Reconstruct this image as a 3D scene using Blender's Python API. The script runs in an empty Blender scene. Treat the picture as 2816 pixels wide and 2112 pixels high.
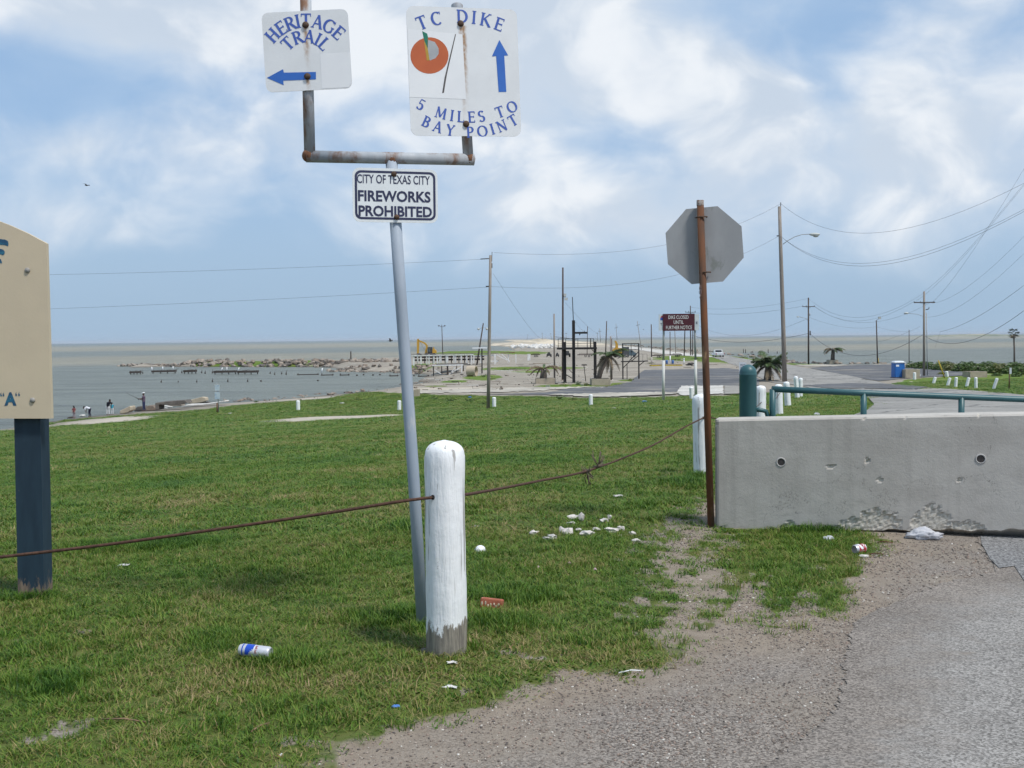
import bpy, bmesh, math, random
import numpy as np
from mathutils import Vector, Matrix, Euler, noise as mnoise

random.seed(7); RNG = np.random.default_rng(7)
SC = bpy.context.scene
COL = SC.collection
rad = math.radians

# ------------------------------------------------------------------ camera, sky, sun, exposure
F = 3010.0                      # focal length in pixels of the 2816 x 2112 photograph
W, HH = 2816, 2112
CAMZ = 1.6
PITCH = math.atan(125.5 / F); ROLL = rad(-0.59)
cam_d = bpy.data.cameras.new('camera'); cam = bpy.data.objects.new('camera', cam_d); COL.objects.link(cam)
cam_d.sensor_width = 36.0; cam_d.lens = 36.0 * F / W; cam_d.clip_start = 0.05; cam_d.clip_end = 60000
CR = Matrix.Rotation(math.pi / 2 - PITCH, 3, 'X') @ Matrix.Rotation(ROLL, 3, 'Z')
cam.matrix_world = Matrix.Translation((0, 0, CAMZ)) @ CR.to_4x4()
SC.camera = cam

SUN_DIR = Vector((0.40, -0.34, 0.85)).normalized()      # towards the sun
sun_d = bpy.data.lights.new('sun', 'SUN'); sun_d.energy = 2.8; sun_d.angle = rad(8); sun_d.color = (1.0, 0.96, 0.9)
sun = bpy.data.objects.new('sun', sun_d); COL.objects.link(sun)
sun.rotation_euler = SUN_DIR.to_track_quat('Z', 'Y').to_euler()
sun.location = (0, 0, 60)
SUN_EL = math.asin(SUN_DIR.z); SUN_AZ = math.atan2(SUN_DIR.x, SUN_DIR.y)

class NG:
    """Tiny helper around a node tree."""
    def __init__(s, tree):
        s.t = tree
    def __call__(s, typ, ins=None, out=0, **props):
        n = s.t.nodes.new(typ)
        for k, v in props.items():
            setattr(n, k, v)
        for k, v in (ins or {}).items():
            sock = n.inputs[k]
            if isinstance(v, bpy.types.NodeSocket):
                s.t.links.new(v, sock)
            else:
                if hasattr(sock.default_value, '__len__') and not isinstance(v, str):
                    v = tuple(v)
                    if len(sock.default_value) == 4 and len(v) == 3:
                        v = v + (1.0,)
                sock.default_value = v
        return n.outputs[out]
    def m(s, op, a, b=0.0, c=0.0, clamp=False):
        return s('ShaderNodeMath', {0: a, 1: b, 2: c}, operation=op, use_clamp=clamp)
    def vm(s, op, a, b=(0, 0, 0), out=0):
        return s('ShaderNodeVectorMath', {0: a, 1: b}, out, operation=op)
    def mix(s, f, a, b, blend='MIX'):
        n = s.t.nodes.new('ShaderNodeMix'); n.data_type = 'RGBA'; n.blend_type = blend
        for i, v in ((0, f), (6, a), (7, b)):
            if isinstance(v, bpy.types.NodeSocket):
                s.t.links.new(v, n.inputs[i])
            else:
                n.inputs[i].default_value = v if i == 0 else tuple(v)[:3] + (1.0,)
        return n.outputs[2]
    def ramp(s, f, lo, hi, a=0.0, b=1.0):
        return s('ShaderNodeMapRange', {0: f, 1: lo, 2: hi, 3: a, 4: b}, interpolation_type='SMOOTHSTEP')
    def noise(s, vec, scale, detail=5.0, rough=0.55, dist=0.0, out=0):
        return s('ShaderNodeTexNoise', {'Vector': vec, 'Scale': scale, 'Detail': detail, 'Roughness': rough, 'Distortion': dist}, out)
    def scale(s, vec, xyz):
        return s('ShaderNodeMapping', {'Vector': vec, 'Scale': xyz})
    def cramp(s, f, stops):
        n = s.t.nodes.new('ShaderNodeValToRGB'); s.t.links.new(f, n.inputs[0])
        e = n.color_ramp.elements
        while len(e) < len(stops):
            e.new(0.5)
        for el, (p, c) in zip(e, stops):
            el.position = p; el.color = tuple(c)[:3] + (1.0,)
        return n.outputs[0]

def ray(px, py):
    d = CR @ Vector(((px - W / 2) / F, (HH / 2 - py) / F, -1.0))
    return d

world = bpy.data.worlds.new('World'); SC.world = world; world.use_nodes = True
wt = world.node_tree; wt.nodes.clear(); g = NG(wt)
sky = wt.nodes.new('ShaderNodeTexSky'); sky.sky_type = 'NISHITA'; sky.sun_disc = False
sky.sun_elevation = SUN_EL; sky.sun_rotation = SUN_AZ
sky.altitude = 0; sky.air_density = 1.0; sky.dust_density = 1.2; sky.ozone_density = 1.5
SKY_S = 0.105
skyc = g.mix(1.0, sky.outputs[0], (SKY_S, SKY_S, SKY_S), 'MULTIPLY')
dvec = g('ShaderNodeTexCoord', out=0)
dvec = g.vm('NORMALIZE', dvec)
sep = wt.nodes.new('ShaderNodeSeparateXYZ'); wt.links.new(dvec, sep.inputs[0])
dz = sep.outputs[2]
st = g.scale(dvec, (1.0, 1.0, 1.55))
warp = g.noise(st, 5.0, 2.0, 0.5, out=1)
wv = g.vm('SCALE', g.vm('SUBTRACT', warp, (0.5, 0.5, 0.5)))
wt.nodes[-1].inputs[3].default_value = 0.16
sw = g.vm('ADD', st, wv)
n1 = g.noise(sw, 4.6, 6.0, 0.52)
n2 = g.noise(sw, 13.0, 5.0, 0.55)
nz = g.m('ADD', g.m('MULTIPLY', n1, 0.62), g.m('MULTIPLY', n2, 0.38))
# where the photograph's cloud banks stand (direction, half width, half height, weight)
bias = None
dw = g.vm('ADD', dvec, g.vm('MULTIPLY', wv, (0.35, 0.35, 0.25)))
for (px, py, wx, wy, wgt) in [
        (500, 60, 0.36, 0.05, 0.22), (1150, 60, 0.30, 0.075, 0.16), (960, 330, 0.13, 0.055, .10),
        (560, 380, 0.10, 0.045, 0.16), (360, 620, 0.075, 0.024, 0.13), (150, 400, 0.045, 0.02, 0.10),
        (2010, 250, 0.10, 0.05, 0.20), (1750, 190, 0.20, 0.06, 0.05), (2580, 230, 0.17, 0.11, 0.19), (2050, 480, 0.24, 0.07, 0.12),
        (1450, 480, 0.10, 0.05, .12), (1000, 690, 0.05, 0.02, .12), (1720, 600, 0.07, 0.02, .10),
        (2120, 60, 0.10, 0.045, -0.26), (2270, 230, 0.045, 0.06, -0.16), (2300, 330, 0.03, 0.05, -0.10), (250, 250, 0.18, 0.032, -0.10), (130, 190, 0.12, .03, -.10), (1180, 270, .05, .03, -.16),
        (1700, 400, 0.07, 0.035, -0.12), (800, 800, 0.7, 0.03, -.10)]:
    b = ray(px, py).normalized()
    v = g.vm('MULTIPLY', g.vm('SUBTRACT', dw, tuple(b)), (1 / wx, 1 / wx, 1 / wy))
    ln = g.vm('LENGTH', v, out=1)
    e = g.ramp(ln, 0.0, 1.6, wgt, 0.0)
    bias = e if bias is None else g.m('ADD', bias, e)
fld = g.m('ADD', nz, bias)
lowfade = g.ramp(dz, 0.02, 0.105, 0.0, 1.0)
cov = g.m('MULTIPLY', g.ramp(fld, 0.41, 0.74), lowfade)
thick = g.ramp(fld, 0.52, 0.80)
# veil: thin haze cloud all over
veil = g.m('MULTIPLY', g.ramp(n1, 0.35, 0.7, 0.14, 0.5), lowfade)
hz = g.ramp(dz, -0.02, 0.20, 1.0, 0.0)
base = g.mix(0.75, skyc, (0.265, 0.445, 0.715))
base = g.mix(g.m('MULTIPLY', hz, 0.85), base, (0.355, 0.485, 0.625))
base = g.mix(veil, base, (0.56, 0.68, 0.82))
cshade = g.noise(g.vm('ADD', sw, (0.0, 0.0, 0.05)), 7.0, 4.0, 0.5)
ccol = g.mix(g.ramp(g.m('SUBTRACT', n2, g.m('MULTIPLY', g.m('SUBTRACT', cshade, 0.5), 1.1)), 0.36, 0.74), (0.555, 0.635, 0.74), (0.83, 0.86, 0.895))
ccol = g.mix(thick, g.mix(0.5, ccol, (0.66, .735, .83)), ccol)
final = g.mix(g.m('MULTIPLY', cov, 0.92), base, ccol)
# the same sky goes on below the horizon as pale haze
bg = wt.nodes.new('ShaderNodeBackground'); wt.links.new(final, bg.inputs[0]); bg.inputs[1].default_value = 0.88
wo = wt.nodes.new('ShaderNodeOutputWorld'); wt.links.new(bg.outputs[0], wo.inputs[0])

world.cycles.sampling_method = 'MANUAL'; world.cycles.sample_map_resolution = 512
vs = SC.view_settings
vs.view_transform = 'Standard'; vs.look = 'None'; vs.gamma = 1.0; vs.exposure = 0.30; vs.use_curve_mapping = False
SC.render.engine = 'CYCLES'
SC.cycles.use_denoising = True; SC.cycles.use_adaptive_sampling = True; SC.cycles.adaptive_threshold = 0.02
SC.cycles.max_bounces = 4; SC.cycles.diffuse_bounces = 2; SC.cycles.glossy_bounces = 2; SC.cycles.transmission_bounces = 3; SC.cycles.transparent_max_bounces = 8
SC.cycles.caustics_reflective = False; SC.cycles.caustics_refractive = False

# ------------------------------------------------------------------ terrain function
SEA = -4.4; LAND = -3.3
PS = np.array([-900, 12, 20, 28, 36, 48, 58, 69, 77, 88, 97, 9000.0])
PZ = np.array([0, 0, -.35, -.75, -1.1, -1.7, -2.2, -2.7, -3.0, -3.25, LAND, LAND])
def prof(s):
    return (np.interp(s - 2.5, PS, PZ) + np.interp(s, PS, PZ) + np.interp(s + 2.5, PS, PZ)) / 3

def on_plane(px, py, z):
    d = ray(px, py); t = (z - CAMZ) / d.z
    return (d.x * t, d.y * t)
# visible far edges of the land (top of the bank) and near edges (waterline)
shore_top = [(2816, 1000), (2500, 998), (2343, 1001), (2192, 999), (2085, 983), (1993, 974.5), (1903, 966), (1800, 956.5),
             (1700, 947), (1620, 940), (1530, 934.5), (1400, 934.3), (1385, 935.5), (1440, 939), (1400, 942), (1350, 944), (1335, 946.5),
             (1398, 949.5), (1412, 957), (1425, 963), (1380, 965), (1210, 966), (1100, 982), (900, 990), (560, 994), (370, 999)]
shore_sea = [(328, 1006.5), (350, 1008.5), (560, 1008.5), (900, 1009.5), (938, 1016), (962, 1022), (1100, 1024), (1178, 1031),
             (1150, 1046), (1168, 1056), (1100, 1067), (1000, 1077), (880, 1088), (800, 1096), (560, 1113), (400, 1129), (180, 1152), (0, 1181)]
def _top(a, b):
    x, y = on_plane(a, b, LAND); e = 3.0 if y < 600 else 0.0
    return (x * (y + e) / y, y + e)
LANDPOLY = np.array([_top(a, b) for a, b in shore_top] + [on_plane(a, b, SEA) for a, b in shore_sea] + [(-75, 45), (-200, 0), (-900, -200), (-900, -900), (900, -900), (900, 300), (300, 250)])

def sdist(x, y, poly):
    """signed distance to polygon, positive inside"""
    x = np.asarray(x, float); y = np.asarray(y, float)
    poly = np.asarray(poly, float)
    if x.size < 3000:
        X = x.reshape(-1, 1); Y = y.reshape(-1, 1); a = poly; b = np.roll(poly, -1, 0); e = b - a
        tq = np.clip(((X - a[:, 0]) * e[:, 0] + (Y - a[:, 1]) * e[:, 1]) / ((e * e).sum(1) + 1e-12), 0, 1)
        dd = ((X - a[:, 0] - tq * e[:, 0]) ** 2 + (Y - a[:, 1] - tq * e[:, 1]) ** 2).min(1)
        cr = ((a[:, 1] > Y) != (b[:, 1] > Y)) & (X < e[:, 0] * (Y - a[:, 1]) / (e[:, 1] + 1e-18) + a[:, 0])
        d = np.sqrt(dd); return np.where(cr.sum(1) % 2 == 1, d, -d).reshape(x.shape)
    best = np.full(x.shape, 1e18); ins = np.zeros(x.shape, bool)
    n = len(poly)
    for i in range(n):
        ax, ay = poly[i]; bx, by = poly[(i + 1) % n]
        ex, ey = bx - ax, by - ay
        t = np.clip(((x - ax) * ex + (y - ay) * ey) / (ex * ex + ey * ey + 1e-12), 0, 1)
        dx = x - (ax + t * ex); dy = y - (ay + t * ey)
        best = np.minimum(best, dx * dx + dy * dy)
        c = ((ay > y) != (by > y)) & (x < (bx - ax) * (y - ay) / (by - ay + 1e-18) + ax)
        ins ^= c
    d = np.sqrt(best)
    return np.where(ins, d, -d)

def vnoise(x, y, s, seed=0.0):
    """cheap smooth value noise, vectorised, about -1..1"""
    r = 0.0
    for k, (fx, fy, ph) in enumerate([(1.0, .37, 0.3), (-.53, 1.1, 2.1), (1.7, -1.3, 4.0), (.8, 2.3, 1.2), (-2.9, 1.9, 5.3)]):
        r = r + np.sin((x * fx + y * fy) / s * 2.1 + ph + seed * (k + 1.7)) * np.cos((y * fx - x * fy) / s * 1.7 + ph * 1.9 + seed) / (1 + .35 * k)
    return r / 2.2

def Hraw(x, y):
    z = prof(y - 0.7 * x)
    far = np.clip((y - 15) / 40, 0, 1)
    z = z + far * 0.10 * vnoise(x, y, 9.0) + 0.012 * vnoise(x, y, 1.1, 3.0)
    fl = np.clip((y - 250) / 300, 0, 1)
    z = z + fl * (0.22 * vnoise(x, y, 37.0, 1.0) + 0.12)
    z = z + 4.2 * np.exp(-(((x - 27) / 16) ** 2 + ((y - 1010) / 45) ** 2)) + 2.4 * np.exp(-(((x - 8) / 13) ** 2 + ((y - 960) / 40) ** 2))
    z = z + 2.0 * np.exp(-(((x + 5) / 40) ** 2 + ((y - 2300) / 250) ** 2))
    return z
def Hs(x, y):
    x = np.asarray(x, float); y = np.asarray(y, float)
    z = Hraw(x, y)
    d = sdist(x, y, LANDPOLY)
    wob = 0.5 * vnoise(x, y, 3.0, 2.0)
    slope = np.interp(x - 0.06 * y, [-22, -6], [0.050, 0.32]); slope = np.where(y < 175, slope, 0.32)
    bank = SEA + (d + wob * np.where(slope < .1, 0.25, 1.0)) * np.where(d > 0, slope, 0.3)
    z = np.where(d < 30, np.minimum(z, bank), z)
    return np.maximum(z, SEA - 2.5)
def Hz(x, y):
    return float(Hs(np.array([x]), np.array([y]))[0])

TT = np.geomspace(1.5, 9000, 420)
def gp(px, py, dz=0.0):
    """point of the ground under a pixel of the photograph (a way to read real positions off it)"""
    d = ray(px, py)
    tt = TT
    for _ in range(2):
        f = CAMZ + d.z * tt - np.maximum(Hs(d.x * tt, d.y * tt), SEA)
        below = f < 0
        i = max(int(np.argmax(below)) if below.any() else len(tt) - 1, 1)
        lo, hi = tt[i - 1], tt[i]
        tt = np.linspace(lo, hi, 25)
    u = f[i - 1] / (f[i - 1] - f[i] + 1e-12); h = lo + (hi - lo) * min(max(u, 0.0), 1.0)
    return Vector((d.x * h, d.y * h, CAMZ + d.z * h + dz))
def at(px, py, Y):
    d = ray(px, py); t = Y / d.y
    return Vector((d.x * t, Y, CAMZ + d.z * t))
def kpx(P):
    return P.y / F * 1.0          # metres per photograph pixel at that depth

# ------------------------------------------------------------------ materials
MATS = {}
def mk(name, c1, c2=None, scale=8.0, detail=6.0, rough=0.75, metal=0.0, bump=0.0, bscale=None, stretch=(1, 1, 1), third=None, spec=0.35, lo=0.35, hi=0.65, dist=0.0):
    if name in MATS:
        return MATS[name]
    m = bpy.data.materials.new(name); m.use_nodes = True; t = m.node_tree
    q = NG(t); p = t.nodes['Principled BSDF']
    co = q('ShaderNodeTexCoord', out=3)
    v = q.scale(co, stretch)
    c2 = c2 or tuple(x * 0.8 for x in c1)
    nz = q.noise(v, scale, detail, 0.6, dist)
    col = q.mix(q.ramp(nz, lo, hi), c1, c2)
    if third:
        c3, s3, l3, h3 = third
        n3 = q.noise(q.vm('ADD', v, (3.1, 7.7, 1.3)), s3, 7.0, 0.65, 0.3)
        col = q.mix(q.ramp(n3, l3, h3), col, c3)
    t.links.new(col, p.inputs['Base Color'])
    p.inputs['Roughness'].default_value = rough; p.inputs['Metallic'].default_value = metal
    p.inputs['Specular IOR Level'].default_value = spec
    if bump:
        bn = q.noise(v, bscale or scale * 6, 6.0, 0.65)
        b = t.nodes.new('ShaderNodeBump'); b.inputs['Strength'].default_value = 1.0; b.inputs['Distance'].default_value = bump
        t.links.new(bn, b.inputs['Height']); t.links.new(b.outputs[0], p.inputs['Normal'])
    MATS[name] = m
    return m

# ------------------------------------------------------------------ mesh helpers
def frame_to(d):
    d = Vector(d).normalized()
    a = Vector((0, 0, 1)) if abs(d.z) < 0.95 else Vector((1, 0, 0))
    u = d.cross(a).normalized(); w = u.cross(d).normalized()
    return u, w, d

class MB:
    def __init__(s):
        s.v = []; s.f = []; s.sm = []
    def add(s, vs, fs, smooth=False):
        o = len(s.v); s.v += [tuple(p) for p in vs]
        for f in fs:
            s.f.append([i + o for i in f]); s.sm.append(smooth)
        return s
    def box(s, c, size, R=None, taper=1.0):
        c = Vector(c); hx, hy, hz = (k / 2 for k in size); vs = []
        for z in (-hz, hz):
            t = taper if z > 0 else 1.0
            for x, y in ((-hx * t, -hy * t), (hx * t, -hy * t), (hx * t, hy * t), (-hx * t, hy * t)):
                p = Vector((x, y, z))
                if R is not None:
                    p = R @ p
                vs.append(c + p)
        return s.add(vs, [(3, 2, 1, 0), (4, 5, 6, 7), (0, 1, 5, 4), (1, 2, 6, 5), (2, 3, 7, 6), (3, 0, 4, 7)])
    def bar(s, a, b, w, h, up=(0, 0, 1)):
        a = Vector(a); b = Vector(b); d = (b - a); L = d.length; d.normalize(); up = Vector(up)
        if abs(d.dot(up)) > 0.97:
            up = Vector((0, 1, 0))
        x = d.cross(up).normalized(); z = x.cross(d).normalized()
        R = Matrix((x, d, z)).transposed()
        return s.box((a + b) / 2, (w, L, h), R)
    def tube(s, pts, r, n=8, cap=True):
        pts = [Vector(p) for p in pts]; m = len(pts)
        rs = r if hasattr(r, '__len__') else [r] * m
        vs = []; fs = []
        prev = None
        for i, p in enumerate(pts):
            d = (pts[min(i + 1, m - 1)] - pts[max(i - 1, 0)])
            if d.length < 1e-9:
                d = Vector((0, 0, 1))
            d.normalize()
            if prev is None:
                u, w, _ = frame_to(d)
            else:
                u = (prev - d * prev.dot(d))
                u = u.normalized() if u.length > 1e-6 else frame_to(d)[0]
                w = u.cross(d)
            prev = u
            for k in range(n):
                a = 2 * math.pi * k / n
                vs.append(p + (u * math.cos(a) + w * math.sin(a)) * rs[i])
        for i in range(m - 1):
            for k in range(n):
                fs.append((i * n + k, i * n + (k + 1) % n, (i + 1) * n + (k + 1) % n, (i + 1) * n + k))
        s.add(vs, fs, True)
        if cap:
            o = len(s.v) - len(vs)
            s.f.append([o + k for k in range(n)][::-1]); s.sm.append(False)
            s.f.append([o + (m - 1) * n + k for k in range(n)]); s.sm.append(False)
        return s
    def lathe(s, prof_, n=24, o=(0, 0, 0), R=None, smooth=True):
        o = Vector(o); vs = []; fs = []
        for r, z in prof_:
            for k in range(n):
                a = 2 * math.pi * k / n; p = Vector((r * math.cos(a), r * math.sin(a), z))
                vs.append(o + (R @ p if R is not None else p))
        for i in range(len(prof_) - 1):
            for k in range(n):
                fs.append((i * n + k, i * n + (k + 1) % n, (i + 1) * n + (k + 1) % n, (i + 1) * n + k))
        return s.add(vs, fs, smooth)
    def prism(s, poly, o, ux, uy, th):
        """poly: 2-d outline, front face at o, thickness th backwards (opposite to ux x uy)"""
        o = Vector(o); ux = Vector(ux); uy = Vector(uy); nn = ux.cross(uy).normalized()
        n = len(poly)
        fr = [o + ux * a + uy * b for a, b in poly]; bk = [p - nn * th for p in fr]
        fs = [list(range(n)), list(range(2 * n - 1, n - 1, -1))]
        fs += [(i, i + n, (i + 1) % n + n, (i + 1) % n) for i in range(n)]
        return s.add(fr + bk, fs)
    def flat(s, poly, o, ux, uy):
        o = Vector(o); ux = Vector(ux); uy = Vector(uy)
        return s.add([o + ux * a + uy * b for a, b in poly], [list(range(len(poly)))])
    def sphere(s, c, r, n=10, m=6, R=None):
        rr = r if hasattr(r, '__len__') else (r, r, r)
        c = Vector(c); vs = [c + Vector((0, 0, -rr[2]))]; fs = []
        for i in range(1, m):
            t = -math.pi / 2 + math.pi * i / m
            for k in range(n):
                a = 2 * math.pi * k / n
                vs.append(c + Vector((rr[0] * math.cos(t) * math.cos(a), rr[1] * math.cos(t) * math.sin(a), rr[2] * math.sin(t))))
        vs.append(c + Vector((0, 0, rr[2])))
        for k in range(n):
            fs.append((0, 1 + (k + 1) % n, 1 + k))
            for i in range(m - 2):
                fs.append((1 + i * n + k, 1 + i * n + (k + 1) % n, 1 + (i + 1) * n + (k + 1) % n, 1 + (i + 1) * n + k))
            fs.append((len(vs) - 1, 1 + (m - 2) * n + k, 1 + (m - 2) * n + (k + 1) % n))
        return s.add(vs, fs, True)
    def mesh(s, name):
        me = bpy.data.meshes.new(name); me.from_pydata(s.v, [], s.f)
        me.polygons.foreach_set('use_smooth', s.sm); me.update()
        return me
    def build(s, name, mat, parent=None, label=None):
        o = bpy.data.objects.new(name, s.mesh(name)); COL.objects.link(o)
        if mat:
            o.data.materials.append(mat)
        if parent is not None:
            o.parent = parent
        if label:
            o['label'] = label
        return o

def tag(o, label=None, cat=None, group=None, kind=None):
    if label: o['label'] = label
    if cat: o['category'] = cat
    if group: o['group'] = group
    if kind: o['kind'] = kind
    return o
def thing(name, label, cat, loc=(0, 0, 0), group=None, rz=0.0):
    o = bpy.data.objects.new(name, None); COL.objects.link(o); o.empty_display_size = 0.1
    o.location = loc; o.rotation_euler = (0, 0, rz)
    return tag(o, label, cat, group)
def one(name, mb, mat, label, cat, loc=(0, 0, 0), group=None, rz=0.0):
    o = mb.build(name, mat); o.location = loc; o.rotation_euler = (0, 0, rz)
    return tag(o, label, cat, group)
def mesh_obj(name, me, mat, parent=None):
    o = bpy.data.objects.new(name, me); COL.objects.link(o)
    if mat and not me.materials:
        me.materials.append(mat)
    if parent is not None:
        o.parent = parent
    return o

def arr_mesh(name, verts, faces, smooth=True):
    me = bpy.data.meshes.new(name)
    verts = np.asarray(verts, np.float32); faces = np.asarray(faces, np.int32); k = faces.shape[1]
    me.vertices.add(len(verts)); me.vertices.foreach_set('co', verts.ravel())
    me.loops.add(faces.size); me.loops.foreach_set('vertex_index', faces.ravel())
    me.polygons.add(len(faces)); me.polygons.foreach_set('loop_start', np.arange(0, faces.size, k, dtype=np.int32))
    me.update(calc_edges=True); me.polygons.foreach_set('use_smooth', np.full(len(faces), smooth)); me.validate()
    return me
# ------------------------------------------------------------------ ground zones (read off the photograph, kept as world outlines)
def wpoly(pts):
    return np.array([tuple(gp(a, b))[:2] for a, b in pts])
GRAVEL_EDGE = [(1785, 1734), (1835, 1749), (1862, 1768), (1845, 1803), (1795, 1826), (1696, 1843), (1596, 1865), (1497, 1883), (1397, 1913),
               (1308, 1938), (1248, 1972), (1149, 1977), (1049, 2007), (965, 2037), (900, 2062), (850, 2090), (700, 2200)]
G1 = np.vstack([wpoly([(-2500, 1500), (-600, 1290), (0, 1186), (100, 1166), (200, 1154), (400, 1138), (560, 1126), (700, 1110), (880, 1098), (1050, 1078),
                       (1150, 1084), (1344, 1088), (1507, 1090), (1649, 1095), (1824, 1092), (2000, 1089), (2100, 1080), (2240, 1080), (2376, 1085),
                       (2402, 1114), (2384, 1129)]),
                np.array([(3.6, 15.0), (3.3, 12.5), (2.6, 10.4), (1.75, 9.6)]),
                wpoly([(1950, 1380), (1962, 1440), (1965, 1520), (1960, 1600), (1945, 1660), (1890, 1720)] + GRAVEL_EDGE + [(400, 2500), (-1500, 2500)])])
G2 = wpoly([(1964, 1440), (2100, 1444), (2415, 1474), (2385, 1530), (2355, 1546), (2299, 1580), (2295, 1627), (2316, 1675), (2256, 1685), (2160, 1690),
            (2150, 1735), (2029, 1756), (1900, 1739), (1860, 1690), (1890, 1600), (1930, 1520)])
G3 = wpoly([(2440, 1061), (2475, 1046), (2560, 1038), (2640, 1034), (2720, 1030), (2816, 1028), (3300, 1030), (3300, 1130), (2816, 1087), (2700, 1077), (2600, 1070)])
def ell(px, py, wx, wy):
    """ellipse on the ground from a pixel centre and pixel half sizes"""
    c = gp(px, py); a = gp(px + wx, py); b = gp(px, py - wy); c2 = gp(px, py + wy)
    return (c.x, c.y, abs(a.x - c.x), max((b.y - c2.y) / 2, .02))
def inell(x, y, e):
    return np.clip(1.35 - np.sqrt(((x - e[0]) / e[2]) ** 2 + ((y - e[1]) / e[3]) ** 2), 0, 1) / 0.7
BARE = [ell(*e[:4]) + (e[4],) for e in [(1470, 1800, 80, 12, .75), (120, 2010, 170, 34, .5), (1180, 1790, 80, 14, .7), (60, 1760, 40, 10, .7), (1290, 1905, 34, 12, .7), (700, 2045, 150, 16, .75), (230, 1740, 50, 10, .5),
        (2030, 1500, 60, 8, .8), (1700, 1660, 50, 8, .7), (2200, 1640, 50, 7, .9), (2230, 1560, 40, 6, .7), (340, 1900, 60, 9, .5), (1560, 1850, 60, 8, .6)]]
CORR = wpoly([(1950, 1365), (1985, 1440), (1965, 1475), (1935, 1520), (1965, 1565), (2060, 1595), (2110, 1640), (2190, 1690), (2180, 1750), (1960, 1800), (1850, 1750), (1800, 1690), (1830, 1620), (1795, 1560), (1795, 1490), (1860, 1430)])
TALL = [ell(*e) for e in [(620, 1770, 110, 30), (760, 1820, 130, 22), (2060, 1446, 90, 5), (2260, 1462, 100, 5), (1050, 1700, 90, 26), (1430, 1640, 110, 26), (120, 1890, 150, 30), (1600, 1770, 40, 10),
                          (1380, 1720, 110, 22), (400, 1500, 200, 16), (1130, 1450, 60, 14), (1880, 1330, 50, 14), (1160, 1735, 40, 9), (1300, 1785, 34, 7), (1195, 1795, 30, 5), (95, 1645, 70, 9), (1935, 1312, 40, 7)]]
PALE = [ell(*e) for e in [(290, 1156, 90, 7), (940, 1150, 130, 5), (820, 1097, 60, 2), (600, 1111, 80, 2), (60, 1178, 60, 4), (1240, 1070, 110, 4), (1400, 1072, 120, 5), (2520, 1050, 40, 2), (1175, 1040, 30, 4)]]
FARG = [ell(*e) for e in [(1300, 967, 100, 3), (1440, 970, 70, 4), (730, 993, 170, 1.6), (1180, 1005, 60, 6), (1400, 1014, 80, 5), (1500, 1012, 70, 4), (1330, 1038, 50, 7), (1460, 1022, 60, 3), (1250, 1050, 40, 3), (1590, 1060, 120, 4), (1720, 1056, 50, 4), (1860, 988, 70, 3), (1930, 984, 50, 2.5), (2040, 984, 60, 4), (2225, 1003, 45, 2.5), (1650, 1048, 30, 2),
                          (2080, 990, 40, 3), (1560, 1012, 60, 1.6), (1740, 1046, 40, 3), (1660, 938, 60, 1.5), (2650, 1020, 180, 9), (1200, 1062, 30, 2)]]
def grass_mask(x, y):
    d = np.maximum(np.maximum(sdist(x, y, G1), sdist(x, y, G2)), sdist(x, y, G3))
    w = np.clip(y / 60.0, 0.22, 1.2)
    mk_ = np.clip((d + 0.55 * w * vnoise(x, y, 0.30 + y / 60, 5.0) + .5 * w * vnoise(x, y, 0.10 + y / 160, 9.0)) / (w * 1.3) + 0.5, 0, 1)
    bare = 0
    for e in BARE:
        bare = np.maximum(bare, np.clip(inell(x, y, e), 0, 1) * e[4])
    bare = np.maximum(bare, np.clip(.70 + sdist(x, y, CORR) / .45, 0, .98))
    bare = np.clip(bare * 1.05 + 0.85 * vnoise(x, y, 0.16, 4.0) + 0.55 * vnoise(x, y, 0.05, 7.0) - .1, 0, 1) * (bare > 0.02)
    mk_ = mk_ * (1 - 0.85 * bare)
    for e in FARG:
        mk_ = np.maximum(mk_, np.clip(inell(x, y, e) + .3 * vnoise(x, y, 4.0, 8.0), 0, 1) * (inell(x, y, e) > 0))
    pal = 0
    for e in PALE:
        pal = np.maximum(pal, inell(x, y, e))
    pal = np.clip(pal * 1.2 + .35 * vnoise(x, y, 2.5, 6.0) * (pal > 0.01), 0, 1)
    return mk_ * (1 - pal), pal

# ------------------------------------------------------------------ ground sheet
ang = np.concatenate([np.linspace(-180, -40, 29)[:-1], np.linspace(-40, -30, 11)[:-1], np.linspace(-30, 30, 381), np.linspace(30, 40, 11)[1:], np.linspace(40, 180, 29)[1:-1]])
rr = np.geomspace(0.9, 9000, 520)
A, R_ = np.meshgrid(np.radians(ang), rr)
gx = (np.sin(A) * R_).ravel(); gy = (np.cos(A) * R_).ravel(); gz = Hs(gx, gy)
na, nr = len(ang), len(rr)
gm, pal = grass_mask(gx, gy)
verts = np.column_stack([gx, gy, gz]); verts = np.vstack([verts, [[0, 0, Hz(0, 0)]]])
i, j = np.meshgrid(np.arange(nr - 1), np.arange(na), indexing='ij'); j2 = (j + 1) % na
quads = np.stack([i * na + j, i * na + j2, (i + 1) * na + j2, (i + 1) * na + j], -1).reshape(-1, 4)[:, ::-1]
gme = arr_mesh('ground', verts, quads)
za = gme.attributes.new('zone', 'FLOAT_COLOR', 'POINT')
sandy = np.clip((gy - 500) / 250, 0, 1) * (np.abs(gx) < 400)
edg = np.maximum(sdist(gx, gy, G1), sdist(gx, gy, G2)); dirt = np.clip(1.25 - np.abs(edg + .12 * vnoise(gx, gy, .5, 31.0)) / .42, 0, 1) * (gy < 22)
dirt = np.maximum(dirt, np.clip((sdist(gx, gy, wpoly([(1944, 1360), (2000, 1440), (2100, 1690), (2160, 1740), (1960, 1800), (1850, 1760), (1780, 1700), (1790, 1560)])) + .25) / .3, 0, 1))
sandy = np.maximum(sandy, dirt)
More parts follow.
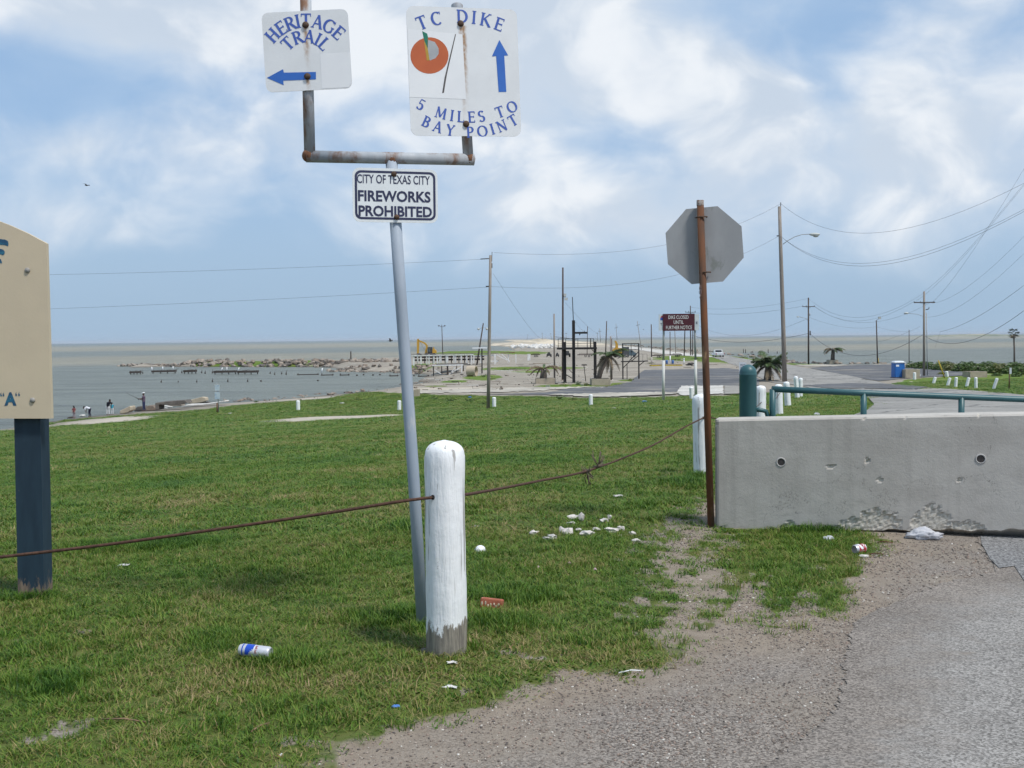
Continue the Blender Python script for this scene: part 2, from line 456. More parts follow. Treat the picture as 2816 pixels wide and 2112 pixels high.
zc = np.column_stack([np.append(gm, 0), np.append(pal, 0), np.append(sandy, 0), np.ones(len(gm) + 1)]).astype(np.float32)
za.data.foreach_set('color', zc.ravel())
m = bpy.data.materials.new('ground_soil'); m.use_nodes = True; t = m.node_tree; q = NG(t); p = t.nodes['Principled BSDF']
at_ = q('ShaderNodeAttribute', out=0, attribute_name='zone')
sp = t.nodes.new('ShaderNodeSeparateColor'); t.links.new(at_, sp.inputs[0])
pos = q('ShaderNodeNewGeometry', out=0)
sxy = t.nodes.new('ShaderNodeSeparateXYZ'); t.links.new(pos, sxy.inputs[0])
farf = q.ramp(sxy.outputs[1], 16.0, 60.0)
nb = q.noise(pos, 0.9, 5.0, 0.6); nf = q.noise(pos, 95.0, 2.0, 0.7); nm = q.noise(pos, 9.0, 4.0, 0.6)
vc = q('ShaderNodeTexVoronoi', {'Vector': pos, 'Scale': 120.0}, out=1)
sv = t.nodes.new('ShaderNodeSeparateColor'); t.links.new(vc, sv.inputs[0])
grav = q.mix(sv.outputs[0], (0.105, 0.090, 0.078), (0.35, 0.31, 0.27))
sandn = q.mix(q.ramp(nm, 0.3, 0.7), (0.235, 0.20, 0.16), (0.29, 0.25, 0.205))
near = q.mix(q.ramp(nb, 0.44, 0.66, 0.0, 0.8), grav, sandn)
st_ = q.noise(q.scale(pos, (0.03, 0.16, 0.2)), 3.0, 8.0, 0.62)
fsand = q.mix(q.ramp(st_, 0.35, 0.66), (0.235, 0.207, 0.168), (0.345, 0.305, 0.25))
fsand = q.mix(q.ramp(q.noise(q.scale(pos, (0.10, 0.5, .4)), 1.6, 6.0, 0.7), 0.58, 0.67), fsand, (0.14, 0.125, 0.11))
fsand = q.mix(q.ramp(q.noise(q.scale(pos, (0.08, 0.5, .4)), 2.1, 6.0, 0.7), 0.57, 0.65), fsand, (0.56, 0.51, 0.43))
soil = q.mix(farf, near, fsand)
soil = q.mix(sp.outputs[1], soil, q.mix(q.ramp(nm, 0.3, 0.7), (0.52, 0.46, 0.38), (0.40, 0.35, 0.28)))
near_d = q.mix(q.ramp(nm, .3, .7), (0.235, 0.19, 0.145), (0.30, 0.25, 0.195))
soil = q.mix(q.m('MULTIPLY', q.m('MULTIPLY', sp.outputs[2], q.m('SUBTRACT', 1.0, farf)), q.ramp(nf, .3, .6, .7, 1.0)), soil, near_d)
soil = q.mix(q.m('MULTIPLY', q.m('MULTIPLY', sp.outputs[2], farf), 0.85), soil, q.mix(q.ramp(q.noise(q.scale(pos, (.02, .008, .1)), 2.0, 6.0, 0.65), .42, .62), (0.66, 0.57, 0.43), (0.36, 0.31, 0.235)))
gn = q.noise(pos, 0.35, 8.0, 0.6)
gcol = q.mix(q.ramp(gn, 0.35, 0.65), (0.086, 0.160, 0.019), (0.145, 0.182, 0.034))
gcol = q.mix(q.ramp(q.noise(q.scale(pos, (.35, 1.0, 1)), 1.3, 8.0, .7), 0.5, .75), gcol, (0.16, 0.14, 0.058))
gcol = q.mix(q.m('MULTIPLY', q.m('SUBTRACT', 1.0, farf), 0.5), gcol, q.mix(q.ramp(nm, .35, .65), (0.12, 0.095, 0.05), (0.035, 0.05, 0.014)))
gfac = q.ramp(q.m('ADD', sp.outputs[0], q.m('MULTIPLY', q.m('SUBTRACT', q.noise(q.scale(pos, (1, 1, 1)), 2.5, 7.0, 0.65), 0.5), 0.9)), 0.36, 0.62)
col = q.mix(gfac, soil, gcol)
wet = q.ramp(sxy.outputs[2], SEA - 0.05, SEA + 0.35, 0.45, 1.0)
col = q.mix(1.0, col, q('ShaderNodeCombineColor', {0: wet, 1: wet, 2: wet}), 'MULTIPLY')
t.links.new(col, p.inputs['Base Color']); p.inputs['Roughness'].default_value = 0.95; p.inputs['Specular IOR Level'].default_value = 0.15
bh = q.m('ADD', q.m('MULTIPLY', nf, 0.35), q.m('MULTIPLY', nm, 0.6))
bp = t.nodes.new('ShaderNodeBump'); bp.inputs['Distance'].default_value = 0.03; bp.inputs['Strength'].default_value = 0.9
t.links.new(bh, bp.inputs['Height']); t.links.new(bp.outputs[0], p.inputs['Normal'])
gme.materials.append(m)
ground = bpy.data.objects.new('ground', gme); COL.objects.link(ground); tag(ground, 'grassy bank, sand and gravel ground running out along the dike', kind='structure')

# ------------------------------------------------------------------ sea
sa = np.radians(np.linspace(0, 360, 97)[:-1]); srr = np.concatenate([[40], np.geomspace(60, 45000, 60)])
A2, R2 = np.meshgrid(sa, srr); sv = np.column_stack([(np.sin(A2) * R2).ravel(), (np.cos(A2) * R2).ravel(), np.full(A2.size, SEA)])
n2_, k2_ = len(sa), len(srr); i, j = np.meshgrid(np.arange(k2_ - 1), np.arange(n2_), indexing='ij'); j2 = (j + 1) % n2_
sme = arr_mesh('sea', sv, np.stack([i * n2_ + j, i * n2_ + j2, (i + 1) * n2_ + j2, (i + 1) * n2_ + j], -1).reshape(-1, 4)[:, ::-1])
m = bpy.data.materials.new('sea_water'); m.use_nodes = True; t = m.node_tree; q = NG(t); p = t.nodes['Principled BSDF']
pos = q('ShaderNodeNewGeometry', out=0); sxy = t.nodes.new('ShaderNodeSeparateXYZ'); t.links.new(pos, sxy.inputs[0])
qq = q.m('SUBTRACT', sxy.outputs[1], q.m('MULTIPLY', sxy.outputs[0], 0.55))
wn = q.noise(q.scale(pos, (0.0016, 0.006, 0.0)), 1.0, 5.0, 0.55)
qw = q.m('MULTIPLY', qq, q.m('ADD', 0.82, q.m('MULTIPLY', wn, 0.36)))
lg = q.m('DIVIDE', q.m('LOGARITHM', q.m('MAXIMUM', qw, 10.0), 10.0), 5.0)
def lp(v): return math.log10(v) / 5
GR = (0.195, 0.212, 0.185); TN = (0.300, 0.276, 0.205); DK = (0.145, 0.178, 0.185)
wc = q.cramp(lg, [(lp(100), GR), (lp(330), GR), (lp(390), TN), (lp(520), TN), (lp(600), GR), (lp(880), GR), (lp(1000), TN), (lp(1700), TN), (lp(2600), GR), (lp(5000), DK), (lp(60000), (0.15, 0.19, 0.205))])  # bands of silt and of cloud shadow, both put into the water colour
rip = q.noise(q.scale(pos, (0.04, 0.15, 0.1)), 1.0, 7.0, 0.78)
rip2 = q.noise(q.scale(pos, (0.32, 1.3, 0.1)), 1.0, 6.0, 0.65)
wc = q.mix(q.m('MULTIPLY', q.ramp(rip, 0.44, 0.60), 0.75), wc, q.mix(0.65, wc, (0.075, 0.085, 0.08)))
cap = q.noise(q.scale(pos, (0.055, 0.16, 0.1)), 1.0, 7.0, 0.72)
capm = q.m('MULTIPLY', q.ramp(cap, 0.685, 0.72), q.ramp(sxy.outputs[1], 190.0, 420.0))
wc = q.mix(capm, wc, (0.75, 0.76, 0.74))
t.links.new(wc, p.inputs['Base Color']); p.inputs['Roughness'].default_value = 0.38; p.inputs['IOR'].default_value = 1.33
p.inputs['Specular IOR Level'].default_value = 0.16
bp = t.nodes.new('ShaderNodeBump'); bp.inputs['Distance'].default_value = 1.5; bp.inputs['Strength'].default_value = 1.0
t.links.new(q.m('ADD', rip, q.m('MULTIPLY', rip2, 0.35)), bp.inputs['Height']); t.links.new(bp.outputs[0], p.inputs['Normal'])
sme.materials.append(m)
sea = bpy.data.objects.new('sea', sme); COL.objects.link(sea); tag(sea, 'choppy grey green bay water with tan silt bands', kind='structure')

# ------------------------------------------------------------------ sheets: parking lots, road, slabs
def sheet(name, pts, mat, off, label, jit=1.0, step=12.0, grid=2, world_pts=None, maxlen=None):
    wp = []
    if pts:
        n = len(pts); closed = world_pts is None
        for a in range(n if closed else n - 1):
            (x0, y0), (x1, y1) = pts[a], pts[(a + 1) % n]
            L = math.hypot(x1 - x0, (y1 - y0) * 2.5); k = max(1, int(L / step))
            for b in range(k):
                u = b / k; px = x0 + (x1 - x0) * u + random.uniform(-1, 1) * jit * 1.6; py = y0 + (y1 - y0) * u + random.uniform(-1, 1) * jit * 0.5
                P = gp(px, py); wp.append((P.x, P.y))
        if not closed:
            P = gp(*pts[-1]); wp.append((P.x, P.y))
    wp += list(world_pts or [])
    bm = bmesh.new()
    vs = [bm.verts.new((x, y, 0)) for x, y in wp]
    ed = [bm.edges.new((vs[a], vs[(a + 1) % len(vs)])) for a in range(len(vs))]
    bmesh.ops.triangle_fill(bm, use_beauty=True, use_dissolve=False, edges=ed, normal=(0, 0, 1))
    for _ in range(grid):
        lim = maxlen or 1e9
        es = [e for e in bm.edges if e.calc_length() > (maxlen or 0)]
        if not es: break
        bmesh.ops.subdivide_edges(bm, edges=es, cuts=1, use_grid_fill=True)
    bmesh.ops.triangulate(bm, faces=bm.faces)
    xs = np.array([v.co.x for v in bm.verts]); ys = np.array([v.co.y for v in bm.verts]); zs = Hs(xs, ys) + off
    for v, z in zip(bm.verts, zs): v.co.z = z
    for f in bm.faces:
        f.smooth = True
        if f.normal.z < 0: f.normal_flip()
    bm.normal_update()
    me = bpy.data.meshes.new(name); bm.to_mesh(me); bm.free(); me.materials.append(mat)
    if name == 'asphalt_apron':
        a_ = me.attributes.new('edge', 'FLOAT', 'POINT'); a_.data.foreach_set('value', np.abs(sdist(xs, ys, wp)).astype(np.float32))
    o = bpy.data.objects.new(name, me); COL.objects.link(o)
    return tag(o, label, kind='structure')

def paving(name, c1, c2, sandc, sand_amt, fine=90.0, crack=None, streak=(0.05, 0.25, 0.2), worn_edge=False):
    m = bpy.data.materials.new(name); m.use_nodes = True; t = m.node_tree; q = NG(t); p = t.nodes['Principled BSDF']
    pos = q('ShaderNodeNewGeometry', out=0)
    if fine > 60:
        vc = q('ShaderNodeTexVoronoi', {'Vector': pos, 'Scale': fine}, out=1); sv = t.nodes.new('ShaderNodeSeparateColor'); t.links.new(vc, sv.inputs[0]); fac_ = sv.outputs[0]
    else:
        fac_ = q.ramp(q.noise(pos, fine, 4.0, 0.7), 0.3, 0.7)
    c = q.mix(fac_, c1, c2)
    c = q.mix(q.ramp(q.noise(q.scale(pos, streak), 2.0, 8.0, 0.68), 0.66 - sand_amt, 0.78 - sand_amt * .6), c, sandc)
    if worn_edge:
        ea = q('ShaderNodeAttribute', out=2, attribute_name='edge'); gv = q('ShaderNodeTexVoronoi', {'Vector': pos, 'Scale': 120.0}, out=1); sg = t.nodes.new('ShaderNodeSeparateColor'); t.links.new(gv, sg.inputs[0])
        gcl = q.mix(sg.outputs[0], (0.105, 0.090, 0.078), (0.35, 0.31, 0.27))
        c = q.mix(q.ramp(q.m('ADD', ea, q.m('MULTIPLY', q.m('SUBTRACT', q.noise(pos, 5.0, 6.0, .7), .5), .9)), 0.05, 0.62, 1.0, 0.0), c, gcl)
        c = q.mix(q.ramp(q.noise(pos, 1.1, 6.0, .65), .60, .72, 0.0, .7), c, (.19, .165, .14))
    big = q.ramp(q.noise(pos, 0.8 if worn_edge else 0.25, 5.0, .6), .3, .7, 0.82, 1.12)
    c = q.mix(1.0, c, q('ShaderNodeCombineColor', {0: big, 1: big, 2: big}), 'MULTIPLY')
    if crack:
        vo = q('ShaderNodeTexVoronoi', {'Vector': q.vm('ADD', pos, q.vm('SCALE', q.noise(pos, 1.5, 5.0, .6, out=1))), 'Scale': crack}, out=0, feature='DISTANCE_TO_EDGE')
        c = q.mix(q.ramp(vo, 0.004, 0.02, 0.75, 0.0), c, (0.05, 0.05, 0.05))
    t.links.new(c, p.inputs['Base Color']); p.inputs['Roughness'].default_value = 0.92; p.inputs['Specular IOR Level'].default_value = 0.2
    bp = t.nodes.new('ShaderNodeBump'); bp.inputs['Distance'].default_value = 0.006
    t.links.new(q.noise(pos, fine, 4.0, .75), bp.inputs['Height']); t.links.new(bp.outputs[0], p.inputs['Normal'])
    return m
SANDC = (0.40, 0.35, 0.28)
M_LOT = paving('dark_asphalt', (0.10, 0.102, 0.108), (0.14, 0.142, 0.148), (0.30, 0.27, 0.225), 0.15, 3.0)
M_ROAD = paving('pale_road_asphalt', (0.245, 0.235, 0.215), (0.315, 0.30, 0.275), (0.40, 0.365, 0.31), 0.06, 5.0, crack=0.28)
M_SLAB = paving('pale_concrete', (0.48, 0.46, 0.42), (0.56, 0.53, 0.48), (0.32, 0.28, 0.22), 0.10, 4.0)
M_SLAB2 = paving('grey_concrete', (0.27, 0.255, 0.225), (0.32, 0.30, 0.27), SANDC, 0.02, 4.0)
M_SHELL = paving('crushed_shell', (0.56, 0.51, 0.43), (0.46, 0.42, 0.35), (0.15, 0.14, 0.125), 0.22, 2.0, streak=(0.10, 0.6, .3))
M_APRON = paving('worn_apron_asphalt', (0.125, 0.117, 0.107), (0.40, 0.378, 0.35), (0.24, 0.205, 0.17), 0.10, 118.0, streak=(.8, 1.6, 1), worn_edge=True)
M_APRON2 = paving('newer_apron_asphalt', (0.08, 0.08, 0.08), (0.34, 0.335, 0.33), (0.20, 0.19, 0.17), 0.0, 85.0)

sheet('parking_lot', [(1330, 1086), (1507, 1080), (1568, 1069), (1678, 1063), (1735, 1050), (1759, 1028), (1775, 1018), (2000, 1013), (2040, 1018), (2088, 1042),
                      (2088, 1061), (1990, 1061.5), (1880, 1062), (1862, 1078), (1830, 1087), (1650, 1090), (1500, 1086.5)], M_LOT, 0.045, 'dark asphalt parking lot below the grassy bank', grid=2)
sheet('parking_lot', [(2225, 1012), (2345, 1004), (2470, 1002.5), (2530, 1014), (2640, 1020), (2668, 1033), (2560, 1037), (2478, 1043), (2415, 1049)], M_LOT, 0.045, 'dark asphalt lot by the blue portable toilet', grid=2)
sheet('road', [(1954, 981.5), (1998, 978), (2075, 992), (2184, 1006.5), (2330, 1032), (2437, 1056), (2560, 1067.5), (2700, 1078), (2816, 1088.5), (3250, 1125)], M_ROAD, 0.04, 'pale asphalt road running down behind the pipe gate to the dike',
      world_pts=[(40, 25), (20, 8.5), (3.5, 9.85), (3.55, 12.5), (3.9, 15.5)] + [tuple(gp(a, b))[:2] for a, b in [(2386, 1130), (2404, 1114), (2376, 1085.5), (2290, 1075), (2207, 1062), (2120, 1052), (2092, 1040), (2040, 1012)]], grid=5, maxlen=3.0)
sheet('road_patch', [(2207, 1061.5), (2330, 1055), (2440, 1057.5), (2550, 1067), (2520, 1073), (2380, 1070), (2290, 1070)], M_LOT, 0.075, 'dark asphalt patch across the pale road', grid=3)
sheet('road', [(1668, 951), (1740, 954), (1800, 961), (1870, 970), (1956, 979), (1962, 983), (1900, 980), (1830, 974), (1760, 963), (1680, 955)], M_SLAB, 0.06, 'pale shell road leading away along the dike', grid=2)
sheet('concrete_slab', [(1874, 1063), (1990, 1062), (1990, 1085), (1950, 1087), (1875, 1090), (1862, 1081)], M_SLAB, 0.085, 'broken pale concrete slab at the edge of the parking lot', grid=2, jit=1.6, step=7)
sheet('concrete_slab', [(1992, 1062), (2050, 1063), (2106, 1064), (2104, 1081), (2050, 1085), (1992, 1086)], M_SLAB2, 0.085, 'grey concrete slab beside the pale one', grid=2, jit=0.3)
sheet('shell_strip', [(1130, 1077), (1250, 1072), (1344, 1070), (1500, 1066.5), (1640, 1064), (1570, 1069), (1500, 1075), (1430, 1078), (1340, 1080), (1250, 1081), (1160, 1083)], M_SHELL, 0.06, 'pale crushed shell strip in front of the planters', jit=2.2, step=8)
sheet('shell_strip', [(1500, 1087), (1650, 1083), (1740, 1081), (1830, 1081), (1870, 1080), (1862, 1086), (1780, 1090), (1650, 1094)], M_SHELL, 0.09, 'broken shell strip along the lot edge by the closed sign', jit=2.2, step=8)
sheet('shell_strip', [(2184, 1003), (2290, 1004), (2345, 1002), (2300, 1008), (2200, 1007.5)], M_SHELL, 0.05, 'pale shell verge by the far shoreline rocks', jit=1.2, step=8)
apron = [(2690, 1478), (2692, 1500), (2725, 1545), (2742, 1572), (2690, 1588), (2600, 1602), (2501, 1645), (2430, 1672), (2355, 1709), (2340, 1745), (2333, 1786), (2318, 1825), (2325, 1863), (2310, 1920), (2286, 1971), (2215, 2030), (2115, 2108), (2030, 2200)]
sheet('asphalt_apron', apron, M_APRON, 0.006, 'worn pale asphalt apron in the near right corner', jit=7.0, step=9, world_pts=[tuple(gp(2000, 2500))[:2], (12, 1.5), (12, 7.0), (5.0, 8.05)], grid=6, maxlen=.16)
sheet('asphalt_apron', [(2694, 1478), (2720, 1476), (2816, 1472), (2900, 1468)], M_APRON2, 0.011, 'darker cracked asphalt piece under the barrier', jit=1.5, step=14,
      world_pts=[(9, 7.4), (9, 5.6)] + [tuple(gp(a, b))[:2] for a, b in [(2950, 1640), (2816, 1600), (2790, 1560), (2748, 1566), (2722, 1540), (2700, 1500)]], grid=1)

# low island and far shore on the horizon
mb = MB()
def island(mb, px0, px1, Y, h):
    n = 40
    for row in range(2): pass
    vs = []; fs = []
    for a in range(n + 1):
        u = a / n; px = px0 + (px1 - px0) * u; x = at(px, 930, Y).x
        hh_ = h * (math.sin(math.pi * u) ** 0.5) * (0.65 + 0.35 * mnoise.noise((a * 0.35, 3.0, Y)))
        vs += [(x, Y - 120, SEA - 0.3), (x, Y, SEA + max(hh_, .1)), (x, Y + 150, SEA + max(hh_ * .8, .1)), (x, Y + 300, SEA - .3)]
    for a in range(n):
        for b in range(3): fs.append((a * 4 + b, a * 4 + b + 1, a * 4 + b + 5, a * 4 + b + 4))
    mb.add(vs, fs, True)
island(mb, 2600, 2790, 2400, 7.0)
o = mb.build('island', mk('island_sand', (0.36, 0.33, 0.25), (0.14, 0.17, 0.10), 0.02, stretch=(1, 1, 6))); tag(o, 'low sandy island on the right horizon', kind='structure')
mb = MB(); island(mb, -200, 900, 9000, 9.0)
o = mb.build('far_shore', mk('far_shore_haze', (0.30, 0.34, 0.36), (0.22, 0.27, 0.30), 0.01)); tag(o, 'faint far shore on the left horizon', kind='structure')

# ------------------------------------------------------------------ grass and gravel (uncountable: stuff)
def add_attr(me, name, arr, typ='FLOAT'):
    a = me.attributes.new(name, typ, 'POINT'); a.data.foreach_set('value', np.asarray(arr, np.float32))
def scatter(name, pts, sxy, sz, rotz, tint, idx, protos, label):
    me = bpy.data.meshes.new(name); me.vertices.add(len(pts)); me.vertices.foreach_set('co', np.asarray(pts, np.float32).ravel())
    add_attr(me, 'sxy', sxy); add_attr(me, 'sz', sz); add_attr(me, 'rotz', rotz); add_attr(me, 'tint', tint)
    a = me.attributes.new('idx', 'INT', 'POINT'); a.data.foreach_set('value', np.asarray(idx, np.int32))
    o = bpy.data.objects.new(name, me); COL.objects.link(o)
    ng = bpy.data.node_groups.new(name + '_scatter', 'GeometryNodeTree')
    ng.interface.new_socket('Geometry', in_out='INPUT', socket_type='NodeSocketGeometry'); ng.interface.new_socket('Geometry', in_out='OUTPUT', socket_type='NodeSocketGeometry')
    N = ng.nodes; L = ng.links
    gi = N.new('NodeGroupInput'); go = N.new('NodeGroupOutput'); iop = N.new('GeometryNodeInstanceOnPoints'); jn = N.new('GeometryNodeJoinGeometry')
    for po in reversed(protos):
        oi = N.new('GeometryNodeObjectInfo'); oi.inputs['Object'].default_value = po; oi.inputs['As Instance'].default_value = True
        L.new(oi.outputs['Geometry'], jn.inputs[0])
    def na_(nm, ty):
        n = N.new('GeometryNodeInputNamedAttribute'); n.data_type = ty; n.inputs[0].default_value = nm
        return n.outputs[0]
    m2p = N.new('GeometryNodeMeshToPoints'); L.new(gi.outputs[0], m2p.inputs[0])
    L.new(m2p.outputs[0], iop.inputs['Points']); L.new(jn.outputs[0], iop.inputs['Instance'])
    iop.inputs['Pick Instance'].default_value = True; L.new(na_('idx', 'INT'), iop.inputs['Instance Index'])
    cx = N.new('ShaderNodeCombineXYZ'); L.new(na_('rotz', 'FLOAT'), cx.inputs[2])
    e2r = N.new('FunctionNodeEulerToRotation'); L.new(cx.outputs[0], e2r.inputs[0]); L.new(e2r.outputs[0], iop.inputs['Rotation'])
    cs = N.new('ShaderNodeCombineXYZ'); sx_ = na_('sxy', 'FLOAT'); L.new(sx_, cs.inputs[0]); L.new(sx_, cs.inputs[1]); L.new(na_('sz', 'FLOAT'), cs.inputs[2]); L.new(cs.outputs[0], iop.inputs['Scale'])
    L.new(iop.outputs[0], go.inputs[0])
    md = o.modifiers.new('scatter', 'NODES'); md.node_group = ng
    return tag(o, label, kind='stuff')

m = bpy.data.materials.new('grass_blade'); m.use_nodes = True; t = m.node_tree; q = NG(t); p = t.nodes['Principled BSDF']
ti = q('ShaderNodeAttribute', out=2, attribute_name='tint', attribute_type='INSTANCER')
rn = q('ShaderNodeAttribute', out=2, attribute_name='rnd', attribute_type='GEOMETRY')
tt_ = q.m('ADD', ti, q.m('MULTIPLY', q.m('SUBTRACT', rn, 0.5), 0.75), clamp=True)
gc = q.cramp(tt_, [(0.0, (0.030, 0.085, 0.010)), (0.3, (0.080, 0.176, 0.016)), (0.55, (0.150, 0.232, 0.028)), (0.75, (0.24, 0.21, 0.065)), (1.0, (0.40, 0.30, 0.16))])
t.links.new(gc, p.inputs['Base Color']); p.inputs['Roughness'].default_value = 0.55; p.inputs['Specular IOR Level'].default_value = 0.3
tr = t.nodes.new('ShaderNodeBsdfTranslucent'); t.links.new(gc, tr.inputs[0]); mx = t.nodes.new('ShaderNodeMixShader'); mx.inputs[0].default_value = 0.25
t.links.new(p.outputs[0], mx.inputs[1]); t.links.new(tr.outputs[0], mx.inputs[2]); t.links.new(mx.outputs[0], t.nodes['Material Output'].inputs[0])
M_BLADE = m
def tuft(name, n, rad_, h0, h1, w, lean, seed):
    r = random.Random(seed); vs = []; fs = []; rnd = []
    for b in range(n):
        a = r.uniform(0, 6.283); d = rad_ * math.sqrt(r.random()); bx, by = d * math.cos(a), d * math.sin(a)
        h = r.uniform(h0, h1); az = r.uniform(0, 6.283); ln = r.uniform(0.2, lean) * h; ww = w * r.uniform(.6, 1.2)
        ca, sa_ = math.cos(az), math.sin(az); px_, py_ = -sa_ * ww / 2, ca * ww / 2
        o = len(vs); q_ = r.random()
        for (u, z, k) in ((0, 0, 1.0), (0.35, 0.6, 0.85)):
            cx, cy = bx + ca * ln * u, by + sa_ * ln * u
            vs += [(cx - px_ * k, cy - py_ * k, h * z - .004), (cx + px_ * k, cy + py_ * k, h * z - .004)]; rnd += [q_, q_]
        vs.append((bx + ca * ln, by + sa_ * ln, h * r.uniform(.75, 1.0))); rnd.append(q_)
        fs += [(o, o + 1, o + 3, o + 2), (o + 2, o + 3, o + 4)]
    me = bpy.data.meshes.new(name); me.from_pydata(vs, [], fs); add_attr(me, 'rnd', rnd); me.materials.append(M_BLADE)
    return bpy.data.objects.new(name, me)
PROT = [tuft('tuft', 20, 0.06, 0.014, 0.038, 0.0050, 2.0, 1), tuft('tuft', 18, 0.07, 0.012, 0.030, 0.0055, 2.8, 2), tuft('tuft', 20, 0.055, 0.02, 0.055, 0.0046, 1.5, 3), tuft('tuft', 16, 0.08, 0.008, 0.020, 0.006, 4.0, 4), tuft('tuft', 12, 0.08, 0.004, 0.011, 0.0045, 9.0, 5), tuft('tuft', 14, 0.05, 0.012, 0.022, 0.016, 1.2, 6)]
pts = []; S1 = []; S2 = []; TI = []; IX = []
for (y0, y1, dens, s1, s2) in [(3.0, 9.0, 620, 1.0, 1.0), (9.0, 18.0, 230, 1.6, 1.15), (18.0, 40.0, 60, 2.7, 1.4), (40.0, 105.0, 9, 6.0, 2.2)]:
    area = 0.52 * (y1 * y1 - y0 * y0) + 1.6 * (y1 - y0); n = int(area * dens)
    y = np.sqrt(RNG.uniform(y0 * y0, y1 * y1, n)); x = RNG.uniform(-1, 1, n) * (0.52 * y + 0.8)
    mkk, pl = grass_mask(x, y); keep = (RNG.random(n) < mkk ** 1.3) & (sdist(x, y, LANDPOLY) > 1.0)
    x, y = x[keep], y[keep]; n = len(x)
    tall = 0
    for e in TALL: tall = np.maximum(tall, np.clip(inell(x, y, e), 0, 1))
    dry = 0.37 + 0.22 * vnoise(x, y, 1.6, 11.0) + 0.13 * vnoise(x, y, 0.45, 12.0) + 0.10 * vnoise(x, y, 6.0, 13.0) - 0.22 * tall + 0.07 * np.clip((8 - y) / 3, 0, 1) + RNG.normal(0, 0.10, n)
    patch = np.clip(0.85 + 0.35 * vnoise(x, y, 0.8, 14.0), 0.45, 1.4) + 0.5 * tall
    pts.append(np.column_stack([x, y, Hs(x, y)])); S1.append(s1 * RNG.uniform(.8, 1.25, n)); S2.append(s2 * patch * RNG.uniform(.75, 1.25, n)); TI.append(np.clip(dry, 0, 1))
    ix = np.where(tall > 0.4, 2, RNG.integers(0, 4, n)); u_ = RNG.random(n); dead = u_ < np.clip(.10 + .14 * vnoise(x, y, .9, 41.0), .02, .35); weed = (u_ > .90) & (vnoise(x, y, 1.3, 43.0) > .15)
    ix = np.where(dead, 4, np.where(weed, 5, ix)); TI[-1] = np.where(dead, RNG.uniform(.75, 1.1, n), np.where(weed, RNG.uniform(.05, .35, n), TI[-1])); IX.append(ix)
pts = np.vstack(pts); n = len(pts)
scatter('grass', pts, np.concatenate(S1), np.concatenate(S2), RNG.uniform(0, 6.283, n), np.concatenate(TI), np.concatenate(IX), PROT, 'short green lawn grass with dry patches covering the bank')
print('grass tufts', n)

m = bpy.data.materials.new('pebble'); m.use_nodes = True; t = m.node_tree; q = NG(t); p = t.nodes['Principled BSDF']
ti = q('ShaderNodeAttribute', out=2, attribute_name='tint', attribute_type='INSTANCER')
gc = q.cramp(ti, [(0.0, (0.10, 0.085, 0.075)), (0.35, (0.19, 0.155, 0.13)), (0.6, (0.27, 0.225, 0.185)), (0.8, (0.27, 0.19, 0.15)), (0.95, (0.38, 0.34, 0.29)), (1.0, (0.66, 0.62, 0.56))])
t.links.new(gc, p.inputs['Base Color']); p.inputs['Roughness'].default_value = 0.9
def rockmesh(name, mat, seed, sub=1, amp=0.25, flat=0.6):
    bm = bmesh.new(); bmesh.ops.create_icosphere(bm, subdivisions=sub, radius=1.0)
    for v in bm.verts:
        k = 1 + amp * mnoise.noise(v.co * 1.3 + Vector((seed * 3.1, seed, 0))) + amp * .5 * mnoise.noise(v.co * 3.1 + Vector((seed, 0, seed * 2.0)))
        v.co = Vector((v.co.x * k, v.co.y * k * 0.8, v.co.z * k * flat))
    me = bpy.data.meshes.new(name); bm.to_mesh(me); bm.free()
    if mat: me.materials.append(mat)
    return me
PEB = [bpy.data.objects.new('pebble', rockmesh('pebble', m, s_, 1, .3)) for s_ in range(3)]
P_ = []; S_ = []
for (y0, y1, dens, lo_, hi_) in [(3.2, 6.5, 4200, .0026, .0075), (6.5, 10.5, 1500, .004, .010)]:
    n = int(0.55 * (y1 * y1 - y0 * y0) * dens); y = np.sqrt(RNG.uniform(y0 * y0, y1 * y1, n)); x = RNG.uniform(-0.3, 1, n) * (0.53 * y + .5)
    mkk, pl = grass_mask(x, y); dn = np.clip(0.55 + 0.75 * vnoise(x, y, 0.9, 21.0) + .3 * vnoise(x, y, .3, 22.0), 0.10, 1)
    apd = sdist(x, y, wpoly(apron + [(2000, 2500), (4500, 2500), (4500, 1480)]))
    dn = dn * np.where(apd > 0, 0.10 + .9 * np.exp(-np.maximum(apd, 0) / .16), 1.0)
    keep = (RNG.random(n) < dn) & (mkk < 0.45)
    x, y = x[keep], y[keep]; n = len(x); sz = lo_ + (hi_ - lo_) * RNG.random(n) ** 2.6
    P_.append(np.column_stack([x, y, Hs(x, y) + sz * .25])); S_.append(sz)
P_ = np.vstack(P_); S_ = np.concatenate(S_); n = len(P_)
scatter('gravel', P_, S_, S_, RNG.uniform(0, 6.28, n), RNG.random(n) ** 1.1, RNG.integers(0, 3, n), PEB, 'loose gravel and shell grit along the verge')
print('pebbles', n)

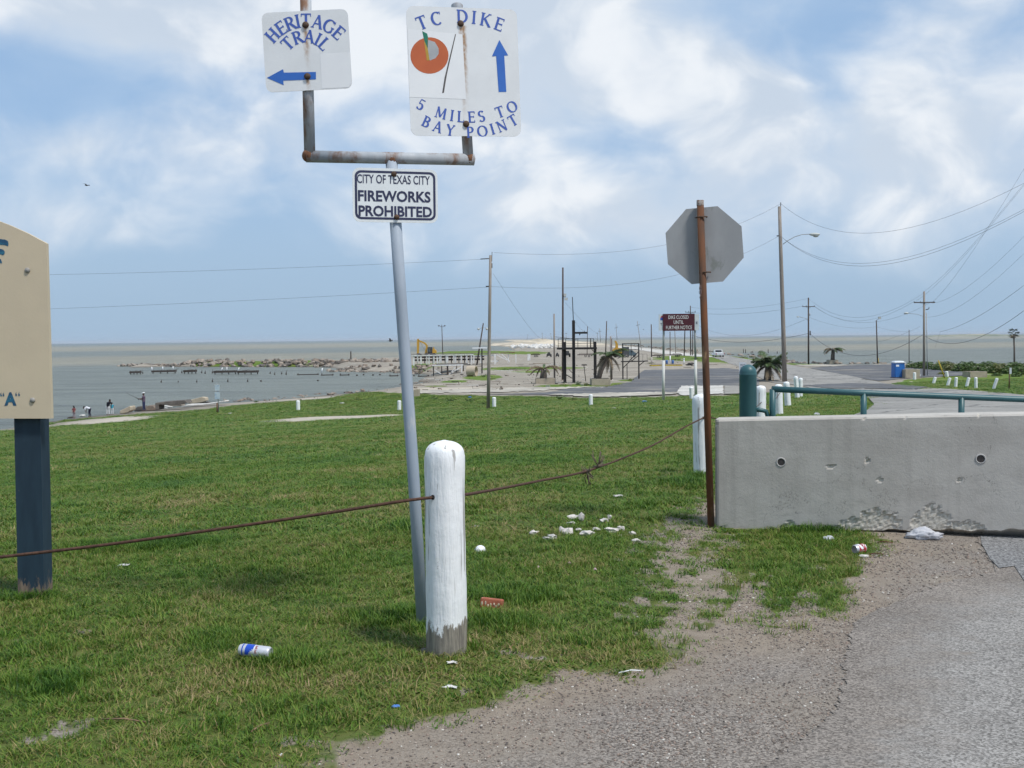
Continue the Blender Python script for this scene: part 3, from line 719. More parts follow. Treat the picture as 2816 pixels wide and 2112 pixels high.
# storm debris strewn over the sand (uncountable scraps)
m = bpy.data.materials.new('debris_wood'); m.use_nodes = True; t = m.node_tree; q = NG(t); p = t.nodes['Principled BSDF']
ti = q('ShaderNodeAttribute', out=2, attribute_name='tint', attribute_type='INSTANCER')
t.links.new(q.cramp(ti, [(0.0, (.05, .042, .036)), (.4, (.16, .135, .11)), (.7, (.34, .29, .23)), (.9, (.58, .54, .48)), (1.0, (.74, .73, .70))]), p.inputs['Base Color']); p.inputs['Roughness'].default_value = .95
DPR = []
for (a, b, c) in ((1.0, .16, .10), (.55, .3, .14), (1.6, .12, .08)):
    o_ = bpy.data.objects.new('scrap_board', MB().box((0, 0, c / 2), (a, b, c)).mesh('scrap_board')); o_.data.materials.append(m); DPR.append(o_)
DP = []; rz_ = np.random.default_rng(5)
for _ in range(320):
    u = rz_.random()
    px, py = (1130 + 560 * rz_.random() ** 1.6, rz_.uniform(1000, 1072)) if u < .8 else (rz_.uniform(1780, 2080), rz_.uniform(984, 1012)) if u < .9 else (rz_.uniform(700, 1150), rz_.uniform(1064, 1100))
    x, y = on_plane(px, py, LAND + .05); DP.append((x, y))
DP = np.array(DP); ok = (sdist(DP[:, 0], DP[:, 1], LANDPOLY) > .3) & (sdist(DP[:, 0], DP[:, 1], G1) < 0); DP = DP[ok]; n = len(DP)
scatter('storm_debris', np.column_stack([DP, Hs(DP[:, 0], DP[:, 1]) + .01]), (.12 + .75 * rz_.random(n) ** 2) * (DP[:, 1] / 130), rz_.uniform(.5, 1.2, n), rz_.uniform(0, 3.14, n), rz_.random(n) ** .7 * .95, rz_.integers(0, 3, n), DPR, 'scattered storm debris scraps over the sand by the ruined pier')
# ------------------------------------------------------------------ lettering
GW = dict(H=.82, E=.62, R=.72, I=.30, T=.74, A=.82, G=.84, L=.60, C=.82, D=.84, K=.78, M=1.0, S=.56, O=.92, B=.66, Y=.78, P=.64, N=.88)
GW['5'] = .56; GW[' '] = .42
def arc(cx, cy, rx, ry, a0, a1, n=14):
    return [(cx + rx * math.cos(rad(a0 + (a1 - a0) * i / n)), cy + ry * math.sin(rad(a0 + (a1 - a0) * i / n))) for i in range(n + 1)]
def glyph(c):
    """strokes (polyline, thick) and serifs of a flared roman capital, unit height"""
    tk, th = .185, .095; S = []; w = GW[c]
    def st(x): S.append(([(x, 0), (x, 1)], tk)); sf(x, .03); sf(x, .97)
    def sf(x, y, l=.15): S.append(([(x - l, y), (x + l, y)], .07))
    def bar(x0, x1, y, k=th): S.append(([(x0, y), (x1, y)], k))
    def end(x, y0, y1): S.append(([(x, y0), (x, y1)], .06))
    if c == 'H': st(.16); st(w - .16); bar(.16, w - .16, .52)
    elif c == 'E': st(.16); bar(.16, w, .965); bar(.16, w - .08, .52); bar(.16, w, .035); end(w, .80, 1); end(w, 0, .2); end(w - .08, .43, .61)
    elif c == 'L': st(.16); bar(.16, w, .035); end(w, 0, .22)
    elif c == 'I': st(w / 2)
    elif c == 'T': st(w / 2); bar(0, w, .965); end(.02, .78, 1); end(w - .02, .78, 1)
    elif c == 'A': S.append(([(.10, 0), (w / 2, 1)], th)); S.append(([(w - .10, 0), (w / 2, 1)], tk)); bar(.22, w - .22, .34); sf(.10, .03, .12); sf(w - .10, .03, .13)
    elif c == 'N': S.append(([(.14, 0), (.14, 1)], th)); S.append(([(w - .12, 0), (w - .12, 1)], th)); S.append(([(.12, 1), (w - .12, 0)], tk)); sf(.14, .03, .13); sf(w - .12, .97, .13); sf(.08, .97, .1)
    elif c == 'M': S.append(([(.12, 0), (.17, 1)], th)); S.append(([(w - .12, 0), (w - .17, 1)], tk)); S.append(([(.17, 1), (w / 2, .1)], tk)); S.append(([(w - .17, 1), (w / 2, .1)], th)); sf(.12, .03, .13); sf(w - .12, .03, .14)
    elif c == 'Y': S.append(([(.08, 1), (w / 2, .48)], tk)); S.append(([(w - .08, 1), (w / 2, .48)], th)); S.append(([(w / 2, 0), (w / 2, .5)], tk)); sf(w / 2, .03); sf(.1, .97, .12); sf(w - .1, .97, .12)
    elif c == 'K': st(.16); S.append(([(.2, .45), (w - .1, 1)], th)); S.append(([(.32, .58), (w, 0)], tk)); sf(w - .1, .97, .12); sf(w - .02, .03, .12)
    elif c == 'O': S.append((arc(w / 2, .5, w / 2 - .06, .47, 0, 360, 26), 'o'))
    elif c == 'C': S.append((arc(w / 2 + .02, .5, w / 2 - .05, .47, 48, 312, 22), 'o')); end(w - .08, .76, .98)
    elif c == 'G': S.append((arc(w / 2 + .02, .5, w / 2 - .05, .47, 48, 320, 22), 'o')); end(w - .1, .76, .98); S.append(([(w - .12, .08), (w - .12, .46)], .13)); sf(w - .12, .46, .13)
    elif c == 'D': st(.16); S.append(([(.16, .965)] + arc(.34, .5, w - .40, .465, 90, -90, 16) + [(.16, .035)], 'o'))
    elif c == 'P': st(.16); S.append(([(.16, .965)] + arc(.32, .72, w - .38, .245, 90, -90, 12) + [(.16, .475)], 'o'))
    elif c == 'R': st(.16); S.append(([(.16, .965)] + arc(.32, .74, w - .46, .225, 90, -90, 12) + [(.16, .515)], 'o')); S.append(([(.36, .5), (w, 0)], tk)); sf(w - .01, .03, .1)
    elif c == 'B': st(.16); S.append(([(.16, .965)] + arc(.30, .76, w - .42, .205, 90, -90, 10) + [(.16, .555)], 'o')); S.append(([(.16, .53)] + arc(.32, .28, w - .40, .245, 90, -90, 10) + [(.16, .035)], 'o'))
    elif c == 'S': S.append((arc(w / 2, .74, w / 2 - .07, .225, 30, 270, 14) + arc(w / 2, .27, w / 2 - .06, .235, 90, -150, 14), 'o'))
    elif c == '5': S.append(([(.12, .96), (w - .02, .96)], .09)); S.append(([(.14, .96), (.10, .55)], .08)); S.append((arc(w / 2 - .03, .32, w / 2 - .05, .28, 130, -150, 16), 'o'))
    return S, w
def ribbon(pts, th):
    n = len(pts); Lf = []; Rt = []
    for i, p in enumerate(pts):
        a = pts[max(i - 1, 0)]; b = pts[min(i + 1, n - 1)]; dx, dy = b[0] - a[0], b[1] - a[1]; l = math.hypot(dx, dy) or 1; dx /= l; dy /= l
        w = th if th != 'o' else .085 + .115 * abs(dy) ** 1.5
        Lf.append((p[0] - dy * w / 2, p[1] + dx * w / 2)); Rt.append((p[0] + dy * w / 2, p[1] - dx * w / 2))
    return Lf, Rt
def glyph_mesh(mb, c, xf, z):
    """xf maps glyph coords to sign plane coords"""
    S, w = glyph(c)
    for k, (pts, th) in enumerate(S):
        Lf, Rt = ribbon(pts, th); n = len(pts)
        vs = [(*xf(a, b), z + k * 1.5e-5) for a, b in Lf] + [(*xf(a, b), z + k * 1.5e-5) for a, b in Rt]
        mb.add(vs, [(i, n + i, n + i + 1, i + 1) for i in range(n - 1)])
def circ3(a, b, c):
    ax, ay = a; bx, by = b; cx, cy = c
    d = 2 * (ax * (by - cy) + bx * (cy - ay) + cx * (ay - by))
    ux = ((ax * ax + ay * ay) * (by - cy) + (bx * bx + by * by) * (cy - ay) + (cx * cx + cy * cy) * (ay - by)) / d
    uy = ((ax * ax + ay * ay) * (cx - bx) + (bx * bx + by * by) * (ax - cx) + (cx * cx + cy * cy) * (bx - ax)) / d
    return ux, uy, math.hypot(ax - ux, ay - uy)
def arc_text(root, s, p0, pm, p1, h, z, gap=.12):
    """letters centred along the circle through three points of the sign plane; each letter is a mesh of its own"""
    cx, cy, r = circ3(p0, pm, p1)
    a0 = math.atan2(p0[1] - cy, p0[0] - cx); a1 = math.atan2(p1[1] - cy, p1[0] - cx); up = pm[1] > cy
    if not up:
        if a0 > 0: a0 -= 2 * math.pi
        if a1 > 0: a1 -= 2 * math.pi
    cen = []; x = 0
    for c in s:
        cen.append(x + GW[c] / 2); x += GW[c] + gap
    t0, t1 = cen[0], cen[-1]
    for c, q_ in zip(s, cen):
        if c == ' ': continue
        mb = MB()
        a = a0 + (a1 - a0) * (q_ - t0) / (t1 - t0)
        ux, uy = cx + r * math.cos(a), cy + r * math.sin(a)
        n_ = (math.cos(a), math.sin(a)) if up else (-math.cos(a), -math.sin(a)); tx, ty = n_[1], -n_[0]; w = GW[c]
        glyph_mesh(mb, c, lambda gx_, gy_: (ux + tx * (gx_ - w / 2) * h + n_[0] * (gy_ - .5) * h, uy + ty * (gx_ - w / 2) * h + n_[1] * (gy_ - .5) * h), z)
        mb.build('letter', M_LBLUE, root)
_fc = {}
def font_mesh(s, bold=0.0):
    """plain sans lettering from Blender's built-in font, normalised to the unit box"""
    if (s, bold) in _fc: return _fc[(s, bold)]
    cu = bpy.data.curves.new('t', 'FONT'); cu.body = s; cu.offset = bold; cu.resolution_u = 3
    ob = bpy.data.objects.new('t', cu); COL.objects.link(ob); dg = bpy.context.evaluated_depsgraph_get(); dg.update()
    me = bpy.data.meshes.new_from_object(ob.evaluated_get(dg)); bpy.data.objects.remove(ob)
    v = np.array([tuple(x.co)[:2] for x in me.vertices]); mn, mx_ = v.min(0), v.max(0)
    v = (v - (mn + mx_) / 2) / (mx_ - mn)
    r = (v, [list(p_.vertices) for p_ in me.polygons]); bpy.data.meshes.remove(me); _fc[(s, bold)] = r
    return r
def put_text(mb, s, cx, cy, w, h, z, bold=0.0, rot=0.0):
    v, fs = font_mesh(s, bold); c_, s_ = math.cos(rot), math.sin(rot)
    vs = [(cx + c_ * a * w - s_ * b * h, cy + s_ * a * w + c_ * b * h, z) for a, b in v]
    mb.add(vs, fs)
def rrect(w, h, r, n=6):
    out = []
    for cx, cy, a0 in ((w / 2 - r, -h / 2 + r, -90), (w / 2 - r, h / 2 - r, 0), (-w / 2 + r, h / 2 - r, 90), (-w / 2 + r, -h / 2 + r, 180)):
        out += [(cx + r * math.cos(rad(a0 + 90 * i / n)), cy + r * math.sin(rad(a0 + 90 * i / n))) for i in range(n + 1)]
    return out
def plane_pt(px, py, o, n):
    d = ray(px, py); c = Vector((0, 0, CAMZ)); t = (Vector(o) - c).dot(n) / d.dot(n)
    return c + d * t

# ------------------------------------------------------------------ sign post with three signs
M_GALV = mk('weathered_pipe', (0.30, 0.33, 0.36), (0.42, 0.44, 0.46), 6, rough=0.6, stretch=(1, 1, .35), third=((0.19, 0.095, 0.05), 7, 0.50, 0.66), bump=0.0015, bscale=40)
M_PIPE = mk('grey_painted_pipe', (0.30, 0.35, 0.41), (0.36, 0.41, 0.47), 5, rough=0.6, stretch=(1, 1, .3), third=((0.46, 0.47, 0.47), 9, 0.60, 0.70), bump=0.001, bscale=50)
M_RUST = mk('rusty_weld', (0.12, 0.052, 0.028), (0.20, 0.10, 0.055), 30, rough=0.9, bump=0.003, bscale=80)
M_BOLT = mk('dark_bolt', (0.055, 0.035, 0.025), (0.11, 0.06, 0.035), 60, rough=0.7)
M_SIGNW = None
def sign_white(name, streaks, base=(0.74, 0.755, 0.76)):
    """aged white sign sheet; rust runs below each bolt (x, y, length, width) in the sign's own coordinates"""
    m = bpy.data.materials.new(name); m.use_nodes = True; t = m.node_tree; q = NG(t); p = t.nodes['Principled BSDF']
    co = q('ShaderNodeTexCoord', out=3); s_ = t.nodes.new('ShaderNodeSeparateXYZ'); t.links.new(co, s_.inputs[0])
    c = q.mix(q.ramp(q.noise(co, 5.0, 6.0, .6), .35, .7), base, tuple(k * .93 for k in base))
    c = q.mix(q.m('MULTIPLY', q.ramp(q.noise(q.scale(co, (1, .3, 1)), 60.0, 5.0, .7), .66, .74), .35), c, (0.30, 0.24, 0.18))
    for (bx, by, ln, wd) in streaks:
        wob = q.m('MULTIPLY', q.m('SUBTRACT', q.noise(q.scale(co, (1, .5, 1)), 26.0, 4.0, .6), 0.5), wd * 1.6)
        dx = q.m('ABSOLUTE', q.m('ADD', q.m('SUBTRACT', s_.outputs[0], bx), wob))
        fx = q.ramp(dx, 0.0, wd, 1.0, 0.0); fy = q.m('MULTIPLY', q.ramp(s_.outputs[1], by - ln, by - ln * .2, 0.0, 1.0), q.ramp(s_.outputs[1], by, by + .012, 1.0, 0.0))
        c = q.mix(q.m('MULTIPLY', q.m('MULTIPLY', fx, fy), q.ramp(q.noise(co, 40.0, 4.0), .3, .6, .35, .95)), c, (0.34, 0.19, 0.085))
    t.links.new(c, p.inputs['Base Color']); p.inputs['Roughness'].default_value = 0.5; p.inputs['Specular IOR Level'].default_value = 0.3
    return m
M_BLUE = mk('sign_blue', (0.035, 0.13, 0.46), (0.04, 0.15, 0.50), 5, rough=.55)
M_LBLUE = mk('letter_blue', (0.055, 0.11, 0.40), (0.07, 0.13, 0.44), 5, rough=.55)
M_NAVY = mk('sign_navy', (0.028, 0.032, 0.075), (0.035, 0.04, 0.09), 5, rough=.55)
M_STICK = mk('white_sticker', (0.80, 0.81, 0.81), (0.76, 0.77, 0.78), 4, rough=.5)

P0 = gp(1164, 1722); P0.z -= 0.02
post = thing('sign_post', 'tall leaning grey pipe post carrying three white trail and warning signs', 'sign post', P0)
YAW = rad(13); T_ = at(1076, 436, P0.y)
UP = (T_ - P0).normalized(); R0 = Vector((math.cos(YAW), math.sin(YAW), 0)); RT = (R0 - UP * R0.dot(UP)).normalized(); NN = RT.cross(UP)
def on(px, py): return plane_pt(px, py, T_, NN) - P0
pr_ = 0.0325
mid_ = T_ - P0
MB().tube([Vector((0, 0, -.05)), mid_ * .35 + Vector((.004, 0, 0)), mid_ * .7, mid_ * 0.999], pr_, 16).build('pole', M_PIPE, post)
cl, cr = on(842, 430), on(1303, 439)
MB().tube([cl, cr], pr_, 16).build('crossbar', M_GALV, post)
MB().tube([on(852, 430), on(846, 200), on(839, -60)], pr_ * .94, 16).build('upright', M_GALV, post)
MB().tube([on(1288, 438), on(1273, 210), on(1257, 14)], pr_ * .9, 16).build('upright', M_GALV, post)
cap_ = on(1257, 14)
MB().lathe([(pr_ * .99, -.03), (pr_ * .99, 0.0), (pr_ * .75, .008), (.001, .010)], 16, cap_).build('pipe_cap', M_GALV, post)
for (a, b, r_) in ((848, 428, .0352), (1290, 437, .0350), (1077, 440, .0350)):
    c_ = on(a, b); mb = MB(); mb.sphere(c_, (r_, r_, r_ * 1.02), 12, 8); mb.build('weld_joint', M_RUST, post, 'rust stained welded pipe joint')
def make_sign(root, corners, fwd, thick, streak_px, name, base=(0.74, 0.755, 0.76), rcorner=.035, yaw_n=None, label=None, org=None):
    n_ = yaw_n or NN; o_ = (org if org is not None else T_) + n_ * fwd
    c4 = [plane_pt(a, b, o_, n_) for a, b in corners]; cen = sum(c4, Vector()) / 4
    ux = ((c4[1] - c4[0]) + (c4[2] - c4[3])).normalized(); uy = ((c4[0] - c4[3]) + (c4[1] - c4[2])); hh_ = uy.length / 2; uy = (uy - ux * uy.dot(ux)).normalized()
    ww_ = ((c4[1] - c4[0]).length + (c4[2] - c4[3]).length) / 2; nn_ = ux.cross(uy)
    loc = lambda px, py: ((plane_pt(px, py, cen, nn_) - cen).dot(ux), (plane_pt(px, py, cen, nn_) - cen).dot(uy))
    st = [loc(a, b) + (ln, wd) for a, b, ln, wd in streak_px]
    mb = MB(); mb.prism(rrect(ww_, hh_, rcorner), (0, 0, 0), (1, 0, 0), (0, 1, 0), thick)
    o = mb.build('sign_panel', sign_white(name, st, base), root, label)
    M_ = Matrix((ux, uy, nn_)).transposed().to_4x4(); M_.translation = cen - root.location
    o.matrix_local = M_
    return o, loc, ww_, hh_
Z = lambda a, b: (700 + a * .38573, b * .38573)       # reading of an enlarged crop of the photograph
def poly_part(name, pts, loc, z, mat, root):
    mb = MB(); P2 = [loc(*Z(a, b)) for a, b in pts]; mb.add([(a, b, z) for a, b in P2], [list(range(len(P2)))[::-1] if sum((P2[i][0] * P2[(i + 1) % len(P2)][1] - P2[(i + 1) % len(P2)][0] * P2[i][1]) for i in range(len(P2))) < 0 else list(range(len(P2)))])
    return mb.build(name, mat, root)
def bolt(root, xy, r_=.0145):
    mb = MB(); mb.lathe([(r_ * 1.25, 0.0005), (r_ * 1.25, .003), (r_, .003), (r_, .010), (r_ * .6, .013), (.0005, .0135)], 12, (xy[0], xy[1], 0)); return mb.build('bolt', M_BOLT, root)
KH = P0.y / F * .38573
R00 = Vector((math.cos(rad(1)), math.sin(rad(1)), 0)); N0 = (R00 - UP * R00.dot(UP)).normalized().cross(UP)
# heritage trail
s1, l1, w1, h1 = make_sign(post, [Z(57, 92), Z(668, 62), Z(692, 628), Z(75, 660)], .040, .004, [Z(362, 180) + (.26, .022), Z(377, 548) + (.08, .02)], 'trail_sign_sheet', yaw_n=N0, org=P0 + on(845, 145), label='white trail sign with blue arrow pointing left')
arc_text(s1, 'HERITAGE', l1(*Z(128, 252)), l1(*Z(358, 146)), l1(*Z(598, 232)), 92 * KH, .0012)
arc_text(s1, 'TRAIL', l1(*Z(236, 310)), l1(*Z(368, 258)), l1(*Z(497, 312)), 88 * KH, .0012)
poly_part('arrow', [(88, 555), (204, 493), (209, 518), (438, 513), (438, 566), (205, 575), (208, 607)], l1, .0012, M_BLUE, s1)
poly_part('sticker', [(468, 383), (682, 371), (690, 590), (672, 622), (480, 632)], l1, .0008, M_STICK, s1)
bolt(s1, l1(*Z(364, 178))); bolt(s1, l1(*Z(377, 545)))
# dike sign
s2, l2, w2, h2 = make_sign(post, [Z(1083, 42), Z(1856, 66), Z(1916, 974), Z(1112, 966)], .040, .004, [Z(1470, 170) + (.62, .018), Z(1490, 190) + (.5, .02), Z(1508, 885) + (.04, .014)], 'dike_sign_sheet', rcorner=.042, label='white dike sign with blue arrow pointing up')
arc_text(s2, 'TC DIKE', l2(*Z(1192, 162)), l2(*Z(1455, 116)), l2(*Z(1742, 172)), 92 * KH, .0012, .2)
arc_text(s2, '5 MILES TO', l2(*Z(1186, 746)), l2(*Z(1510, 834)), l2(*Z(1835, 762)), 78 * KH, .0012, .2)
arc_text(s2, 'BAY POINT', l2(*Z(1225, 868)), l2(*Z(1510, 942)), l2(*Z(1842, 858)), 78 * KH, .0012, .2)
poly_part('arrow', [(1745, 285), (1808, 395), (1780, 397), (1795, 655), (1740, 656), (1722, 400), (1692, 402)], l2, .0012, M_BLUE, s2)
poly_part('sticker', [(1092, 207), (1482, 245), (1508, 708), (1105, 692)], l2, .0008, M_STICK, s2)
M_ORANGE = mk('sun_orange', (0.52, 0.13, 0.045), (0.47, 0.11, 0.04), 6, rough=.55)
poly_part('sun_disc', [(1247 + 136 * math.cos(rad(a)), 396 + 130 * math.sin(rad(a))) for a in range(0, 360, 12)], l2, .0013, M_ORANGE, s2)
poly_part('grey_sail', [(1238, 285), (1285, 300), (1312, 345), (1312, 385), (1290, 415), (1250, 432), (1232, 400)], l2, .0016, mk('sail_grey', (.42, .44, .45), rough=.6), s2)
poly_part('green_sail', [(1195, 222), (1230, 240), (1236, 262), (1234, 345), (1210, 290)], l2, .0017, mk('sail_green', (.02, .20, .13), rough=.6), s2)
poly_part('yellow_sail', [(1208, 292), (1234, 345), (1248, 430), (1228, 432)], l2, .0018, mk('sail_yellow', (.52, .33, .05), rough=.6), s2)
poly_part('rod', [(1430, 243), (1436, 245), (1378, 500), (1366, 560), (1350, 662), (1337, 664), (1354, 556), (1368, 498)], l2, .0014, mk('rod_dark', (.10, .09, .09), rough=.6), s2)
bolt(s2, l2(*Z(1469, 168))); bolt(s2, l2(*Z(1508, 884)))
# fireworks sign
s3, l3, w3, h3 = make_sign(post, [Z(694, 1193), Z(1302, 1210), Z(1310, 1592), Z(704, 1580)], .040, .004, [Z(993, 1245) + (.02, .01), Z(1013, 1550) + (.02, .012)], 'warning_sign_sheet', base=(.74, .77, .77), rcorner=.04, label='white sign with dark border forbidding fireworks')
mb = MB(); o_, i_ = rrect(w3 - .018, h3 - .018, .034), rrect(w3 - .043, h3 - .043, .024); n = len(o_)
o_ = [(a * .985, b * .96) for a, b in o_]; i_ = [(a * .985, b * .96) for a, b in i_]
mb.add([(a, b, .0010) for a, b in o_ + i_], [(k, (k + 1) % n, n + (k + 1) % n, n + k) for k in range(n)]); mb.build('border', M_NAVY, s3)
for txt, cx, cy, wz, hz_, bo in (('CITY OF TEXAS CITY', 992, 1280, 522, 62, .012), ('FIREWORKS', 998, 1400, 520, 78, .03), ('PROHIBITED', 1005, 1507, 526, 76, .03)):
    a = l3(*Z(cx, cy)); mb = MB(); put_text(mb, txt, a[0], a[1], wz * KH * .985, hz_ * KH, .0012, bo); mb.build('lettering', M_NAVY, s3)
bolt(s3, l3(*Z(993, 1240)), .012); bolt(s3, l3(*Z(1013, 1548)), .012)

# ------------------------------------------------------------------ stop sign seen from behind
B = gp(1956, 1450); S0 = B.copy()
ss = thing('stop_sign', 'back of an eight sided road sign on a rusty leaning pole beside the barrier', 'road sign', S0)
top = at(1925.5, 551, B.y) - S0
M_RP = mk('rusty_pole', (0.16, 0.062, 0.026), (0.085, 0.05, 0.034), 5, rough=.9, stretch=(1.6, 1.6, .30), third=((0.30, 0.19, 0.10), 5, .58, .70), bump=.002, bscale=60)
MB().tube([Vector((0, 0, -.05)), top * .5, top], .0295, 16).build('pole', M_RP, ss)
MB().lathe([(.0305, -.045), (.0305, .001), (.001, .003)], 16, top).build('pole_cap', mk('flaking_top', (.33, .32, .30), (.14, .07, .045), 40, rough=.9), ss)
SU = top.normalized(); yw = rad(-6); SR = Vector((math.cos(yw), math.sin(yw), 0)); SR = (SR - SU * SR.dot(SU)).normalized(); rot_ = rad(2.2)
SN = SR.cross(SU); ctr = plane_pt(1937.5, 674.5, B + Vector((0, .05, 0)), SN) - S0
orad = 112 * B.y / F
mb = MB(); mb.prism([(orad * math.cos(rad(22.5 + 45 * k) + rot_), orad * math.sin(rad(22.5 + 45 * k) + rot_)) for k in range(8)], ctr, SR, SU, .003)
mb.build('sign_panel', mk('bare_aluminium_back', (0.29, 0.295, 0.30), (0.34, 0.345, 0.35), 3, rough=.55, stretch=(1, 1, .6), third=((.22, .23, .215), 6, .58, .7)), ss, 'bare grey aluminium back of the octagonal panel')
for (a, b) in ((1930, 597), (1940, 749)):
    c_ = at(a, b, B.y) - S0; mb = MB()
    mb.tube([c_ + SR * -.045 + Vector((0, .035, 0)), c_ + SR * -.04 + Vector((0, -.012, 0)), c_ + SR * -.022 + Vector((0, -.033, 0)), c_ + SR * .022 + Vector((0, -.033, 0)), c_ + SR * .04 + Vector((0, -.012, 0)), c_ + SR * .045 + Vector((0, .035, 0))], .006, 8); mb.build('clamp', M_BOLT, ss)
mb = MB(); r = random.Random(3); c_ = at(1927, 800, B.y - .02) - S0
for k in range(7):
    pts_ = [c_ + Vector((r.uniform(-.012, .006), r.uniform(-.02, .02), .04 - .02 * j + r.uniform(-.01, .01))) for j in range(6)]; mb.tube(pts_, .0022, 5)
mb.build('torn_string', mk('old_string', (.20, .13, .13), (.28, .22, .20), 40), ss)

# ------------------------------------------------------------------ tan panel sign at the left edge
TB = gp(98, 1634); Y_ = TB.y
ts = thing('panel_sign', 'tan panel sign with arched top on dark blue wooden posts at the left edge', 'sign', TB)
def tp(px, py, dy=0.0): return at(px, py, Y_ + dy) - TB
M_TAN = mk('tan_paint', (0.58, 0.485, 0.345), (0.55, 0.46, 0.33), 3, rough=.6, third=((.52, .435, .31), 8, .62, .8), bump=.0006, bscale=60)
out = []
for k in range(15):
    u = k / 14; px = 127 - (127 + 590) * u
    out.append((px, 668 - 100 * (1 - (1 - 2 * u) ** 2) if False else 668 - 105 * (1 - abs(1 - 2 * u) ** 1.9)))
outl = [(141, 1151), (127, 669)] + out[1:-1] + [(-590, 669), (-604, 1151)]
pf = .13
pl = [tp(a, b, -pf) for a, b in outl]; mb = MB(); n = len(pl)
mb.add(pl + [p_ + Vector((0, .035, 0)) for p_ in pl], [list(range(n))[::-1], list(range(n, 2 * n))] + [(i, (i + 1) % n, (i + 1) % n + n, i + n) for i in range(n)]); mb.build('panel', M_TAN, ts)
M_DBLUE = None
m = bpy.data.materials.new('dark_blue_post'); m.use_nodes = True; t = m.node_tree; q = NG(t); p = t.nodes['Principled BSDF']
co = q('ShaderNodeTexCoord', out=3); s_ = t.nodes.new('ShaderNodeSeparateXYZ'); t.links.new(co, s_.inputs[0])
c = q.mix(q.ramp(q.noise(q.scale(co, (1, 1, .2)), 20.0, 6.0, .6), .35, .65), (0.007, 0.024, 0.042), (0.012, 0.034, 0.055))
worn = q.ramp(q.m('ADD', s_.outputs[2], q.m('MULTIPLY', q.m('SUBTRACT', q.noise(q.scale(co, (1, 1, .25)), 30.0, 5.0, .7), .5), .42)), .05, .11, 1.0, 0.0)
c = q.mix(worn, c, q.mix(q.ramp(q.noise(q.scale(co, (1, 1, .1)), 40.0, 5.0), .35, .65), (.23, .17, .12), (.12, .09, .07)))
c = q.mix(q.ramp(q.noise(co, 14.0, 5.0, .7), .70, .74), c, (.30, .17, .10))
t.links.new(c, p.inputs['Base Color']); p.inputs['Roughness'].default_value = .7
M_DBLUE = m
def wood_post(px0, px1, name):
    b0, b1 = tp(px0 + 14, 1634), tp(px1 - 4, 1640); t0, t1 = tp(px0 - 6, 720), tp(px1 - 24, 720)
    w = (b1 - b0).length; mb = MB(); d = .16
    vs = []
    for a, b in ((b0, b1), (t0, t1)):
        for dy in (-.085, .045): vs += [Vector((a.x, dy, a.z)), Vector((b.x, dy, b.z))]
    for v in vs[:4]: v.z = -.03
    mb.add(vs, [(0, 1, 5, 4), (1, 3, 7, 5), (3, 2, 6, 7), (2, 0, 4, 6), (4, 5, 7, 6), (0, 2, 3, 1)]); return mb.build(name, M_DBLUE, ts)
wood_post(52, 141, 'post'); wood_post(-585, -500, 'post')
M_TEAL = mk('teal_inlay', (0.03, 0.16, 0.24), (0.02, 0.07, 0.14), 18, rough=.5, stretch=(.6, 1, 1.5))
ZS = lambda a, b: (a * .3493, 600 + b * .3496)
def tpoly(name, pts, mat, fwd=.0015):
    P2 = [tp(*ZS(a, b), -pf - fwd) for a, b in pts]; mb = MB(); mb.add(P2, [list(range(len(P2)))]); o = mb.build(name, mat, ts)
    return o
tpoly('wave_inlay', [(-60, 170), (0, 163), (40, 168), (62, 180), (67, 200), (64, 221), (40, 212), (0, 209), (-60, 215)], M_TEAL)
tpoly('wave_inlay', [(-60, 245), (0, 240), (25, 247), (37, 262), (36, 280), (25, 291), (0, 284), (-60, 290)], M_TEAL)
tpoly('wave_inlay', [(-60, 320), (0, 318), (8, 326), (15, 345), (14, 357), (0, 352), (-60, 360)], M_TEAL)
mb = MB(); v, fs = font_mesh('A', .05)
mb.add([tp(*ZS(82 + a * 96, 1422 - b * 106), -pf - .0015) for a, b in v], fs)
for (qx, qy) in ((8, 1386), (27, 1386), (127, 1384), (150, 1384)):
    mb.add([tp(*ZS(qx - 7 + u * 14, qy + w * 15), -pf - .0015) for u, w in ((.9, -1), (.2, -.6), (0, .3), (.2, 1), (.9, 1), (1, .1), (.55, .0), (.6, -.5))], [list(range(8))])
mb.build('lettering', M_TEAL, ts)
for (a, b) in ((217, 410), (257, 1432)):
    c_ = tp(*ZS(a, b), -pf); mb = MB(); mb.lathe([(.017, 0), (.017, .004), (.012, .010), (.0005, .012)], 14, c_, Matrix.Rotation(rad(90), 3, 'X')); mb.build('bolt', mk('galvanised_bolt', (.32, .31, .29), (.25, .24, .22), 30, rough=.5), ts)

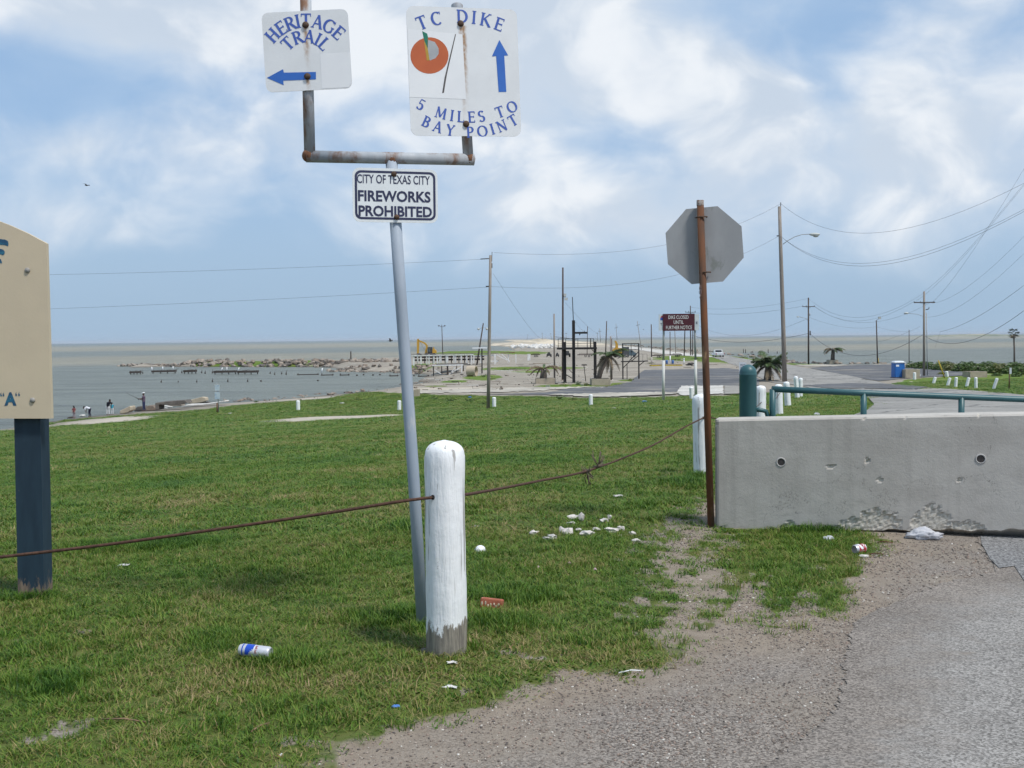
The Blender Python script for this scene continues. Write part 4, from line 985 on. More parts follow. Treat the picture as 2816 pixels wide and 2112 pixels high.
# ------------------------------------------------------------------ white wooden bollards
def bollard_mat(name, wear, seed):
    m = bpy.data.materials.new(name); m.use_nodes = True; t = m.node_tree; q = NG(t); p = t.nodes['Principled BSDF']
    co = q('ShaderNodeTexCoord', out=3); s_ = t.nodes.new('ShaderNodeSeparateXYZ'); t.links.new(co, s_.inputs[0])
    off = q.vm('ADD', co, (seed, seed * .7, 0))
    grain = q.noise(q.scale(off, (1, 1, .09)), 55.0, 6.0, .65)
    c = q.mix(q.ramp(q.noise(off, 7.0, 6.0, .6), .35, .7), (0.82, 0.83, 0.83), (0.76, 0.775, 0.78))
    c = q.mix(q.m('MULTIPLY', q.ramp(grain, .62, .72), .32), c, (.40, .38, .35))
    c = q.mix(q.m('MULTIPLY', q.ramp(q.noise(q.scale(off, (1, 1, .04)), 22.0, 4.0, .6), .605, .62), .7), c, (.20, .18, .155))
    wood = q.mix(q.ramp(grain, .35, .65), (.15, .135, .115), (.30, .27, .22))
    hgt = q.m('ADD', s_.outputs[2], q.m('MULTIPLY', q.m('SUBTRACT', q.noise(q.scale(off, (1, 1, .35)), 16.0, 6.0, .7), .5), wear * 2.6))
    w = q.ramp(hgt, wear * .86, wear * 1.0, 1.0, 0.0)
    c = q.mix(w, c, wood)
    c = q.mix(q.m('MULTIPLY', q.ramp(q.noise(q.scale(off, (1, 1, .5)), 20.0, 5.0, .7), .69, .72), 0.8), c, (.20, .17, .14))
    t.links.new(c, p.inputs['Base Color']); p.inputs['Roughness'].default_value = .6
    bp = t.nodes.new('ShaderNodeBump'); bp.inputs['Distance'].default_value = .007; bp.inputs['Strength'].default_value = .9
    t.links.new(q.m('ADD', grain, q.noise(off, 9.0, 5.0, .6)), bp.inputs['Height']); t.links.new(bp.outputs[0], p.inputs['Normal'])
    return m
def bollard_mesh(name, r_, h, n, mat, seed, bump=.006, lean=0.0):
    mb = MB(); prof_ = []
    for k in range(22): prof_.append((r_ * (1.0 - .02 * k / 21), -.06 + (h - .078 + .06) * k / 21))
    dm = .078 * r_ / .105
    prof_[-1] = (prof_[-1][0], h - dm - .006)
    prof_.append((r_ * .955, h - dm + .004))
    for k in range(1, 8):
        a = rad(90 * k / 8); prof_.append((r_ * .95 * math.cos(a) ** .85, h - dm + .008 + (dm - .012) * math.sin(a)))
    prof_.append((.002, h))
    mb.lathe(prof_, n)
    for i, v in enumerate(mb.v):
        V = Vector(v); k = 1 + bump / r_ * mnoise.noise(Vector((V.x * 9 + seed, V.y * 9, V.z * 2.0))) + bump * .6 / r_ * mnoise.noise(Vector((V.x * 30, V.y * 30 + seed, V.z * 8)))
        mb.v[i] = (V.x * k, V.y * k, V.z)
    me = mb.mesh(name); me.materials.append(mat); return me
BG = 'white bollards along the roped verge'
M_B1 = bollard_mat('white_paint_worn', .155, 1.0); M_B2 = bollard_mat('white_paint', .03, 4.0)
M_HOLE = mk('painted_hole_shade', (.02, .017, .015), rough=1.0)  # near-black colour stands for the shade inside a hole
b1p = gp(1229, 1792); h1_ = (1792 - 1207) * b1p.y / F * 1.01; r1_ = 56.5 * b1p.y / F
b1 = thing('bollard', 'large white round topped wooden bollard with peeling paint at its foot, nearest the camera', 'bollard', b1p, BG)
mesh_obj('body', bollard_mesh('bollard_near', r1_, h1_, 48, M_B1, 1.0), None, b1)
def hole(root, px, py, P, r_, rr_):
    """dark cable hole on the bollard's camera side"""
    q_ = at(px, py, P.y) - P; x = max(-rr_ * .95, min(rr_ * .95, q_.x)); y = -math.sqrt(max(rr_ * rr_ - x * x, 0))
    mb = MB(); mb.sphere((x * .97, y * .97, q_.z), (r_, r_, r_ * 1.1), 10, 8); o = mb.build('cable_hole_shade', M_HOLE, root); return Vector((x, y, q_.z)) + P
hp1 = hole(b1, 1193, 1361, b1p, .012, r1_)
b2p = gp(1933, 1304); h2_ = (1304 - 1081) * b2p.y / F; r2_ = .108
me2 = bollard_mesh('bollard_far', .108, 1.0, 24, M_B2, 7.0, .004)
b2 = thing('bollard', 'white bollard half hidden behind the rusty sign pole', 'bollard', b2p, BG)
o = mesh_obj('body', me2, None, b2); o.scale = (1, 1, h2_); o.rotation_euler = (0, rad(-1.2), 0)
hp2 = hole(b2, 1930, 1147, b2p, .014, r2_)
ROW = [((2091, 1142 + 40), 1060, 23.0, 'white bollard just behind the thick green gate post', 0.5), ((2143, 1141), 1056, None, 'white bollard seen through the gate, nearer of the close pair', -1.5),
       ((2167, 1117), 1049, None, 'white bollard tilted right beside the close pair behind the gate rail', -4), ((2193, 1096), 1034, None, 'white bollard with pointed top leaning left above the gate rail', -4.5), ((2201, 1093), 1039, None, 'slim white bollard farthest along the row above the gate rail', 1.0)]
bcount = []
def place_bollard(P, h, label, tilt, group, sx=None):
    o = bpy.data.objects.new('bollard', me2); COL.objects.link(o); o.location = P; s_ = sx if sx else 1.0
    o.scale = (s_, s_, h); o.rotation_euler = (0, rad(tilt), 0); return tag(o, label, 'bollard', group)
rowp = []
for (bx, by), ty, Yf, lab, tl in ROW:
    if Yf:
        x = (at(bx, 1100, Yf)).x; P = Vector((x, Yf, Hz(x, Yf)))
    else: P = gp(bx, by)
    h = at(bx, ty, P.y).z - P.z
    place_bollard(P, h, lab, tl, BG, 1.05); rowp.append((P, h))
# far bollards at the foot of the bank and across the road: (px, base, top, tilt, label)
FB = [(820, 1128, 1101, 0, 'small white bollard at the far left edge of the lawn'), (1098, 1128, 1101, 1, 'small white bollard half hidden behind the grey sign pole'),
      (1359, 1120, 1092, 0, 'small white bollard beside the tall wooden pole'), (1625, 1115, 1084, 0, 'small white bollard in front of the dark parking lot'), (1902, 1098, 1064, -2, 'small white bollard below the closed notice')]
for px, by, ty, tl, lab in FB:
    P = gp(px, by); place_bollard(P, (by - ty) * kpx(P), lab, tl, 'small bollards along the foot of the bank', 11 * kpx(P) / 2 / .108)
FR = [(2515, 1044, 1024, 0, 'white marker post in front of the tan planter by the toilet'), (2567, 1055, 1036, 17, 'white bollard leaning right, nearest the utility pole'), (2606, 1061, 1038, 16, 'white bollard leaning right, second from the utility pole'),
      (2628, 1064, 1037, 4, 'upright white bollard, third from the utility pole'), (2658, 1064, 1037, 14, 'white bollard leaning right, fourth from the utility pole'), (2684, 1069, 1037, -1, 'straight white bollard, fifth from the utility pole'),
      (2732, 1071, 1038, 18, 'white bollard leaning right, farthest along the verge towards the palm'), (2605, 1036, 1021, -8, 'small white post behind the leaning row across the road')]
for px, by, ty, tl, lab in FR:
    P = gp(px, by); place_bollard(P, (by - ty) * kpx(P), lab, tl, 'white bollards across the road', 8.5 * kpx(P) / 2 / .108)

# ------------------------------------------------------------------ rusty cable
M_CABLE = mk('rusty_cable', (.055, .028, .020), (.10, .05, .032), 60, rough=.9, bump=.002, bscale=200)
def cable(pts, r_, label, n=40):
    """smooth rope through points (Catmull-Rom)"""
    P = [Vector(p_) for p_ in pts]; P = [P[0] * 2 - P[1]] + P + [P[-1] * 2 - P[-2]]; out = []
    for i in range(1, len(P) - 2):
        for k in range(n // (len(P) - 3)):
            u = k / (n // (len(P) - 3)); a, b, c, d = P[i - 1:i + 3]
            out.append(.5 * ((2 * b) + (c - a) * u + (2 * a - 5 * b + 4 * c - d) * u * u + (3 * b - a - 3 * c + d) * u ** 3))
    out.append(P[-2]); o0 = out[0].copy(); mb = MB(); mb.tube([p_ - o0 for p_ in out], r_, 8)
    for i, v in enumerate(mb.v): pass
    return one('cable', mb, M_CABLE, label, 'cable', o0, 'rusty cable strung between the bollards')
y1 = b1p.y - .1
cable([at(-700, 1590, y1 - .25), at(-300, 1564, y1 - .2), at(0, 1532, y1 - .15), at(300, 1497, y1 - .12), at(600, 1455, y1 - .1), at(900, 1411, y1 - .08), at(1100, 1379, y1 - .06), hp1], .0078, 'rusty cable running left from the near bollard across the blue post')
ex = b1p + Vector((r1_ * .5, .05, at(1250, 1365, b1p.y).z - b1p.z))
mid1 = [(1288, 1359, .03), (1400, 1339, .16), (1500, 1319, .28), (1600, 1299, .40), (1700, 1265, .56), (1800, 1222, .74), (1880, 1176, .90)]
cb = cable([ex] + [at(a, b, b1p.y + (b2p.y - b1p.y) * u) for a, b, u in mid1] + [hp2], .0085, 'rusty cable sagging between the near bollard and the one by the sign pole')
r = random.Random(5)
for (a, b, u) in ((1613, 1297, .415), (1645, 1283, .455)):
    mb = MB()
    c_ = at(a, b, b1p.y + (b2p.y - b1p.y) * u) - cb.location
    for k in range(18):
        d_ = Vector((r.uniform(-.06, .06), r.uniform(-.05, .05), r.uniform(-.11, .05) if a < 1620 else r.uniform(-.05, .13))); mb.tube([c_ + Vector((r.uniform(-.01, .01), 0, .01)), c_ + d_ * .5 + Vector((r.uniform(-.015, .015), 0, 0)), c_ + d_], .0035, 5)
    mb.tube([c_ + Vector((-.035, 0, -.012)), c_ + Vector((.035, 0, .014))], .013, 8)
    mb.build('wire_tie', mk('dry_knot', (.16, .12, .085), (.08, .06, .045), 30), cb)
(PA, ha), (PB, hb), (PC, hc) = rowp[0], rowp[1], rowp[2]
cable([b2p + Vector((.1, 0, h2_ * .70)), (b2p + PA) / 2 + Vector((0, 0, .38)), PA + Vector((0, -.1, ha * .6))], .007, 'thin dark cable between the second bollard and the green gate post')
cable([PA + Vector((.1, 0, ha * .55)), (PA + PB) / 2 + Vector((0, 0, .40)), PB + Vector((0, -.1, hb * .72))], .008, 'thin dark cable seen through the gate')

# ------------------------------------------------------------------ concrete barrier
BL = Vector((1.70, 9.17, 0)); BR_ = Vector((3.95, 8.44, 0)); bd = (BR_ - BL).normalized(); bn = bd.cross(Vector((0, 0, 1)))
LB = 4.9; TH = .26
def bz(u): s_ = u / (BR_ - BL).length; return (-.035 + .11 * s_ if s_ > 0 else -.035, .899 + .077 * s_)
br = thing('concrete_barrier', 'long grey concrete road barrier with chipped lower edge', 'barrier', BL)
def bpx(px, py):
    """pixel -> (u along, height fraction) on the barrier's front face"""
    q_ = plane_pt(px, py, BL, bn) - BL; u = q_.dot(bd); z0, z1 = bz(u); return u, (q_.z - z0) / (z1 - z0)
CH = [bpx(1000 * 0 + a, b) + (w, h) for a, b, w, h in [(2170, 1452, .07, .06), (2200, 1455, .08, .04), (2345, 1445, .10, .07), (2400, 1436, .13, .12), (2440, 1440, .10, .10), (2540, 1440, .10, .10), (2560, 1425, .09, .13), (2585, 1434, .09, .10), (2650, 1448, .10, .05), (2690, 1453, .05, .04), (2290, 1455, .05, .03), (2380, 1455, .3, .035), (2600, 1455, .25, .03), (1968, 1165, .02, .03), (1966, 1250, .012, .08), (2376, 1152, .015, .02), (2488, 1147, .012, .015), (2692, 1142, .015, .02),
      (2285, 1283, .05, .012), (2385, 1268, .02, .03), (2640, 1320, .02, .02), (2420, 1320, .02, .02)]]
NU, NV = 300, 64
us = np.linspace(0, LB, NU); vs_ = np.linspace(0, 1, NV); U, V = np.meshgrid(us, vs_); dep = np.zeros_like(U); chip = np.zeros_like(U)
for (cu, cv, cw, chh) in CH:
    e = 1 - np.sqrt(((U - cu) / cw) ** 2 + ((V - cv) / chh) ** 2); big = cw > .03 and cv < .25
    chip = np.maximum(chip, np.clip(e * 4 + 1.6 * vnoise(U, V, .035, cu), 0, 1) * (e > -.15))
hsh = np.abs(vnoise(U, V, .03, 3.0)) + .6 * np.abs(vnoise(U, V, .012, 5.0))
dep = chip * (.008 + .007 * hsh)
z0 = -.035 + .11 * U / (BR_ - BL).length; z1 = .899 + .077 * U / (BR_ - BL).length
edge_ = np.maximum(0, .022 - U) * .8 + np.maximum(0, .014 - (1 - V) * .9) * .9
X = U[..., None] * np.array(bd)[None, None] + (-(dep + edge_))[..., None] * np.array(bn)[None, None]
X[..., 2] = z0 + (z1 - z0) * V + .012 * vnoise(U, V, .1, 2.0) * (V < .02)
fv = X.reshape(-1, 3); i, j = np.meshgrid(np.arange(NV - 1), np.arange(NU - 1), indexing='ij')
ff = np.stack([i * NU + j, i * NU + j + 1, (i + 1) * NU + j + 1, (i + 1) * NU + j], -1).reshape(-1, 4)
# top, ends, back from the rim of the front grid
top_i = (NV - 1) * NU + np.arange(NU); bn_ = np.array(bn)
tb0 = fv[top_i] - bn_ * .012; tb0[:, 2] = z1[-1]; tb1 = fv[top_i] - bn_ * TH; tb1[:, 2] = z1[-1] + 0.001; bb = fv[np.arange(NU)] - bn_ * TH; bb[:, 2] = -.06  # back foot carried down to the ground so the gap underneath stays dark
base_n = len(fv); allv = np.vstack([fv, tb1, bb]); k = np.arange(NU - 1)
topf = np.stack([top_i[:-1], top_i[1:], base_n + k + 1, base_n + k], -1)
backf = np.stack([base_n + k, base_n + k + 1, base_n + NU + k + 1, base_n + NU + k], -1)
botf = np.stack([k + 1, k, base_n + NU + k, base_n + NU + k + 1], -1)
lend = [[ii * NU, (ii + 1) * NU, base_n, base_n] for ii in range(0)]
sides = np.array([[0, (NV - 1) * NU, base_n, base_n + NU], [NU - 1, base_n + 2 * NU - 1, base_n + NU - 1, NV * NU - 1]])
bme = arr_mesh('barrier_block', allv, np.vstack([ff, topf, backf, botf, sides]), False)
a_ = bme.attributes.new('chip', 'FLOAT', 'POINT'); a_.data.foreach_set('value', np.concatenate([chip.ravel(), np.zeros(2 * NU)]).astype(np.float32))
m = bpy.data.materials.new('barrier_concrete'); m.use_nodes = True; t = m.node_tree; q = NG(t); p = t.nodes['Principled BSDF']
co = q('ShaderNodeTexCoord', out=3); ca = q('ShaderNodeAttribute', out=2, attribute_name='chip')
c = q.mix(q.ramp(q.noise(q.scale(co, (1, 1, 1.6)), 2.2, 8.0, .62), .32, .68), (.42, .39, .35), (.50, .47, .425))
c = q.mix(q.m('MULTIPLY', q.ramp(q.noise(q.scale(co, (1, 1, 5.0)), 6.0, 7.0, .7), .56, .70), .5), c, (.34, .32, .29))
c = q.mix(q.m('MULTIPLY', q.ramp(q.noise(co, 60.0, 4.0, .7), .69, .76), .4), c, (.2, .19, .175))
c = q.mix(q.m('MULTIPLY', q.ramp(q.noise(q.scale(co, (1, 1, 3)), 14.0, 6.0, .7), .64, .70), .5), c, (.50, .48, .45))
vo = q('ShaderNodeTexVoronoi', {'Vector': q.vm('ADD', co, q.vm('SCALE', q.noise(co, 3.0, 5.0, .7, out=1))), 'Scale': 1.1}, out=0, feature='DISTANCE_TO_EDGE')
c = q.mix(q.m('MULTIPLY', q.ramp(vo, .002, .006, 1.0, 0.0), q.ramp(q.noise(co, 2.0, 3.0), .5, .6, 0.0, .6)), c, (.12, .11, .10))
c = q.mix(q.m('MULTIPLY', q.ramp(q.noise(q.scale(co, (9, 9, .35)), 1.0, 5.0, .65), .50, .72), .30), c, (.27, .25, .225))
c = q.mix(q.m('MULTIPLY', q.ramp(q.noise(q.scale(co, (.6, .6, 14)), 1.0, 4.0, .6), .56, .68), .22), c, (.56, .53, .48))
chc = q.mix(q.ramp(q.noise(co, 45.0, 5.0, .7), .35, .65), (.40, .36, .30), (.62, .58, .51))
c = q.mix(q.ramp(ca, .25, .6), c, chc)
t.links.new(c, p.inputs['Base Color']); p.inputs['Roughness'].default_value = .93; p.inputs['Specular IOR Level'].default_value = .15
bp = t.nodes.new('ShaderNodeBump'); bp.inputs['Distance'].default_value = .002
t.links.new(q.m('ADD', q.noise(co, 50.0, 5.0, .7), q.noise(co, 12.0, 4.0, .6)), bp.inputs['Height']); t.links.new(bp.outputs[0], p.inputs['Normal'])
bme.materials.append(m); mesh_obj('block', bme, None, br)
Rb = Matrix((bd, Vector((0, 0, 1)), bn)).transposed()
for (a, b) in ((2148, 1271), (2697, 1262)):
    c_ = plane_pt(a, b, BL, bn) - BL; mb = MB(); mb.lathe([(.040, -.001), (.040, .0035), (.030, .004), (.029, -.0005)], 20, c_, Rb); hr = mb.build('drain_hole', mk('pale_pipe_rim', (.50, .48, .46), (.42, .40, .38), 20), br)
    mb = MB(); mb.lathe([(.0295, .0015), (.0005, .0015)], 20, c_, Rb); mb.build('hole_shade_disc', mk('hole_shade', (.07, .062, .06), (.04, .036, .034), 30, rough=1.0), hr)  # flat disc on the face, the hole's shade put into its colour

# ------------------------------------------------------------------ green pipe gate
GPY = 13.7; gpp = Vector((at(2057, 1100, GPY).x, GPY, 0)); gpp.z = Hz(gpp.x, GPY)
M_GRN = mk('blue_green_paint', (0.030, 0.095, 0.105), (0.040, 0.115, 0.125), 5, rough=.42, spec=.4, stretch=(1, 1, .5), third=((.055, .13, .135), 8, .6, .75), bump=.0006, bscale=60)
rg = 23.5 * GPY / F; hg = at(2057, 1002, GPY).z - gpp.z
gt = thing('gate_post', 'thick dark green steel gate post with domed cap', 'gate post', gpp)
mb = MB(); mb.lathe([(rg, -.1), (rg, hg - .135), (rg * 1.02, hg - .130), (rg * 1.02, hg - .124), (rg, hg - .118)] + [(rg * math.cos(rad(a)), hg - rg * 1.02 + rg * 1.02 * math.sin(rad(a))) for a in range(6, 90, 9)] + [(.001, hg)], 32); mb.build('post', M_GRN, gt)
pc = at(2085, 1127, GPY) - gpp; MB().bar(Vector((rg * .7, 0, pc.z - .13)), Vector((rg * .7, 0, pc.z + .09)), .05, .03, (0, 1, 0)).build('hinge_plate', M_GRN, gt)
MB().tube([Vector((rg * .8, 0, pc.z)), pc + Vector((.02, 0, 0)), pc + Vector((.10, 0, -.02)), pc + Vector((.125, 0, -.1)), pc + Vector((.125, 0, -.35))], .03, 10).build('hinge_pipe', M_GRN, gt)
ga = thing('pipe_gate', 'dark green steel pipe gate closing the road behind the barrier', 'gate', gpp)
rp = .0385
def gq(px, py): return at(px, py, GPY - .02) - gpp
MB().tube([gq(2123, 1070), gq(2400, 1082), gq(2816, 1098.5), gq(3400, 1128)], rp, 14).build('rail', M_GRN, ga)
zb = lambda px: gq(px, 1070 + (px - 2123) * .041).z - .62
for px in (2124.5, 2375, 2644, 2930, 3385):
    a = gq(px, 1070 + (px - 2123) * .041); b = a.copy(); b.z = zb(px) - (.0 if px > 2130 else .02); MB().tube([b, a], rp * .98, 14).build('upright', M_GRN, ga)
a, b = gq(2124, 1070), gq(3385, 1122); a.z = zb(2124); b.z = zb(3385); MB().tube([a, b], rp, 14).build('rail', M_GRN, ga)
a = gq(3385, 1122); e_ = Vector((a.x, a.y, Hz(a.x + gpp.x, GPY) - gpp.z)); MB().tube([e_ + Vector((.1, 0, -.05)), Vector((e_.x + .1, a.y, a.z + .1))], .09, 14).build('latch_post', M_GRN, ga)
# ------------------------------------------------------------------ litter in the foreground
def can(P, rz, tiltx, Rr, Ln, label, kind, dentamp=.08):
    root = thing('drink_can', label, 'can', P); root.rotation_euler = (0, tiltx, rz)
    RX = Matrix.Rotation(rad(90), 3, 'Y')                                  # lathe axis along +X
    sil = mk('can_silver', (.62, .63, .66), (.55, .56, .60), 12, rough=.35, metal=.35)
    def dent(mb):
        for i, v in enumerate(mb.v):
            V = Vector(v); k = 1 - dentamp * max(0, mnoise.noise(Vector((V.x * 22 + Rr * 300, V.y * 18, V.z * 18)))); mb.v[i] = (V.x, V.y * k, Rr + (V.z - Rr) * k)
        return mb
    c0 = (-Ln / 2, 0, Rr)
    dent(MB().lathe([(Rr * .80, 0), (Rr * .86, .003), (Rr * .86, .006), (Rr, .016), (Rr, Ln - .012), (Rr * .82, Ln), (Rr * .74, Ln - .002), (Rr * .6, Ln - .006), (.0005, Ln - .004)], 24, c0, RX)).build('body', sil, root)
    MB().lathe([(Rr * .78, .0015), (Rr * .72, .006), (.0005, .0065)], 20, c0, RX).build('lid', mk('can_lid', (.34, .34, .35), (.25, .25, .26), 12, rough=.4, metal=.3) if kind == 'blue' else mk('can_end_shade', (.22, .19, .19), (.28, .25, .25), 30, rough=.6), root)
    def shell(x0, x1, a0, a1, mat, nm, up=.0006, slant=0.0):
        mb = MB(); n = 14; vs = []
        for x in (x0, x1):
            for k in range(n + 1):
                a = rad(a0 + (a1 - a0) * k / n); xx = x + slant * (k / n - .5)
                vs.append((-Ln / 2 + xx, -math.cos(a) * (Rr + up), Rr + math.sin(a) * (Rr + up)))
        mb.add(vs, [(k, k + 1, n + 2 + k, n + 1 + k) for k in range(n)], True); return dent(mb).build(nm, mat, root)
    if kind == 'blue':
        bl = mk('can_blue', (.015, .06, .42), (.02, .09, .50), 10, rough=.35)
        shell(.020, .026, -40, 200, bl, 'blue_band'); shell(.040, .082, -30, 190, bl, 'blue_panel', slant=.004); shell(.0835, .0875, -60, 200, mk('can_white', (.78, .78, .80), rough=.4), 'white_band', .0009)
        v, fs = font_mesh('Red Bull', .02); mb = MB(); vs = []
        for a, b in v:
            th_ = rad(35 + a * 75); vs.append((-Ln / 2 + .096 + b * .012, -math.cos(th_) * (Rr + .0009), Rr + math.sin(th_) * (Rr + .0009)))
        mb.add(vs, fs); dent(mb).build('lettering', mk('can_red', (.38, .06, .05), rough=.5), root)
    else:
        rd = mk('can_red_paint', (.42, .02, .035), (.52, .05, .06), 14, rough=.38); wh = mk('can_white', (.78, .78, .80), rough=.4)
        shell(.020, Ln - .012, -70, 230, rd, 'red_panel'); shell(.022, .045, 5, 130, wh, 'white_band', .0012, slant=-.03); shell(.049, .054, 0, 140, mk('can_dark_red', (.12, .01, .03), rough=.4), 'dark_stripe', .0014, slant=-.03)
        for (x0, x1, a0, a1, sl) in ((.064, .070, 20, 75, .012), (.074, .079, 30, 85, -.014), (.083, .088, 18, 60, .010)):
            shell(x0, x1, a0, a1, wh, 'white_mark', .0013, sl)
    return root
can(gp(702, 1818, .020), rad(-12), rad(4), .0305, .166, 'slim blue and silver drink can lying in the grass', 'blue')
can(gp(2363, 1524, .006), rad(28), rad(0), .034, .098, 'dented red drink can lying on the gravel near the barrier', 'red', .16)

def blob(name, px, py, w_px, h_px, mat, label, cat, seed, dy=None, amp=.35, sub=2, lift=.4, group=None, rz=0.0, fold=False):
    P = gp(px, py); k = kpx(P); me = rockmesh(name, mat, seed, sub, amp, 1.0)
    if fold:
        for v in me.vertices: v.co.z = v.co.z * .35 + .5 * mnoise.noise(v.co * 2.3 + Vector((seed, 0, 0)))
    o = bpy.data.objects.new(name, me); COL.objects.link(o); o.location = P + Vector((0, 0, h_px * k * lift)); o.scale = (w_px * k / 2, (dy or w_px * k / 2.4), h_px * k / 2 * 1.1); o.rotation_euler = (0, 0, rz)
    return tag(o, label, cat, group)
M_FOAM = mk('white_foam', (.80, .81, .82), (.74, .75, .77), 30, rough=.6)
mb = MB(); mb.lathe([(.001, .048)] + [(.045 * math.sin(rad(a)) * (1.0), .048 * math.cos(rad(a))) for a in range(8, 90, 8)] + [(.046, -.01), (.043, -.01), (.001, .044)], 24)
one('foam_dome', mb, M_FOAM, 'small white foam dome sitting in the grass right of the near bollard', 'litter', gp(1321, 1517))
# perforated brick half sunk in the lawn
bp_ = gp(1352, 1668); bk = thing('brick', 'broken red perforated brick half sunk in the grass right of the bollard', 'brick', bp_, rz=rad(-9)); bk.rotation_euler = (rad(-10), rad(5), rad(-10))
mb = MB(); mb.box((0, 0, .018), (.135, .06, .062)); o = mb.build('body', mk('red_brick', (.36, .115, .065), (.28, .085, .05), 20, rough=.9, third=((.48, .38, .27), 14, .60, .68), bump=.002), bk); bv = o.modifiers.new('b', 'BEVEL'); bv.width = .008; bv.segments = 2
for x in (-.055, -.034, -.018, -.002, .018, .032, .046):
    mb = MB(); mb.sphere((x, -.0305, random.uniform(.004, .022)), (.0055, .003, .013 if x < -.03 else .009), 8, 6); mb.build('core_hole', mk('mortar_cream', (.55, .48, .36), (.36, .30, .22), 60, rough=.9), bk)
M_SCRAP = mk('pale_shell', (.62, .58, .54), (.42, .38, .34), 16, rough=.8, third=((.80, .78, .75), 10, .5, .65))
SCR = [(1467, 1471, 22, 10, 'leftmost pale shell scrap of the scattered litter'), (1503, 1484, 18, 7, 'thin pale shell scrap beside the leftmost pair'), (1520, 1484, 20, 13, 'rounded grey shell in front of the larger white one'),
       (1545, 1468, 16, 15, 'greyish half of the largest shell pair'), (1561, 1469, 24, 15, 'largest bright white shell in the scattered litter'), (1592, 1461, 15, 8, 'small grey shell behind the largest white one'),
       (1614, 1474, 38, 13, 'long pale bone shaped scrap in the middle of the litter'), (1641, 1461, 20, 8, 'flat pale scrap behind the long bone shaped one'), (1682, 1464, 32, 12, 'torn white paper scrap right of the long one'), (1708, 1461, 16, 14, 'upright pointed paper scrap at the dark hollow'),
       (1707, 1475, 9, 4, 'tiny white flake below the pointed scrap'), (1740, 1471, 19, 8, 'pale scrap at the right end of the litter'), (1748, 1491, 20, 8, 'white flake at the edge of the bare path'), (1577, 1427, 30, 9, 'slanting white stick like scrap behind the shells'),
       (1571, 1442, 24, 7, 'row of small white crumbs behind the shells'), (1599, 1434, 13, 18, 'crumpled upright white scrap behind the shells'), (1660, 1436, 22, 9, 'flat white scrap farther back on the right'), (1676, 1429, 10, 11, 'small standing white scrap farther back on the right'), (1702, 1367, 24, 6, 'lone pale scrap towards the barrier'), (1308, 1449, 18, 4, 'faint white flake behind the foam dome')]
for k, (a, b, w, h, lab) in enumerate(SCR):
    blob('shell_scrap', a, b, w * 1.15, h * 1.2, M_SCRAP, lab, 'scrap', 11 + k * 1.7, amp=.75, group='pale scraps scattered on the lawn', rz=random.uniform(-.4, .4), lift=.45)
M_PAPER = mk('torn_paper', (.72, .71, .70), (.55, .52, .50), 20, rough=.8)
blob('paper_scrap', 340, 1558, 34, 12, M_PAPER, 'crumpled white paper lying in the grass right of the blue post', 'paper', 3.3, fold=True)
blob('paper_scrap', 1244, 1826, 32, 13, M_PAPER, 'torn white paper at the foot of the near bollard', 'paper', 8.1, amp=.7, fold=True)
blob('paper_scrap', 1240, 1893, 36, 13, M_PAPER, 'crumpled white paper near the gravel edge below the bollard', 'paper', 5.7, amp=.7, fold=True)
blob('plastic_scrap', 1088, 1947, 26, 13, mk('blue_plastic', (.06, .17, .48), (.09, .22, .55), 20, rough=.5), 'bright blue plastic scrap in the grass at the gravel edge', 'plastic', 2.2, fold=True)
blob('plastic_cup', 2277, 1488, 28, 17, mk('cloudy_plastic', (.62, .64, .66), (.48, .50, .52), 20, rough=.4), 'crushed cloudy plastic cup left of the red can', 'cup', 6.1, amp=.5)
blob('shell', 2376, 1533, 28, 9, M_SCRAP, 'pale shell on the gravel below the red can', 'shell', 9.4, amp=.3)
blob('paper_scrap', 1350, 1610, 9, 5, M_PAPER, 'pale crumb between the dome and the brick', 'paper', 4.4)
blob('pink_flower', 1480, 1564, 9, 9, mk('pink_petal', (.62, .42, .45), (.52, .34, .38), 30), 'left of three small pink clover heads', 'flower', 1.4, group='pink clover heads in the lawn')
blob('pink_flower', 1565, 1553, 11, 9, MATS['pink_petal'], 'middle of three small pink clover heads', 'flower', 2.4, group='pink clover heads in the lawn')
blob('pink_flower', 1636, 1570, 11, 9, MATS['pink_petal'], 'right of three small pink clover heads', 'flower', 3.4, group='pink clover heads in the lawn')
P = gp(773, 2078); ck = thing('cigarette_butt', 'cigarette butt on the bare soil at the bottom edge', 'cigarette', P, rz=rad(70))
MB().tube([(-.012, 0, .004), (.006, 0, .004)], .004, 8).build('paper', M_FOAM, ck); MB().tube([(-.025, 0, .004), (-.0121, 0, .004)], .004, 8).build('filter', mk('filter_orange', (.50, .24, .10), (.58, .34, .18), 60), ck)
for (a, b, c, d, lab, mt) in ((1702, 1857, 1768, 1850, 'white drinking straw on the gravel at the grass edge', M_FOAM), (280, 1985, 400, 1992, 'long brown stick in the grass at lower left', mk('dry_stick', (.26, .17, .10), (.18, .11, .07), 30)), (690, 2020, 740, 1995, 'short dry stem in the grass at the bottom', MATS['dry_stick']), (2413, 1495, 2455, 1496, 'dark red twig on the gravel right of the red can', mk('dark_twig', (.10, .035, .025), (.16, .06, .04), 30)), (2390, 1528, 2430, 1528, 'thin dark twig behind the pale shell', MATS['dark_twig'])):
    A_, B_ = gp(a, b, .012), gp(c, d, .010); M_ = (A_ + B_) / 2; mb = MB(); mb.tube([A_ - M_, Vector((0, .006, .006)), B_ - M_], .0035 if mt is not M_FOAM else .0028, 6); one('stick' if mt is not M_FOAM else 'straw', mb, mt, lab, 'stick' if mt is not M_FOAM else 'straw', M_)
